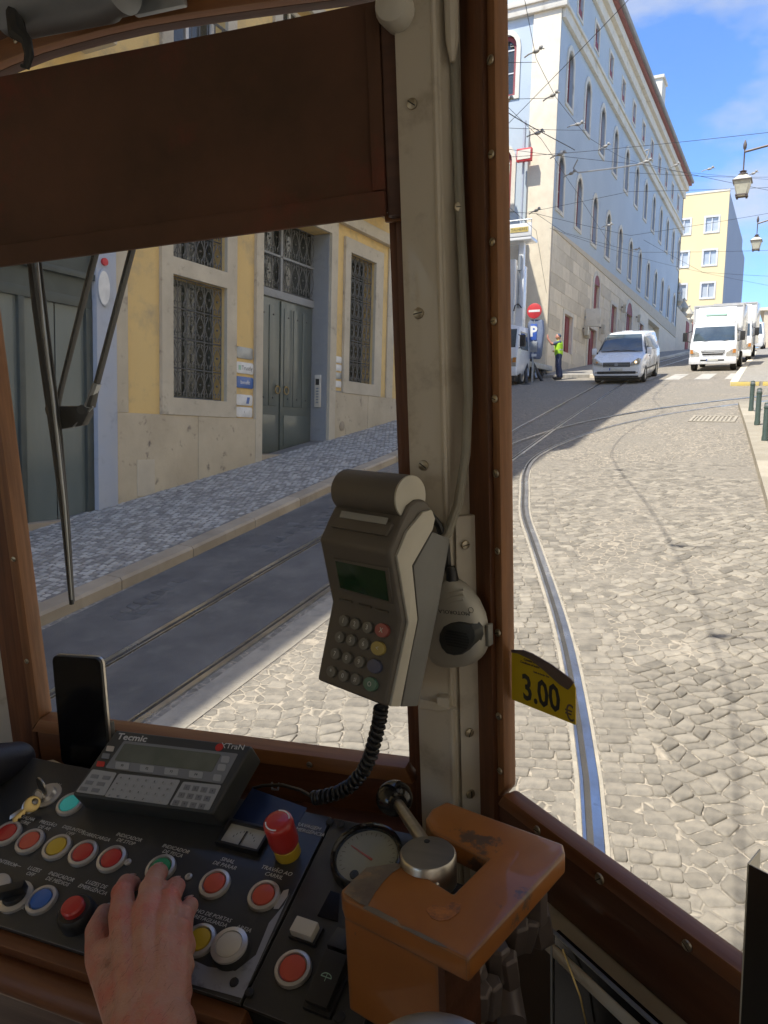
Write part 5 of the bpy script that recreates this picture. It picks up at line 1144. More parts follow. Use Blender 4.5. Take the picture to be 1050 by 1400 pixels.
def clamp(px, py, Y, lb, s=1.0):
    P = hity(px, py, Y); t = thing('wire_clamp', lb, 'insulator', T(P, rz=R_.uniform(-.5, .5)), 'insulator clamps on the wires')
    t.scale = (s, s, s); PW[t.name] = PW[t.name] @ Matrix.Diagonal((s, s, s, 1))
    obj('insulator', MB().ball((0, 0, 0), .06, 8, 6, (1.6, .8, .8)).ball((.12, 0, .05), .05, 8, 6), MAT['insul'], t); obj('arm', MB().tube([(-.3, 0, -.06), (-.2, 0, -.02), (0, 0, 0), (.12, 0, .05), (.2, 0, 0)], .018, 5), MAT['insul'], t)
CLB = ['topmost clamp, on the contact wire in front of the pilaster', 'second clamp down the contact wire, beside the pilaster edge', 'clamp on the contact wire before the first upper arched window', 'clamp on the contact wire before the second upper arched window', 'clamp in front of the pilaster where two wires meet', 'clamp at the pilaster edge just above the lower arched windows', 'clamp at the window frame edge beside the end wall window', 'clamp holding the right end of the long curved bracket', 'clamp in front of the far cornice of the blue building', 'clamp against the sky between the building and the larger lantern', 'clamp against the sky beside the larger lantern', 'clamp at the lower left end of the long curved bracket', 'small clamp amid the lower facade windows', 'small clamp near the far end of the lower facade windows', 'clamp on the wire crossing the pilaster at mid height']
for (px, py, Y), lb in zip(((733, 70, 18), (756, 130, 20), (790, 170, 23), (828, 200, 27), (735, 182, 21), (766, 211, 22), (694, 138, 19), (884, 221, 26), (924, 226, 32), (970, 231, 34), (1030, 237, 34), (781, 237, 24), (832, 308, 34), (870, 341, 38), (733, 288, 26)), CLB): clamp(px, py, Y, lb)
P0 = [hity(*q) for q in ((790, 218, 24), (784, 230, 24), (790, 236, 24), (840, 230, 25), (880, 224, 26), (886, 212, 26), (888, 204, 26), (882, 206, 26))]
o = obj('wire_bracket', MB().tube(P0, .022, 6), MAT['insul']); tag(o, 'long curved pale bracket hanging between the wires', 'bracket')

# contact wire over the curving track: its shadow lies on the sunlit cobbles
cw = [(-1.35, -6), (-1.75, 1.0), (-2.1, 3.3), (-2.7, 5.5), (-3.35, 7.5), (-4.0, 9.2), (-4.45, 10.8), (-4.6, 13.0), (-4.5, 16.5)]
cwp = resample(cw, .5)
o = obj('contact_wire', MB().tube([(p.x, p.y, gz(p.y)+5.7) for p in cwp], .008, 6), MAT['wire']); tag(o, 'contact wire above the curving track whose shadow crosses the road', 'wire')
for k, (x, y) in enumerate(((-2.1, 3.3), (-2.7, 5.5), (-4.06, 9.2))):
    z = gz(y)+5.72; t = thing('wire_clamp', ('clamp on the contact wire nearest above the tram', 'clamp on the contact wire over the curving track', 'clamp on the contact wire over the bend of the track')[k], 'insulator', T((x, y, z)), 'insulator clamps on the wires')
    obj('insulator', MB().box(-.03, .10, -.03, .03, -.02, .04), MAT['insul'], t, bevel=.01); obj('arm', MB().cone((.1, 0, .03), (.55, .1, .08), .016, .006, 6), MAT['insul'], t)
# ================================================================== THE TRAM CAB
# tram frame: X right, Y forward, Z up, origin at the viewer's eye
def camvec(a, b, c): return RT*a + UP*b + FW*c
_D = camvec(232/1050, -5600/1050, 1.0).normalized(); _Lv = camvec(-3125, 30, 1050).normalized()
ZT = -_D; XT = -_Lv; XT = (XT-ZT*XT.dot(ZT)).normalized(); YT = ZT.cross(XT)
MT = Matrix(((XT.x, YT.x, ZT.x, CAM.x), (XT.y, YT.y, ZT.y, CAM.y), (XT.z, YT.z, ZT.z, CAM.z), (0, 0, 0, 1)))
def tl(P): return MT @ Vector(P)
def tz(px, py, z):
    I = MT.inverted().to_3x3(); d = I @ ray(px, py); return d*(z/d.z)
def ty(px, py, y):
    I = MT.inverted().to_3x3(); d = I @ ray(px, py); return d*(y/d.y)
def tfr(o, x, y):
    "world frame from tram-space origin and axes"
    return MT @ fr(o, x, y)
tram = thing('tram_cab', 'wooden tram cab with cream corner post, brown window frames and header', 'tram', MT @ T((0, .7, -.5)))
def tp_(name, mb, mat, M=None, **k): return obj(name, mb, MAT[mat], k.pop('parent', tram), M or MT, **k)
def screws(M, pts, parent, r=.0034, mat='screw'):
    for p in pts:
        q_ = r*R_.uniform(.88, 1.08); s = MB().lathe([(q_, 0), (q_*.9, q_*.3), (q_*.3, q_*.45)], 12); s.box(-q_*.85, q_*.85, -q_*.14, q_*.14, q_*.40, q_*.47)
        o_ = obj('screw', s, MAT[mat], parent, M @ T((p[0]+R_.uniform(-.0008, .0008), p[1]+R_.uniform(-.002, .002), p[2]), rz=R_.uniform(0, 3)))
        if mat == 'screw': obj('slot', MB().box(-q_*.8, q_*.8, -q_*.1, q_*.1, q_*.471, q_*.49), MAT['printd'], o_)
# front pane frame; front plane coordinates: u=x, v=z, normal towards the viewer
MF = MT @ Matrix(((1, 0, 0, 0), (0, 0, -1, .70), (0, 1, 0, 0), (0, 0, 0, 1)))   # local (u, v, w): w towards the viewer
XL, XR, ZS = -.688, -.222, -.402
ARC = [(ty(a, b, .70).x, ty(a, b, .70).z) for a, b in ((-60, 127), (0, 98), (53, 76), (133, 53), (213, 35), (320, 19), (420, 6), (520, -6))]
def arch_z(x): return lerpc(ARC, x)
lst = tp_('window_frame', MB().prism([(-.742, -.62), (-.702, -.62), (-.702, .9), (-.742, .9)], -.014, .004), 'woodv', MF, bevel=.003)
tp_('window_bead', MB().prism([(-.702, ZS-.016), (XL, ZS), (XL, .42), (-.702, .42)], -.013, .010), 'woodvl', MF, bevel=.003, parent=lst)
screws(MF, [(-.695, z, .0105) for z in (-.33, -.20, -.07, .06, .2)], lst)
rst = tp_('window_frame', MB().prism([(-.214, -.62), (-.2005, -.62), (-.2005, .9), (-.214, .9)], -.014, .006), 'woodv', MF, bevel=.002)
tp_('window_bead', MB().prism([(-.222, ZS+.001), (-.2145, ZS-.010), (-.2145, .42), (-.222, .42)], -.013, .000), 'woodv', MF, bevel=.0015, parent=rst)
tp_('window_clip', MB().box(-.222, -.204, .128, .136, .006, .012), 'woodl', MF, parent=rst, bevel=.001)
btm = tp_('window_sill', MB().box(-.702, -.2145, ZS-.20, ZS-.019, -.014, .002), 'wood', MF, bevel=.002)
tp_('window_bead', MB().prism([(-.702, ZS-.018), (-.2145, ZS-.018), (-.2225, ZS), (-.688, ZS)], -.013, .012), 'woodl', MF, bevel=.003, parent=btm)
screws(MF, [(x, ZS-.010, .0125) for x in (-.63, -.53, -.43, -.33)], btm)
hp_ = [(x, arch_z(x)) for x in frange(-.702, -.2145, .04)]
hdr = tp_('header', MB().prism(hp_+[(-.2145, .95), (-.702, .95)], -.014, .001), 'woodd', MF, bevel=.001)
tp_('arch_moulding', MB().ring([(x, z) for x, z in hp_], [(x, z+.020) for x, z in hp_], .001, .014, closed=False), 'woodl', MF, parent=hdr, bevel=.002)
screws(MF, [(x, arch_z(x)+.012, .0145) for x in (-.60, -.425, -.30)], hdr)
tp_('glass_pane', MB().prism([(XL-.006, ZS-.006), (XR+.004, ZS-.006), (XR+.004, .40), (XL-.006, .40)], -.0115, -.0085), 'pane', MF)
# outer skin left and the shell round the viewer
tp_('cream_panel', MB().box(-.86, -.744, -1.0, .9, -.06, -.004), 'cpaint', MF, bevel=.002)
tp_('side_glazing_bar', MB().prism([(-.86, .71), (-1.35, .33), (-1.38, .37), (-.88, .76)], -1.0, -.38), 'cpaint')
tp_('side_header', MB().prism([(-.86, .71), (-1.35, .33), (-1.38, .37), (-.88, .76)], .36, .9), 'dpaint')
tp_('front_apron', MB().prism([(-.86, .76), (-.86, .72), (-.14, .72), (.42, .20), (.46, .24), (-.13, .78)], -1.35, -.52), 'cpaint')
tp_('roof', MB().prism([(-1.42, -4.2), (.50, -4.2), (.50, .24), (-.12, .80), (-.88, .80), (-1.42, .37)], .62, .68), 'cpaint')
tp_('floor', MB().prism([(-1.42, -4.2), (.50, -4.2), (.50, .24), (-.12, .78), (-.88, .78), (-1.42, .37)], -1.42, -1.36), 'cabfloor')
tp_('side_wall', MB().box(-1.42, -1.38, -4.2, .34, -1.36, -.35).box(-1.42, -1.38, -4.2, .34, .50, .62), 'cpaint')
tp_('side_wall', MB().box(.46, .50, -4.2, .20, -1.36, -.35).box(.46, .50, -4.2, .20, .50, .62), 'cpaint')
for y in (-3.2, -2.2, -1.2, -.2): tp_('window_post', MB().box(-1.42, -1.38, y-.05, y+.05, -.35, .42), 'wood'); tp_('window_post', MB().box(.46, .50, y-.05, y+.05, -.35, .42), 'wood')
tp_('rear_wall', MB().box(-1.42, .50, -4.24, -4.2, -1.36, .68), 'cpaint')
# corner post
pp_ = [(-.2005, .735), (-.2005, .667), (-.168, .664), (-.1625, .667), (-.1605, .672), (-.1585, .6745), (-.1480, .684), (-.1465, .690), (-.1465, .735)]
pst = tp_('corner_post', MB().prism(pp_, -.75, .66), 'cpaint', bevel=.0012)
tp_('post_bead', MB().tube([(-.1665, .6655, -.75), (-.1665, .6655, .66)], .0032, 8), 'cpaint', parent=pst)
tp_('lower_cover', MB().prism([(-.1590, .667), (-.1425, .678), (-.1425, .69), (-.159, .68)], -.75, -.135), 'cpaint', parent=pst, bevel=.001)
MPf = MT @ Matrix(((1, 0, 0, 0), (0, 0, -1, .6655), (0, 1, 0, 0), (0, 0, 0, 1)))
screws(MPf, [(-.187, z, 0) for z in (.215, .045, -.09)], pst, .0048)
dv = Vector((.0145, .0105)); a45 = atan2(-.0165, .0125)
MPr = MT @ fr((-.1535, .6725, 0), (.76, .65, 0), (0, 0, 1)) 
screws(MPr, [(.001, z, .0035) for z in (.13, -.16, -.345, -.41)], pst, .0045)
# right angled pane
RX = Vector((.734, -.679, 0)); RO = Vector((-.1555, .70, 0))
MR = MT @ fr(RO, RX, (0, 0, 1))      # z axis of this frame points to the viewer
IR = MR
sR = lambda px, py: uv(MR, px, py)
zsr = -.397
rs = tp_('window_frame', MB().prism([(.004, -.70), (.046, -.70), (.046, .66), (.004, .66)], -.012, .008), 'woodv', MR, bevel=.004)
tp_('window_bead', MB().prism([(.046, zsr-.012), (.0575, zsr+.004), (.0575, .62), (.046, .62)], -.011, .004), 'woodvl', MR, bevel=.004, parent=rs)
screws(MR, [(.0525, z, .0045) for z in (.235, .165, .10, .036, -.03, -.095, -.165, -.24, -.32, -.375)], rs, .0038)
rb_ = tp_('window_sill', MB().box(.046, .78, zsr-.078, zsr-.0165, -.012, .003), 'woodd', MR, bevel=.003)
tp_('window_bead', MB().prism([(.0475, zsr-.016), (.78, zsr-.016), (.78, zsr), (.0585, zsr)], -.011, .007), 'wood', MR, bevel=.004, parent=rb_)
screws(MR, [(s, zsr-.008, .0075) for s in (.11, .185, .27, .36)], rb_, .0045)
tp_('window_frame', MB().box(.74, .80, -.6, .66, -.045, .008), 'woodv', MR); tp_('header', MB().box(.0, .80, .40, .66, -.045, .006), 'woodd', MR)
tp_('glass_pane', MB().box(.05, .76, zsr-.01, .62, -.0095, -.0065), 'pane', MR)
tp_('ledge_strip', MB().box(.035, .80, zsr-.094, zsr-.080, -.04, .030), 'cpaint', MR, bevel=.002)
tp_('lower_panel', MB().box(.035, .80, -1.3, zsr-.095, -.06, .0), 'dpaint', MR)
# cable down the post
pts = [ty(618, -20, .678), ty(622, 100, .677), ty(628, 260, .674), ty(636, 420, .670), ty(640, 540, .667), ty(637, 620, .664), ty(626, 690, .66), ty(612, 730, .655), ty(600, 742, .65)]
o = obj('grey_cable', MB().tube(pts, .0042, 10), MAT['cableg'], None, MT); tag(o, 'grey cable running down beside the cream corner post', 'cable')
pts = [ty(585, 700, .66), ty(600, 718, .655), ty(610, 745, .655), ty(612, 775, .66), ty(617, 790, .667)]
o = obj('black_lead', MB().tube(pts, .0035, 8), MAT['rubber'], None, MT); tag(o, 'short black lead going into the top of the microphone', 'cable')
t = thing('cable_guide', 'pale rounded cable guide at the top of the corner post', 'bracket', MT @ T((-.158, .668, .30)))
P0 = ty(617, -10, .668); P1 = ty(619, 85, .668)
obj('sleeve', MB().tube([P0+Vector((0, 0, .03)), P0, P0.lerp(P1, .7), P1], [.006, .0062, .0055, .002], 10), MAT['cpaint'], t, MT)

# roller blind
bl = thing('roller_blind', 'dark brown roller blind drawn half way down the front window', 'blind', MT @ T((-.45, .675, .33)))
MBl = MT @ Matrix(((1, 0, 0, 0), (0, 0, -1, .677), (0, 1, 0, 0), (0, 0, 0, 1)))
tlc = uv(MBl, 0, 105); trc = uv(MBl, 508, 2); blc = uv(MBl, 0, 361); brc = uv(MBl, 530, 290)
nx_, ny_ = 48, 24; mb = MB(); vs = []
x0, x1 = -.80, brc[0]
def ztop(x): return tlc[1]+(trc[1]-tlc[1])*(x-tlc[0])/(trc[0]-tlc[0])
def zbot(x): return blc[1]+(brc[1]-blc[1])*(x-blc[0])/(brc[0]-blc[0])
for j in range(ny_+1):
    for i in range(nx_+1):
        x = x0+(x1-x0)*i/nx_; z = zbot(x)+(ztop(x)-zbot(x))*j/ny_
        wv = .0016*noise.noise(Vector((x*9, z*14, 0)))+.001*sin(z*60+x*4)
        vs.append((x, z, wv))
n = nx_+1
mb.add(vs+[(a, b, c-.0015) for a, b, c in vs], [(j*n+i, j*n+i+1, (j+1)*n+i+1, (j+1)*n+i) for j in range(ny_) for i in range(nx_)]+[(len(vs)+j*n+i, len(vs)+(j+1)*n+i, len(vs)+(j+1)*n+i+1, len(vs)+j*n+i+1) for j in range(ny_) for i in range(nx_)])
obj('cloth', mb, MAT['leather'], bl, MBl)
obj('bottom_rail', MB().prism([(x0, zbot(x0)-.004), (x1, zbot(x1)-.004), (x1, zbot(x1)+.017), (x0, zbot(x0)+.017)], .001, .007), MAT['leather'], bl, MBl, bevel=.002)
obj('side_hem', MB().prism([(x1-.012, zbot(x1)+.018), (x1, zbot(x1)+.018), (x1, ztop(x1)-.003), (x1-.012, ztop(x1)-.003)], .0018, .004), MAT['leather'], bl, MBl, bevel=.001)
obj('side_channel', MB().box(x1-.0015, x1+.017, zbot(x1)-.004, .42, -.018, -.0018).box(x1+.0008, x1+.017, zbot(x1)-.004, .42, -.0018, .004), MAT['woodd'], bl, MBl, bevel=.003)
t = thing('blind_roller_end', 'white domed roller end cap beside the top of the post', 'cap', MT @ T(ty(538, 10, .655)))
mb = MB(); mb.X = Matrix.Rotation(pi/2, 4, 'X'); mb.lathe([(.010, -.02), (.0145, -.018), (.0155, .0), (.013, .008), (.006, .011)], 20); mb.X = None
obj('dome', mb, MAT['white'], t, bevel=0); obj('spindle', MB().box(-.012, .004, -.002, .02, .014, .06), MAT['white'], t, bevel=.003)
# wiper motor overhead
wm = thing('wiper_motor', 'dark grey wiper motor on a bracket under the header', 'motor', MT @ T(ty(78, -12, .62)))
mb = MB(); mb.X = Matrix.Rotation(pi/2, 4, 'Y'); mb.lathe([(.02, -.075), (.034, -.07), (.036, .03), (.033, .036), (.033, .05), (.012, .055)], 28); mb.X = None
obj('housing', mb, MAT['galv'], wm, PW[wm.name] @ T((.015, 0, .005), rz=.0))
obj('bracket', MB().box(.045, .098, .045, .052, -.010, .08).box(.045, .051, -.03, .05, -.006, .07), MAT['galv'], wm, bevel=.002)
obj('clamp_screw', MB().tube([(.06, .03, .000), (.08, .028, .004), (.10, .03, .012)], .0025, 6).ball((.10, .03, .012), .005, 8, 6), MAT['steel'], wm)
h = [ty(x, y, .60) for x, y in ((18, -10), (20, 20), (24, 45), (36, 55), (40, 75), (36, 92), (30, 90))]
o = obj('hanging_hook', MB().tube(h, [.006, .007, .008, .005, .004, .003, .002], 8), MAT['vblack'], None, MT); tag(o, 'dark curved hook hanging at the top left corner', 'hook')

# windscreen wiper outside the pane
wp = thing('windscreen_wiper', 'black twin arm windscreen wiper parked outside the left pane', 'wiper', MT @ T(ty(85, 570, .775)))
def tb(name, pts, r, mat, sc=(1, 1), n=8): return obj(name, MB().tube([ty(x, y, Y) for x, y, Y in pts], r, n, sc=sc), MAT[mat], wp, MT)
bd = tb('blade', [(40, 340, .760), (50, 420, .760), (62, 500, .760), (76, 600, .760), (88, 700, .760), (98, 826, .760)], [.004, .0052, .0062, .006, .005, .003], 'vblack', (1.0, 1))
tb('blade_spine', [(50, 345, .752), (60, 450, .750), (74, 560, .748), (88, 690, .750), (98, 820, .753)], [.0012, .0016, .002, .0018, .001], 'galv')
tb('blade_strip', [(54, 350, .768), (68, 470, .768), (84, 600, .768), (94, 720, .768), (100, 822, .765)], [.002]*5, 'vblack')
tb('arm', [(131, 345, .785), (104, 450, .782), (84, 530, .778), (76, 572, .775)], [.0042, .004, .0036, .003], 'vblack', (1.3, .7))
tb('arm', [(181, 340, .785), (152, 450, .782), (133, 522, .778), (124, 556, .776)], [.0042, .0042, .0042, .006], 'vblack', (1.3, .7))
tb('arm_end', [(133, 524, .778), (121, 556, .776)], [.007, .0075], 'galv', (1, .6))
pv = MB(); c0 = [ty(x, y, .770) for x, y in ((60, 556), (118, 555), (120, 566), (112, 582), (84, 587), (62, 566))]
pv.add([tuple(p) for p in c0]+[tuple(p+Vector((0, .012, 0))) for p in c0], [tuple(range(6))[::-1], tuple(range(6, 12))]+[(i, (i+1) % 6, 6+(i+1) % 6, 6+i) for i in range(6)])
obj('pivot_bracket', pv, MAT['vblack'], wp, MT, bevel=.002)
tb('link_rod', [(127, 556, .774), (112, 572, .772), (100, 584, .770)], [.0012]*3, 'galv')
tb('pivot_nut', [(112, 560, .768), (112, 560, .780)], [.006, .006], 'vblack')

# price card on the right pane
c3 = [uv(MR, *p, -.0055) for p in ((700, 889), (716, 890), (727, 896), (752, 911), (776, 927), (784, 934), (787, 941), (787, 991), (700, 956))]
pc = thing('price_card', 'yellow card reading 3.00 euro stuck to the right window', 'card', MR @ T((c3[0][0], c3[-1][1], -.005)))
obj('card', MB().prism(c3, -.0060, -.0052), MAT['pyel'], pc, MR)
bk = [uv(MR, *p, -.0045) for p in ((700, 888), (716, 888.5), (728, 893), (754, 908), (780, 927), (785, 933), (777, 943), (766, 936), (745, 917), (725, 901), (709, 893.5), (700, 892))]
obj('curled_edge', MB().prism(bk, -.0050, -.0035), MAT['pbrown'], pc, MR, bevel=.0006)
def mrtext(name, s, px, py, pxh, mat, slope_pts, sx=1.0, bold=0, parent=pc, w=-.0049):
    a = uv(MR, *slope_pts[0]); b = uv(MR, *slope_pts[1]); c = uv(MR, px, py, -.005); ang = atan2(b[1]-a[1], b[0]-a[0])
    d1 = uv(MR, px, py-pxh/2); d2 = uv(MR, px, py+pxh/2); size = abs(d1[1]-d2[1])/.72
    return text(name, s, size, MR @ T((c[0], c[1], w), rz=ang), MAT[mat], parent, depth=.0002, sx=sx, bold=bold)
SP = ((700, 956), (787, 991))
c = uv(MR, 738, 950)
mrtext('price', '3.00', 739, 949, 36, 'printd', SP, sx=.88, bold=.0006)
mrtext('currency', '€', 779, 976, 22, 'pbrown', SP, sx=.9)
mrtext('small_print', 'Consulte os\nConditions at board', 724, 906, 3.4, 'pbrown', SP)
mrtext('small_print', 'Tarifa de bordo  Fare', 740, 922, 2.6, 'pbrown', SP)

# ---------------------------------------------------------------- console
CXv = Vector((cos(radians(4)), -sin(radians(4)), 0)); CYv = Vector((sin(radians(4))*cos(radians(19)), cos(radians(4))*cos(radians(19)), sin(radians(19))))
CO = MT.inverted() @ (CAM+ray(225, 1185)*.70)
MC = MT @ fr(CO, CXv, CYv)
def C(px, py, h=0.0): return uv(MC, px, py, h)
cn = thing('control_console', 'black tram control console with round buttons and white Portuguese lettering', 'control panel', MC)
pl1 = [C(60, 1046), C(456, 1114), C(331, 1368), C(-90, 1262)]
# make them tidy parallelograms in panel coordinates
xb = pl1[1][0]; xl = -.34
yb, yf = .083, -.088
panel1 = [(xl, yb), (pl1[1][0]-.001, yb+.003), (pl1[2][0]-.001, yf), (xl, yf)]
obj('main_panel', MB().prism(panel1, -.005, 0), MAT['panelm'], cn, MC, bevel=.0012)
xr = .222
panel2 = [(pl1[1][0]+.0012, yb+.003), (xr+.02, yb+.003), (xr+.005, yf-.005), (pl1[2][0]+.0012, yf)]
obj('side_panel', MB().prism(panel2, -.006, -.001), MAT['panelm'], cn, MC, bevel=.0012)
w1 = [C(374, 1258), C(399, 1216), C(331, 1366), C(262, 1346), C(270, 1316), C(300, 1322), C(340, 1318)]
w1 = [C(396, 1222), C(331, 1365), C(255, 1344), C(262, 1312), C(284, 1322), C(322, 1328), C(350, 1306), C(368, 1262), C(388, 1238)]
obj('worn_corner', MB().prism(w1, .0002, .0005), MAT['panelw'], cn, MC)
obj('worn_patch', MB().prism([C(388, 1218), C(395, 1216), C(393, 1226), C(381, 1243), C(374, 1243), C(378, 1232)], .0002, .0006), MAT['bezel'], cn, MC)
# case below and wooden front
obj('case', MB().box(xl, xr, yf+.004, yb+.002, -.12, -.0065), MAT['vblack'], cn, MC)
obj('wood_lip', MB().prism([(xl, yf-.012), (pl1[2][0]+.004, yf-.012), (pl1[2][0]+.004, yf+.002), (xl, yf+.002)], -.03, -.007), MAT['wood'], cn, MC, bevel=.004)
obj('wood_rail', MB().tube([(xl, yf-.022, -.030), (.0, yf-.022, -.030), (.16, yf-.022, -.030)], .014, 16), MAT['wood'], cn, MC)
obj('wood_front', MB().box(xl, .24, yf-.03, yf-.018, -.34, -.045), MAT['woodd'], cn, MC)
obj('side_wood', MB().box(.13, .30, yf-.055, yf-.008, -.30, -.02), MAT['woodd'], cn, MC, bevel=.003)
obj('back_ledge', MB().box(-.85, -.20, .615, .685, -.475, -.455), MAT['woodd'], cn, MT, bevel=.003)
obj('cream_block', MB().prism([C(*p) for p in ((56, 1038), (72, 1036), (90, 1044), (84, 1054), (60, 1056))], -.02, -.002), MAT['cpaint'], cn, MC, bevel=.002)
for p in ((342, 1356), (320, 1347), (452, 1122), (463, 1392), (466, 1129)):
    u, v = C(*p); screws(MC, [(u, v, .0003)], cn, .0042, 'vblack')
for p in ((175, 1179), (258, 1199), (148, 1240)):
    u, v = C(*p); obj('indicator_stud', MB().lathe([(.0034, 0), (.0034, .001), (.0015, .0014), (.0012, .0006)], 14, (u, v, 0)), MAT['bezel'], cn, MC)
def pbtn(px, py, mat, parent=cn, R=.0142, cap=.0098, h=.004, nm='push_button'):
    u, v = C(px, py, .003); M = MC @ T((u, v, 0))
    b = obj(nm, MB().lathe([(R, 0), (R, .0022), (R*.96, .0034), (cap+.0012, .0040), (cap+.0006, .0030), (cap+.0005, .001)], 36), MAT['bezel'], parent, M)
    obj('lens', MB().lathe([(cap, .0005), (cap, h-.001), (cap*.93, h), (cap*.5, h+.0004), (.0003, h+.0005)], 30), MAT[mat], b, M); return b
for px, py, m in ((9, 1138, 'bred'), (40, 1149, 'bred2'), (77, 1157, 'byel'), (113, 1165, 'bred'), (152, 1173, 'bred'), (219, 1186, 'bgrn'), (293, 1207, 'bred2'), (360, 1223, 'bred2'), (56, 1229, 'bblu'), (272, 1284, 'byel')): pbtn(px, py, m)
pbtn(95, 1098, 'bteal'); pbtn(400, 1323, 'bred2', R=.0148, cap=.0105)
# mushroom white, hazard, selector
u, v = C(315, 1296, .006); M = MC @ T((u, v, 0)); b = obj('push_button', MB().lathe([(.0155, 0), (.0155, .004), (.014, .008), (.0125, .009)], 36), MAT['vblack'], cn, M); obj('bezel', MB().lathe([(.0150, .0085), (.0150, .0105), (.0112, .0115), (.0108, .0100)], 36), MAT['bezel'], b, M); obj('lens', MB().lathe([(.0106, .008), (.0106, .011), (.009, .0118), (.0003, .012)], 30), MAT['bwht'], b, M)
u, v = C(104, 1248, .008); M = MC @ T((u, v, 0)); b = obj('hazard_button', MB().lathe([(.0165, 0), (.0165, .005), (.0160, .010), (.0135, .013), (.0095, .013)], 36), MAT['rubber'], cn, M); obj('cap', MB().lathe([(.0098, .011), (.0098, .0175), (.0085, .019), (.0003, .0195)], 30), MAT['bred'], b, M)
u, v = C(20, 1224, .004); M = MC @ T((u, v, 0)); b = obj('selector_switch', MB().lathe([(.0155, 0), (.0155, .003), (.0110, .004), (.0105, .002)], 36), MAT['bezel'], cn, M)
obj('knob', MB().lathe([(.0105, .002), (.0105, .007), (.0095, .008)], 24).box(-.0125, .0125, -.0042, .0042, .006, .016), MAT['black'], b, M @ T((0, 0, 0), rz=radians(30)), bevel=.0008)
u, v = C(-2, 1214, .004); M = MC @ T((u-.006, v, 0)); obj('push_button', MB().lathe([(.0145, 0), (.0145, .003), (.0105, .004), (.0003, .005)], 30), MAT['bezel'], cn, M)
# emergency stop
es = thing('emergency_stop', 'red mushroom emergency stop button on a yellow collar', 'emergency button', MC @ T((*C(394, 1166), 0)) @ Matrix.Diagonal((.78, .78, .92, 1)))
Me = PW[es.name]
obj('collar', MB().lathe([(.0150, 0), (.0150, .012), (.0142, .013)], 32), MAT['byel'], es); 
obj('mushroom', MB().lathe([(.0142, .013), (.0165, .016), (.0172, .022), (.0168, .034), (.0172, .040), (.0165, .0445), (.013, .0465), (.009, .0470), (.0003, .0472)], 40), MAT['bred'], es, ang=60)
ar = MB()
for k in range(2):
    ar.ring([(.0142*cos(a), .0142*sin(a)) for a in [k*pi+.4+q*.22 for q in range(8)]], [(.0128*cos(a), .0128*sin(a)) for a in [k*pi+.4+q*.22 for q in range(8)]], .0466, .0471, closed=False)
obj('arrows', ar, MAT['whitesign'], es)
# meter window
mq = [C(*p, .002) for p in ((309, 1126), (372, 1141), (360, 1166), (297, 1149))]
mcx = sum(p[0] for p in mq)/4; mcy = sum(p[1] for p in mq)/4
M = MC @ T((mcx, mcy, 0), rz=atan2(mq[1][1]-mq[0][1], mq[1][0]-mq[0][0]))
mt = obj('ammeter', MB().ring([(-.0235, -.0135), (.0235, -.0135), (.0235, .0135), (-.0235, .0135)], [(-.021, -.011), (.021, -.011), (.021, .011), (-.021, .011)], 0, .007), MAT['black'], cn, M, bevel=.0006)
obj('dial', MB().box(-.021, .021, -.011, .011, .001, .002), MAT['gaugeface'], mt, M); nd = MB().box(-.001, .0003, -.010, .006, .003, .0035)
for q in range(9): a = radians(150-q*15); nd.box(.013*cos(a)-.0002, .013*cos(a)+.0002, -.008+.014*sin(a)-.001, -.008+.014*sin(a)+.001, .002, .0023)
obj('needle', nd, MAT['printd'], mt, M)
# pressure gauge on the side panel
gq = C(501, 1168, .008); M = MC @ T((*gq, 0)); gr_ = .0315
pg = thing('pressure_gauge', 'round pressure gauge with black rim behind the orange guard', 'gauge', M)
obj('rim', MB().lathe([(gr_*1.04, -.001), (gr_*1.04, .006), (gr_, .010), (gr_*.95, .0105), (gr_*.88, .008), (gr_*.86, .004)], 48), MAT['blackg'], pg)
obj('face', MB().lathe([(gr_*.86, .003), (gr_*.86, .0045), (.0003, .0046)], 40), MAT['gaugeface'], pg)
tk = MB()
for q in range(25):
    a = radians(225-q*270/24); c, s = cos(a), sin(a); r0, r1 = gr_*(.66 if q % 4 == 0 else .72), gr_*.78; w_ = .0002
    tk.add([(c*r0-s*w_, s*r0+c*w_, .0047), (c*r0+s*w_, s*r0-c*w_, .0047), (c*r1+s*w_, s*r1-c*w_, .0047), (c*r1-s*w_, s*r1+c*w_, .0047)], [(0, 1, 2, 3)])
obj('scale', tk, MAT['printd'], pg, kind='stuff')
obj('needle', MB().prism([(-.001, -.006), (.001, -.006), (.0003, gr_*.62), (-.0003, gr_*.62)], .005, .0055), MAT['bred2'], pg, M @ T((0, 0, 0), rz=1.2)); obj('hub', MB().lathe([(.004, .0048), (.004, .0065), (.001, .007)], 20, (-.004, -gr_*.62, 0)), MAT['black'], pg)
obj('glass', MB().lathe([(gr_*.9, .0075), (gr_*.9, .008), (.0002, .0081)], 40), MAT['gaugeglass'], pg)
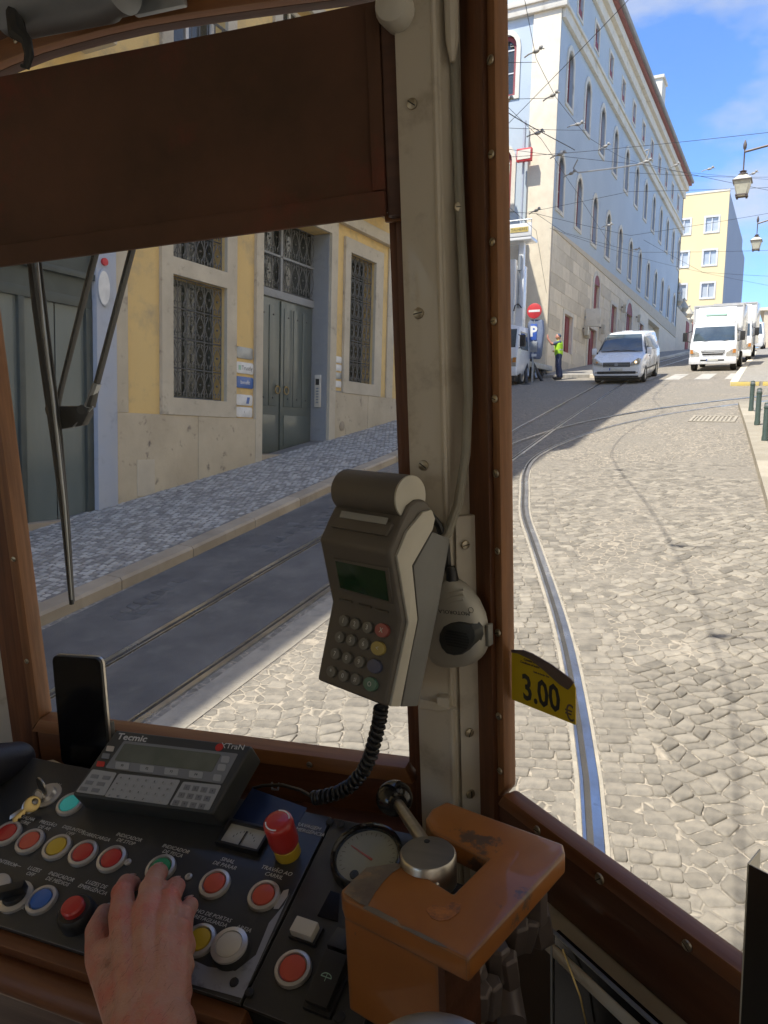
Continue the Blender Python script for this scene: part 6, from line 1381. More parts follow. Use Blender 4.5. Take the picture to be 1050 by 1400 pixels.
# rocker switches, square button, black aperture
def rocker(cx, cy, w_, h_, mat, nm, hh=.012, tilt=.18, rz=-.06):
    M = MC @ T((*C(cx, cy, .006), 0), rz=rz); b = obj(nm, MB().box(-w_*.62, w_*.62, -h_*.60, h_*.60, -.001, .0035), MAT['black'], cn, M, bevel=.0008)
    obj('rocker', MB().box(-w_*.5, w_*.5, -h_*.5, h_*.5, .002, hh), MAT[mat], b, M @ T((0, 0, 0), rx=tilt), bevel=.001); return b, M
b, M = rocker(417, 1271, .020, .013, 'bwht', 'square_button', .011, 0)
b, M = rocker(450, 1340, .019, .038, 'black', 'wiper_switch', .013, .14)
ic = MB(); ic.ring([(.0045*cos(a), .003*sin(a)) for a in [q*pi/8 for q in range(9)]], [(.0039*cos(a), .0024*sin(a)) for a in [q*pi/8 for q in range(9)]], .0, .0003, closed=False); ic.box(-.0045, .0045, -.0004, .0002, 0, .0003); ic.box(-.0002, .0002, -.003, .003, 0, .0003)
obj('wiper_symbol', ic, MAT['wingreen'], b, M @ T((0, .0, .0), rx=.14) @ T((0, 0, .0132)))
b, M = rocker(466, 1290, .016, .018, 'black', 'toggle_switch', .010, -.2)
obj('aperture', MB().prism([C(452, 1218), C(464, 1222), C(462, 1260), C(434, 1252)], -.0008, .0004), MAT['blackg'], cn, MC)
obj('blue_label', MB().prism([C(345, 1078), C(420, 1105), C(395, 1150), C(318, 1120)], .0002, .0006), pm('blue_black_label', (.012, .022, .06), .25), cn, MC)
# lettering
def lab(s, px, py, size=.0052, sh=.25):
    u, v = C(px, py); text('lettering', s, size, MC @ T((u, v, .0003), rz=-.02), MAT['print'], cn, depth=.0001, shear=sh, sx=1.05)
lab('FALHA\nSÉRIE', 36, 1122); lab('PRESSÃO\nDE AR', 63, 1129); lab('DISJUNTOR\nOFF', 98, 1137); lab('SOBRECARGA', 131, 1144); lab('INDICADOR\nDE STOP', 174, 1148); lab('INDICADOR\nDE PISCA', 238, 1164)
lab('SINAL\nDE PARAR', 309, 1180); lab('TRAVÃO AO\nCARRIL', 376, 1194); lab('LUZES\nOFF', 44, 1192); lab('INDICADOR\nDE MÉDIOS', 81, 1202); lab('LUZES DE\nEMERGÊNCIA', 129, 1213); lab('INTERIOR', 10, 1180)
lab('FECHO DE PORTAS\nDA RETAGUARDA', 284, 1254, .0048); lab('AREIA', 333, 1270); lab('TRAVAGEM\nDE EMERGÊNCIA', 418, 1133, .0052); lab('ON', 78, 1073); lab('30', 152, 1263, .004); lab('AL', 31, 1241, .004)
ln = MB(); u0, v0 = C(18, 1182); u1, v1 = C(28, 1186); ln.box(u0, u1, v0-.0002, v0+.0002, .0002, .0004); obj('label_line', ln, MAT['print'], cn, MC)

# fleet computer
Hd = .034
Q = [C(158, 997, Hd+.012), C(345, 1019, Hd+.012), C(291, 1112, Hd-.006), C(97, 1086, Hd-.006)]
# own frame through these corners
def Cw(p, h): return MC @ Vector((p[0], p[1], h))
A, B, D_ = Cw(Q[3], Hd-.006), Cw(Q[2], Hd-.006), Cw(Q[0], Hd+.012)
MD = fr(A, B-A, D_-A); wd = (B-A).length; 
def Dv(px, py): return uv(MD, px, py)
q = [Dv(158, 997), Dv(345, 1019), Dv(291, 1112), Dv(97, 1086)]
fcp = thing('fleet_computer', 'dark grey fleet computer with grey display and membrane keypads', 'computer', MD)
xl_, xr_, y0_, y1_ = 0.0, wd, 0.0, (q[0][1]+q[1][1])/2
shp = [(0, 0), (wd, 0), (q[1][0], q[1][1]), (q[0][0], q[0][1])]
obj('case', MB().prism(shp, -.030, 0, [(x*1.0, y) for x, y in shp]), MAT['devgrey'], fcp, MD, bevel=.004, bseg=3)
def dq(name, pts, mat, h0=.0002, h1=.0007, parent=fcp, rad=.0016):
    p = [Dv(*a) for a in pts]; pr = []
    for i in range(len(p)):
        a, b, c = Vector(p[i-1]), Vector(p[i]), Vector(p[(i+1) % len(p)])
        k1 = min(.4, rad/(a-b).length); k2 = min(.4, rad/(c-b).length); s_ = b+(a-b)*k1; e_ = b+(c-b)*k2
        pr += [tuple(s_), tuple((s_+e_)*.25+b*.5), tuple(e_)]
    return obj(name, MB().prism(pr, h0, h1), MAT[mat], parent, MD, smooth=False)
dp = dq('display_panel', [(170, 1013), (326, 1031), (304, 1072), (144, 1050)], 'devpanel')
dq('screen', [(171, 1017), (303, 1032), (290, 1056), (157, 1040)], 'lcd', .0007, .0010, dp)
for k, s in enumerate(('F1', 'F2', 'F3', 'F4')):
    x = 169+k*33.5; y = 1048+k*4.1
    kk = dq('soft_key', [(x-10, y-6), (x+9, y-4), (x+7, y+5), (x-11, y+3)], 'devkey', .0007, .0012, dp, .001); u, v = Dv(x-1, y-.5); text('lettering', s, .0034, MD @ T((u, v, .0013)), MAT['printd'], kk, depth=.0001)
kp1 = dq('keypad', [(127, 1052), (160, 1057), (143, 1088), (104, 1083)], 'devkey'); kp2 = dq('keypad', [(163, 1058), (247, 1067), (229, 1101), (143, 1089)], 'devkey'); kp3 = dq('keypad', [(251, 1069), (303, 1074), (286, 1108), (232, 1101)], 'devkey')
def keysgrid(kp, tl_, tr_, bl_, nx, ny, w_, h_, names=None, mat='devpanel', sz=.0026):
    for j in range(ny):
        for i in range(nx):
            x = tl_[0]+(tr_[0]-tl_[0])*i/max(1, nx-1)+(bl_[0]-tl_[0])*j/max(1, ny-1); y = tl_[1]+(tr_[1]-tl_[1])*i/max(1, nx-1)+(bl_[1]-tl_[1])*j/max(1, ny-1)
            u, v = Dv(x, y); k_ = obj('key', MB().box(u-w_/2, u+w_/2, v-h_/2, v+h_/2, .0007, .0011), MAT[mat], kp, MD, bevel=.0003)
            if names and j*nx+i < len(names): text('lettering', names[j*nx+i], sz, MD @ T((u, v, .0012)), MAT['printd'], kp, depth=.0001)
keysgrid(kp1, (130, 1062), (146, 1064), (115, 1079), 2, 3, .009, .004)
keysgrid(kp2, (166, 1064), (235, 1072), (150, 1088), 7, 4, .0052, .0036, 'ABCDEFGHIJKLMNOPQRSTUVWXYZ.-', 'devkey')
keysgrid(kp3, (256, 1077), (291, 1082), (241, 1098), 4, 3, .0065, .0052, '1234567890*#')
for (px, py, m) in ((151, 1024, 'bezel'), (145, 1034, 'devpanel'), (138, 1045, 'bred')): dq('status_key', [(px-4, py-4), (px+6, py-3), (px+4, py+4), (px-6, py+3)], m, .0002, .001, fcp, .0008)
for (px, py) in ((309, 1039), (304, 1050), (298, 1064)): dq('arrow_key', [(px-5, py-5), (px+6, py-4), (px+4, py+5), (px-7, py+4)], 'devkey', .0007, .0012, dp, .0015)
u, v = Dv(181, 1009); text('lettering', 'Tecmic', .0098, MD @ T((u, v, .0004)), MAT['print'], fcp, depth=.0001, bold=.0002, sx=1.25)
u, v = Dv(318, 1021); text('lettering', 'XTraN', .0080, MD @ T((u, v, .0004)), MAT['print'], fcp, depth=.0001, sx=1.15)
u, v = Dv(300, 1022); obj('logo_dot', MB().lathe([(.0042, .0002), (.0042, .0007), (.0003, .0008)], 20, (u, v, 0)), MAT['bred'], fcp, MD)
obj('underside_foot', MB().box(.02, wd-.02, .02, q[0][1]-.02, -.045, -.03), MAT['rubber'], fcp, MD)

# phone
a_, b_, c_2 = ty(99, 900, .655), ty(155, 905, .655), ty(88, 1046, .645)
MPh = MT @ fr(ty(88, 1046, .645), Vector(ty(148, 1053, .645))-Vector(ty(88, 1046, .645)), a_-c_2)
w_ph = (Vector(ty(148, 1053, .645))-Vector(ty(88, 1046, .645))).length; h_ph = (a_-c_2).length
ph = thing('mobile_phone', 'black mobile phone standing upright behind the fleet computer', 'phone', MPh)
def rrect(x0, x1, y0, y1, r, n=5):
    o = []
    for cx, cy, a0 in ((x1-r, y1-r, 0), (x0+r, y1-r, pi/2), (x0+r, y0+r, pi), (x1-r, y0+r, 3*pi/2)):
        o += [(cx+r*cos(a0+pi/2*k/n), cy+r*sin(a0+pi/2*k/n)) for k in range(n+1)]
    return o
w2 = .066
obj('body', MB().prism(rrect(-.004, w2-.004, 0, h_ph, .008), -.008, 0), MAT['black'], ph, MPh, bevel=.001); obj('screen', MB().prism(rrect(-.003, w2-.005, .001, h_ph-.001, .007), .0002, .0006), MAT['phone'], ph, MPh)
obj('frame', MB().ring(rrect(-.0043, w2-.0037, -.0003, h_ph+.0003, .0082), rrect(-.004, w2-.004, 0, h_ph, .008), -.0065, -.0035), MAT['steel'], ph, MPh)
obj('holder', MB().box(.0, w2-.008, -.03, .05, -.02, -.0085), MAT['black'], ph, MPh, bevel=.002)

# keys
ky = thing('key_bunch', 'small bunch of brass keys hanging from the ignition lock', 'keys', MC @ T((*C(60, 1082), 0)))
obj('lock_plate', MB().lathe([(.0155, 0), (.0155, .0015), (.011, .002), (.009, .006), (.004, .0065)], 30), MAT['bezel'], ky, MC @ T((*C(64, 1088), 0)))
obj('key_head', MB().lathe([(.0098, -.001), (.0102, 0), (.0098, .001)], 24), MAT['steel'], ky, MC @ T((*C(58, 1077, .012), .014), rx=radians(78), rz=-.35), bevel=.0003)
def key(px0, py0, px1, py1, h0, h1, mat):
    a, b = MC @ Vector((*C(px0, py0, h0), h0)), MC @ Vector((*C(px1, py1, h1), h1)); M = fr(a, b-a, MC.to_3x3() @ Vector((.3, .8, .4)))
    L_ = (b-a).length; mb = MB(); mb.ring([(.007+.0085*cos(t), .0075*sin(t)) for t in [q*pi/8 for q in range(16)]], [(.0035+.003*cos(t), .003*sin(t)) for t in [q*pi/8 for q in range(16)]], -.0009, .0009)
    bl_ = [(.013, -.0028), (L_*.5, -.0028)]
    xx = L_*.5; k = 0
    while xx < L_-.004: bl_ += [(xx, -.0028 if k % 2 else -.0015), (xx+.0018, -.0028 if k % 2 else -.0015)]; xx += .0022; k += 1
    bl_ += [(L_, -.0005), (L_-.002, .0028), (.013, .0028)]
    mb.prism(bl_, -.0008, .0008); obj('key', mb, MAT[mat], ky, M, bevel=.0003)
key(52, 1092, 17, 1124, .012, .004, 'brass'); key(50, 1096, 13, 1120, .009, .003, 'steel')
obj('key_ring', MB().tube([(.006*cos(t), .006*sin(t), 0) for t in [q*pi/8 for q in range(17)]], .0007, 6), MAT['steel'], ky, MC @ T((*C(53, 1089, .012), .013), rx=1.1))

# dark padded armrest at the left edge
am = thing('padded_arm', 'dark leather padded arm at the left edge above the console', 'armrest', MT @ T(ty(10, 1050, .60)))
a0 = MT @ ty(-60, 1048, .50); a1 = MT @ ty(28, 1030, .62)
me = capsules('pad', [(ty(-60, 1060, .55), ty(24, 1038, .62), .030, .020), (ty(-60, 1095, .55), ty(0, 1080, .60), .026, .018)], .003, 10)
obj('pad', me, MAT['fabric'], am, MT)
obj('stalk', MB().tube([ty(-40, 1085, .57), ty(5, 1085, .60), ty(-10, 1110, .60)], .012, 10), MAT['rubber'], am, MT)

# ---------------------------------------------------------------- card terminal
thx = radians(-26.4); EX = Vector((.896, -.445, 0)).normalized(); DB = Vector((.445, .896, 0)).normalized()
Tp0 = ty(550, 849, .575)
MS = MT @ fr(Tp0, DB, (0, 0, 1))      # u backward, v up, local z = DB x Z = to the viewer's right (+EX)
prof_px = [(528, 967), (550, 849), (533.6, 756), (548, 722), (562, 692), (572, 684), (583, 683), (592, 692), (597, 706), (593, 726), (565, 774), (572, 847), (560, 906), (549, 967)]
pf_ = [uv(MS, *p) for p in prof_px]
Wd = .088
ctm = thing('card_reader', 'dark grey and cream card payment terminal hanging from the corner post', 'card reader', MS)
obj('body', MB().prism(pf_, -Wd, -.002), MAT['termd'], ctm, MS, bevel=.004, bseg=3)
inn = [uv(MS, *p) for p in ((533.5, 966), (558, 851), (542.5, 760), (556, 727), (578, 700), (590, 697), (594.5, 709), (591, 724), (563, 773), (570.5, 847), (559, 905), (547, 966))]
obj('side_panel', MB().prism(inn, -.003, .0006), MAT['termc'], ctm, MS, bevel=.0008)
# paper roll cover
cc_ = uv(MS, 569, 681); cr_ = abs(uv(MS, 569, 650)[1]-cc_[1])
obj('roll_cover', MB().prism([(cc_[0]+cr_*cos(t), cc_[1]+cr_*sin(t)) for t in [q*pi/18 for q in range(36)]], -Wd+.003, -.008), MAT['termd'], ctm, MS, bevel=.0015)
obj('roll_cover_end', MB().prism([(cc_[0]+cr_*.985*cos(t), cc_[1]+cr_*.985*sin(t)) for t in [q*pi/18 for q in range(36)]], -.0079, -.0058), MAT['termc'], ctm, MS, bevel=.0005)
# front faces: frames on the two slopes. x to the viewer's right (EX), y up the slope
def slopef(i, j):
    a, b = pf_[i], pf_[j]; A_ = MS @ Vector((a[0], a[1], 0)); B_ = MS @ Vector((b[0], b[1], 0)); ex = (MT.to_3x3() @ EX); return fr(A_, ex, B_-A_)
MK, MU, MH = slopef(0, 1), slopef(1, 2), slopef(2, 4)
def onf(M, px, py): return uv(M, px, py)
def fq(name, M, pts, mat, h0, h1, parent=ctm, bev=.0006):
    return obj(name, MB().prism([uv(M, *p) for p in pts], h0, h1), MAT[mat], parent, M, bevel=bev)
sc_ = fq('screen_bezel', MU, [(456, 762), (532, 776), (538, 825), (464, 806)], 'termd', .0, .0012); fq('screen', MU, [(460, 766), (528, 780), (533, 821), (467, 803)], 'lcdg', .0012, .0016, sc_)
for k, (x, y) in enumerate(((474, 821), (500, 828), (523, 835))): fq('function_key', MU, [(x-9, y-4), (x+8, y), (x+9, y+3), (x-8, y-1)], 'keyg' if 0 else 'termd', .0, .0022, ctm)
fq('paper_slot_lid', MH, [(455, 722), (530, 735), (540, 718), (470, 702)], 'termd', .0003, .0035, ctm, .001); fq('paper', MH, [(468, 710), (531, 720), (534, 711), (471, 701)], 'curtain', .0030, .0042, ctm, .0003)
cols = {3: ('termkey_red', (.35, .10, .09)), 7: ('termkey_yellow', (.42, .33, .10)), 11: ('termkey_blue', (.08, .09, .16)), 15: ('termkey_green', (.10, .20, .15))}
KP = [(472.5, 849), (488, 853.5), (505, 858), (524.5, 862), (467, 871.5), (482.5, 875.5), (500, 880.5), (519, 886.5), (461, 894), (477, 899.5), (494, 905), (514, 911), (455.5, 918), (472, 924), (489, 929), (508.5, 935.5)]
for k, (x, y) in enumerate(KP):
    u, v = onf(MK, x, y); big = k in cols; m = MAT['keyg'] if not big else pm(cols[k][0], cols[k][1], .45)
    r = .0068 if big else .0058
    kk = obj('key', MB().prism([(u+r*(1.15 if big else 1)*cos(t), v+r*.86*sin(t)) for t in [q*pi/10 for q in range(20)]], -.001, .0032), m, ctm, MK, bevel=.0009)
    lbl = ['1', '2', '3', 'X', '4', '5', '6', '<', '7', '8', '9', '', '*', '0', '#', 'O'][k]
    if lbl: text('lettering', lbl, .006, MK @ T((u, v, .0033)), MAT['print'], kk, depth=.0001)
# cradle
crp = [uv(MS, *p, -.006) for p in ((592, 727), (616, 737), (600, 830), (572, 966), (549.5, 967), (560.5, 906), (572.5, 847), (565.5, 774))]
obj('cradle', MB().prism(crp, -Wd+.008, -.006), MAT['termg'], ctm, MS, bevel=.002)
obj('mount', MB().box(crp[0][0]+.01, crp[0][0]+.06, -.03, -.01, -.055, -.03), MAT['vblack'], ctm, MS)
# small bracket under it
t = thing('post_bracket', 'small pale metal bracket screwed to the post under the card reader', 'bracket', MT @ T(ty(600, 968, .655)))
br = [ty(*p) for p in ((574, 955, .655), (627, 968, .66), (604, 972, .65), (573, 968, .645))]
obj('plate', quadm([tuple(p) for p in br], .0015), MAT['cpaint'], t, MT); obj('tab', MB().box(-.178, -.166, .655, .664, -.318, -.306), MAT['cpaint'], t, MT, bevel=.001)
# coiled cord
cpts = [(521, 966, .60), (519, 985, .60), (513, 1010, .602), (506, 1035, .604), (496, 1056, .606), (480, 1074, .608), (462, 1084, .61), (440, 1090, .612), (428, 1091, .613)]
ctr = [ty(*p) for p in cpts]; fine = []
for i in range(len(ctr)-1):
    for k in range(12): fine.append(ctr[i].lerp(ctr[i+1], k/12))
mb = MB(); mb.tube(fine, [.0048+.0016*(.5+.5*sin(i*2*pi/3.4)) for i in range(len(fine))], 12)
fine2 = []
for i, p in enumerate(fine):
    d = (fine[min(i+1, len(fine)-1)]-fine[max(i-1, 0)]).normalized(); a = d.cross(Vector((0, 1, 0))).normalized(); b = a.cross(d)
    fine2.append((p, a, b))
hel = []; N_ = len(fine2)*9
for k in range(N_):
    f = k/9; i = int(f); t_ = f-i; p, a, b = fine2[min(i, len(fine2)-1)]; p2 = fine2[min(i+1, len(fine2)-1)][0]; ph_ = f*2*pi/3.9
    hel.append(p.lerp(p2, t_)+a*cos(ph_)*.0052+b*sin(ph_)*.0052)
mb = MB(); mb.tube(hel, .0019, 6)
cb = thing('coiled_cord', 'black coiled cord hanging from the card reader to the console', 'cord', MT @ T(ctr[4])); obj('coil', mb, MAT['rubber'], cb, MT)
obj('core', MB().tube(fine, .0040, 8), MAT['rubber'], cb, MT)
obj('tail', MB().tube([ty(430, 1091, .613), ty(410, 1080, .63), ty(385, 1073, .65), ty(360, 1074, .66), ty(345, 1078, .66)], .0018, 8), MAT['rubber'], cb, MT)
obj('clip', MB().tube([ty(372, 1070, .685), ty(372, 1079, .675), ty(380, 1080, .675), ty(381, 1071, .685)], .0012, 6), MAT['galv'], cb, MT)

# ---------------------------------------------------------------- hand microphone
Mm = MT @ fr(ty(628, 860, .652), (.93, -.30, 0.02), (.09, 0, 1))
mc = thing('hand_microphone', 'cream hand microphone with black speaker grille hung on the post', 'microphone', Mm)
def M_(px, py, h=0): return uv(Mm, px, py, h)
ol = [M_(*p) for p in ((612, 793), (624, 795), (636, 806), (648, 822), (657, 842), (661, 862), (662, 882), (657, 897), (646, 907), (628, 911), (608, 911), (594, 904), (588, 888), (590, 866), (594, 840), (600, 812), (605, 798))]
ce = (sum(p[0] for p in ol)/len(ol), sum(p[1] for p in ol)/len(ol))
def scl(P, s): return [(ce[0]+(x-ce[0])*s, ce[1]+(y-ce[1])*s) for x, y in P]
mb = MB(); lv = [(.90, -.014), (1.0, -.008), (1.0, .002), (.965, .006), (.88, .0085), (.7, .0095)]
vs = []; n = len(ol)
for s, z in lv: vs += [(x, y, z) for x, y in scl(ol, s)]
mb.add(vs, [(r*n+k, r*n+(k+1) % n, (r+1)*n+(k+1) % n, (r+1)*n+k) for r in range(len(lv)-1) for k in range(n)]+[tuple(range(n))[::-1], tuple(range((len(lv)-1)*n, len(lv)*n))])
me = mesh('shell', mb); bm = bmesh.new(); bm.from_mesh(me); bmesh.ops.subdivide_edges(bm, edges=bm.edges, cuts=1, smooth=.6); bm.to_mesh(me); bm.free(); me.polygons.foreach_set('use_smooth', [True]*len(me.polygons))
obj('shell', me, MAT['micc'], mc, Mm)
go = [M_(*p, .009) for p in ((638, 847), (650, 850), (657, 858), (658, 869), (654, 880), (646, 890), (634, 898), (621, 900), (609, 897), (601, 888), (597, 876), (598, 864), (604, 854), (616, 848), (628, 846))]
ge = (sum(p[0] for p in go)/len(go), sum(p[1] for p in go)/len(go))
gi = [(ge[0]+(x-ge[0])*.8, ge[1]+(y-ge[1])*.8) for x, y in go]
gg = obj('speaker_grille', MB().prism(go, .004, .0120, gi), MAT['micgr'], mc, Mm, bevel=.0008)
for k in range(6):
    y = ge[1]-.0075+k*.0026; ww = .0125-.0009*abs(k-2.5)
    obj('slot', MB().box(ge[0]-ww, ge[0]+ww, y-.0005, y+.0005, .0124, .0130), MAT['rubber'], gg, Mm @ T((0, 0, 0)))
u, v = M_(621, 837, .009); text('lettering', 'MOTOROLA', .0049, Mm @ T((u, v, .0096), rz=pi+.06), MAT['printd'], mc, depth=.0001, sx=1.2)
u, v = M_(644, 834, .009); obj('emblem', MB().ring([(u+.0026*cos(t), v+.0026*sin(t)) for t in [q*pi/10 for q in range(20)]], [(u+.0023*cos(t), v+.0023*sin(t)) for t in [q*pi/10 for q in range(20)]], .009, .0096), MAT['printd'], mc, Mm)
for k in range(3):
    a, b = M_(609, 812+k*7, .008), M_(634, 806+k*7, .008); obj('rib', MB().tube([(a[0], a[1], .0085), ((a[0]+b[0])/2, (a[1]+b[1])/2+.001, .0094), (b[0], b[1], .0078)], .0011, 8), MAT['micc'], mc, Mm)
a = M_(665, 870); obj('talk_button', MB().box(a[0]-.002, a[0]+.0015, a[1]-.010, a[1]+.010, -.010, -.001), MAT['keyg'], mc, Mm, bevel=.001)
a = M_(617, 790); obj('strain_relief', MB().cone((a[0], a[1]-.004, -.002), (a[0]-.001, a[1]+.010, -.002), .0062, .0042, 12), MAT['rubber'], mc, Mm)

# ---------------------------------------------------------------- brake valve with orange guard
zg = -.35; th_ = .017
Mg = MT @ T((0, 0, zg))
def G2(px, py): p = tz(px, py, zg); return (p.x, p.y)
GP = [G2(*p) for p in ((581, 1119), (590, 1105), (611, 1095), (770, 1153), (773, 1166), (640, 1312), (628, 1306), (470, 1228), (466, 1216), (500, 1184), (543, 1178), (560, 1184), (620, 1221), (667, 1174), (590, 1137))]
gd = thing('brake_valve', 'brake valve with chipped orange guard and steel handle with black knob', 'controller', MT @ T((*G2(620, 1200), zg-.1)))
obj('guard', MB().prism(GP, -th_, 0), MAT['orange'], gd, Mg, bevel=.0028, bseg=3)
# worn bare area on the left arm end
wp_ = [G2(*p) for p in ((470, 1221), (480, 1206), (502, 1187), (541, 1181), (551, 1184), (536, 1194), (524, 1206), (512, 1222), (502, 1240), (492, 1236), (480, 1228))]
obj('bare_patch', MB().prism(wp_, .0002, .0006), MAT['bare'], gd, Mg)
e0, e1, e2_, e3 = G2(492, 1238), G2(545, 1264), G2(600, 1292), G2(628, 1304)
ch = []
pts = [(500, 1238), (516, 1244), (530, 1252), (543, 1258), (548, 1266), (560, 1270), (577, 1277), (590, 1284), (604, 1291), (612, 1297), (590, 1290), (565, 1277), (540, 1265), (515, 1252), (496, 1242)]
obj('chipped_edge', MB().prism([G2(*p) for p in pts], .0002, .0005), MAT['bare'], gd, Mg)
obj('stain', MB().prism([G2(*p) for p in ((582, 1244), (592, 1238), (606, 1240), (618, 1234), (630, 1236), (628, 1248), (614, 1258), (600, 1260), (590, 1256))], .0002, .0004), pm('guard_stain', (.22, .09, .04), .5, dirt=(.42, .15, .03), dscale=90, dlo=.45, dhi=.6), gd, Mg)
# box body under the near arm
f0, f1 = Vector(G2(467, 1222)), Vector(G2(598, 1288)); dirn = (f1-f0).normalized(); nrm = Vector((-dirn.y, dirn.x))
if nrm.y < 0: nrm = -nrm
bx_ = [f0+nrm*.001, f1+nrm*.001, f1+nrm*.045, f0+nrm*.036]
obj('body', MB().prism([tuple(p) for p in bx_], -.092, -th_-.0005), MAT['orange'], gd, Mg, bevel=.002)
obj('skirt', MB().prism([tuple(p) for p in (f1+nrm*.0012-dirn*.001, f1+nrm*.043, f1+nrm*.043+dirn*.004, f1+nrm*.0012+dirn*.004)], -.115, -th_-.0006), MAT['woodd'], gd, Mg)
obj('bracket_plate', MB().prism([G2(*p) for p in ((560, 1222), (606, 1165), (652, 1180), (618, 1232))], -.030, -.021), MAT['vblack'], gd, Mg, bevel=.001)
hb_ = tz(585, 1166, zg+.006); Mh = MT @ T(hb_)
obj('hub', MB().lathe([(.0205, -.022), (.0205, -.001), (.0192, .0006), (.0003, .0008)], 40), MAT['steel'], gd, Mh, ang=50)
obj('hub_hole', MB().lathe([(.0022, .0006), (.0022, .0011), (.0003, .0012)], 12, (-.004, .012, 0)), MAT['vblack'], gd, Mh)
hk = ty(541, 1094, .585); hl = MT.inverted() @ Mh @ Vector((-.004, .012, -.004))
obj('handle', MB().tube([hl, hl.lerp(hk, .5), hk], [.0052, .0050, .0045], 12), MAT['steel'], gd, MT)
kd = (hk-hl).normalized(); kb = MB(); kb.ball(hk+kd*.006, .0165, 20, 14, (1, 1, .92)); kb.tube([hk-kd*.012, hk], [.008, .010], 14)
obj('knob', kb, MAT['blackg'], gd, MT, ang=60)
obj('pin', MB().ball(MT.inverted() @ Mh @ Vector((.010, -.017, -.012)), .003, 10, 6), MAT['steel'], gd, MT)
# machinery in the gap under the guard
mk = thing('valve_fittings', 'dark hexagonal nuts and pipes under the orange guard', 'fittings', MT @ T((*G2(690, 1300), zg-.08)))
for k, (x, y, z, r) in enumerate(((733, 1235, -.40, .0085), (705, 1275, -.415, .0095), (722, 1272, -.42, .008), (680, 1312, -.42, .009), (694, 1322, -.425, .0085), (655, 1365, -.43, .009), (670, 1360, -.432, .0085), (735, 1262, -.43, .012), (648, 1335, -.42, .010))):
    p = tz(x, y, z); M = MT @ T(p, rz=k*.7, rx=.25*sin(k)); obj('nut', MB().lathe([(r*.85, -.016), (r, -.014), (r, .010), (r*.8, .012), (r*.5, .012)], 6), MAT['lampmetal'], mk, M, smooth=False, bevel=.0006)
obj('pipe', MB().tube([tz(640, 1300, -.44), tz(690, 1330, -.46), tz(700, 1400, -.47)], .011, 12), MAT['lampmetal'], mk, MT)
obj('valve_column', MB().tube([tz(600, 1330, -.42), tz(600, 1330, -.42)+Vector((0, 0, -.2))], .018, 16), MAT['orange'], mk, MT)
# brass-edged round cover at the bottom
t = thing('round_cover', 'worn metal rim of a round cover at the bottom edge', 'cover', MT @ T(tz(592, 1470, -.36)))
obj('rim', MB().lathe([(.040, -.02), (.0415, -.002), (.040, .0), (.036, .0012), (.030, .001)], 40), MAT['steel'], t); obj('disc', MB().lathe([(.030, -.001), (.029, .0005), (.0003, .0008)], 32), MAT['termc'], t)
# black glossy notice frame under the ledge
MN = MR @ T((0, 0, .031))
nb = thing('black_screen', 'glossy black framed panel leaning under the right window ledge', 'panel', MN)
n0, n1, n2, n3 = (uv(MN, 754, 1276), uv(MN, 905, 1405), uv(MN, 1000, 1500), uv(MN, 742, 1420))
sl_ = (n0[0], n0[1])
obj('panel', MB().prism([(sl_[0], sl_[1]), (.34, sl_[1]+.0), (.34, -.75), (sl_[0]+.001, -.75)], -.008, -.002), MAT['phone'], nb, MN)
obj('frame', MB().prism([(sl_[0]-.0015, sl_[1]), (.34, sl_[1]), (.34, sl_[1]+.0018), (sl_[0]-.0015, sl_[1]+.0018)], -.0035, -.0005).prism([(sl_[0]-.002, sl_[1]), (sl_[0], sl_[1]), (sl_[0], -.75), (sl_[0]-.002, -.75)], -.0035, -.0005), MAT['galv'], nb, MN)
obj('light_tube', MB().tube([(*uv(MN, 772, 1296), .002), (*uv(MN, 782, 1320), .003), (*uv(MN, 797, 1360), .003), (*uv(MN, 805, 1402), .002)], .0008, 6), MAT['brass'], nb, MN)
# folded dark card at the right edge
pts = [ty(1024, 1182, .40), ty(1050, 1197, .385), ty(1100, 1222, .36)]
fd = thing('folded_card', 'dark folded card standing at the right edge with a pale inner face', 'card', MT @ T(ty(1040, 1300, .38)))
bq = [ty(1024, 1182, .40), ty(1110, 1226, .355), ty(1110, 1500, .355), ty(1040, 1500, .40)]
bq[3] = bq[0]+Vector((0, 0, -.16)); bq[2] = bq[1]+Vector((0, 0, -.16))
obj('front_leaf', quadm([tuple(p) for p in bq], .0008), MAT['black'], fd, MT)
fq_ = [ty(1024, 1181, .401), ty(1040, 1161, .44)]; fq_ += [fq_[1]+Vector((0, 0, -.16)), fq_[0]+Vector((0, 0, -.16))]
obj('back_leaf', quadm([tuple(p) for p in fq_], .0008), MAT['termc'], fd, MT)

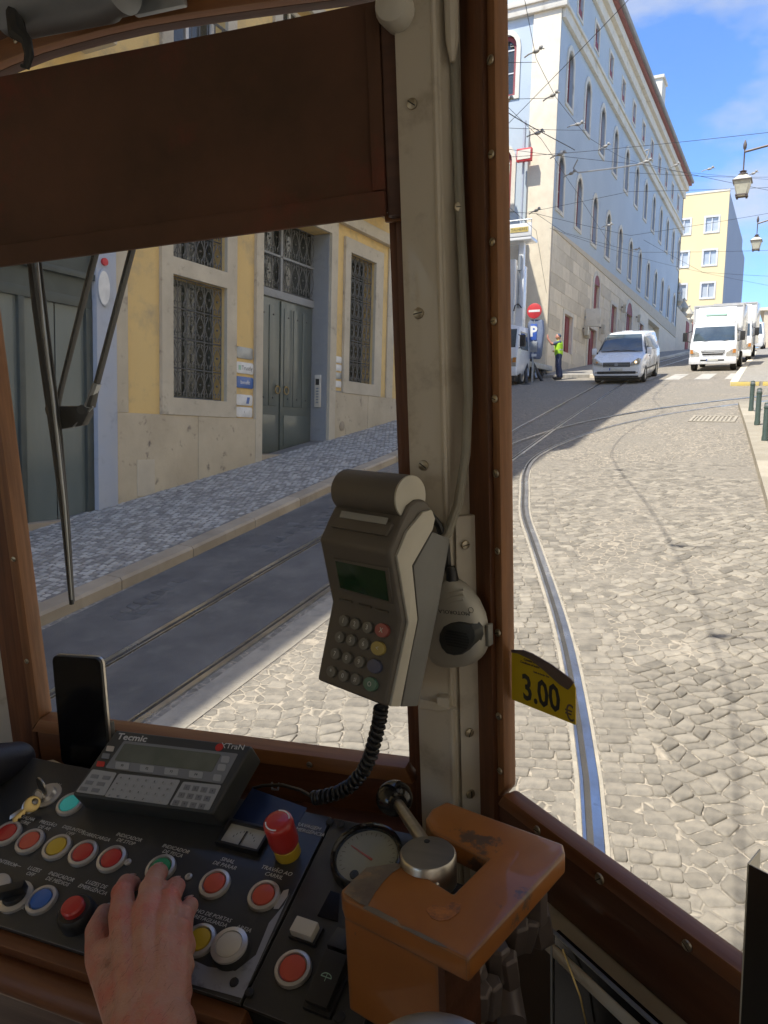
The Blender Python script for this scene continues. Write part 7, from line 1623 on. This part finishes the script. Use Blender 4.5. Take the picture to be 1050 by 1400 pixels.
# ---------------------------------------------------------------- driver's hand
def Hh(px, py, w_): u, v = C(px, py, w_); return Vector((u, v, w_))
tips = dict(i=[(188, 1398, .050), (168, 1252, .047), (168, 1222, .040), (173, 1208, .023), (182, 1208, .0075)],
            m=[(206, 1400, .050), (200, 1252, .050), (206, 1217, .046), (214, 1196, .028), (219, 1192, .0125)],
            r=[(222, 1400, .050), (226, 1260, .047), (232, 1229, .041), (240, 1212, .024), (243, 1211, .0085)],
            p=[(234, 1400, .047), (246, 1276, .042), (252, 1252, .035), (260, 1238, .020), (260, 1236, .0075)])
rad = dict(i=[.014, .0114, .0090, .0082, .0070], m=[.014, .0116, .0093, .0085, .0073], r=[.014, .0110, .0088, .0081, .0068], p=[.013, .0100, .0078, .0070, .0060])
caps = []; bl_ = []
J = {}
for k in 'imrp':
    P = [Hh(*p) for p in tips[k]]; J[k] = P; r = rad[k]
    caps += [(P[j], P[j+1], r[j], r[j+1]) for j in range(4)]
    bl_.append((P[1]+Vector((0, 0, .0030)), .0100, (1, 1.1, .8))); bl_.append((P[2]+Vector((0, 0, .001)), rad[k][2]*1.05, (1, 1, 1)))
for a, b in (('i', 'm'), ('m', 'r'), ('r', 'p')):   # flesh between the metacarpals, stopping at the webs
    for f in (.05, .35, .65, .88):
        p, q_ = J[a][0].lerp(J[a][1], f), J[b][0].lerp(J[b][1], f); caps.append((p+Vector((0, 0, -.004)), q_+Vector((0, 0, -.004)), .0125, .012))
wr0, wr1 = Hh(212, 1396, .046), Hh(205, 1560, .056)
caps += [(wr0+Vector((-.014, 0, 0)), wr1+Vector((-.014, 0, 0)), .019, .022), (wr0+Vector((.013, 0, 0)), wr1+Vector((.016, 0, 0)), .018, .021), (wr0, wr1, .0205, .024)]
th = [Hh(176, 1385, .038), Hh(140, 1310, .028), Hh(134, 1272, .018), Hh(143, 1250, .010)]
caps += [(th[0], th[1], .018, .0135), (th[1], th[2], .0135, .0105), (th[2], th[3], .0105, .0085)]
caps += [(th[1]+Vector((.004, 0, .004)), Hh(172, 1300, .040), .013, .014), (Hh(165, 1350, .036), Hh(190, 1330, .044), .018, .016)]
hm = capsules('hand_body', caps, .0013, 6, bl_)
# tendons and veins on the back of the hand
for v in hm.vertices:
    c = v.co
    for k in 'imrp':
        a, b = J[k][0], J[k][1]; d = b-a; f = max(0, min(1, (c-a).dot(d)/d.length_squared)); q_ = a+d*f
        e = hypot(c.x-q_.x, (c.y-q_.y)*.3); 
        if c.z > q_.z and e < .006 and .35 < f < 1: v.co.z += .0011*(1-e/.006)*sin(pi*(f-.35)/.65)
for v in hm.vertices:    # fine creases over the knuckles and wrist
    c = v.co; v.co.z += .0004*noise.noise(c*90)+.0005*noise.noise(c*34)
hand = thing('person', "driver's right hand resting on the console with a finger on the green button", 'person', MC @ T(tuple(wr0)))
obj('hand', hm, MAT['skin'], hand, MC)
for k in 'imrp':
    a, b = J[k][3], J[k][4]; d = (b-a).normalized(); up = Vector((0, .25, 1)); up = (up-d*up.dot(d)).normalized()
    M = MC @ fr(a.lerp(b, .72)+up*(rad[k][4]*1.0), d, up.cross(d)); obj('fingernail', MB().ball((0, 0, 0), .0052, 12, 8, (1.05, .78, .22)), MAT['nail'], hand, M)
# sleeve end and forearm hair kept out of frame: forearm runs on to the driver

hr = random.Random(5); hb2 = MB(); hv = [v for v in hm.vertices if v.normal.z > .25 and v.co.y < J['m'][1].y-.012]
for k in range(420):
    v = hr.choice(hv); edge = abs(v.co.x-wr0.x)
    if hr.random() > .25+edge*22 or v.co.z < .03: continue
    d = Vector((hr.uniform(.1, .9), hr.uniform(.2, .8), .35)).normalized(); L_ = hr.uniform(.003, .007)
    hb2.tube([v.co, v.co+d*L_*.5+v.normal*.0008, v.co+d*L_+v.normal*.0004], [.00007, .00006, .00002], 3, False)
obj('arm_hair', hb2, MAT['hair'], hand, MC, kind='stuff')
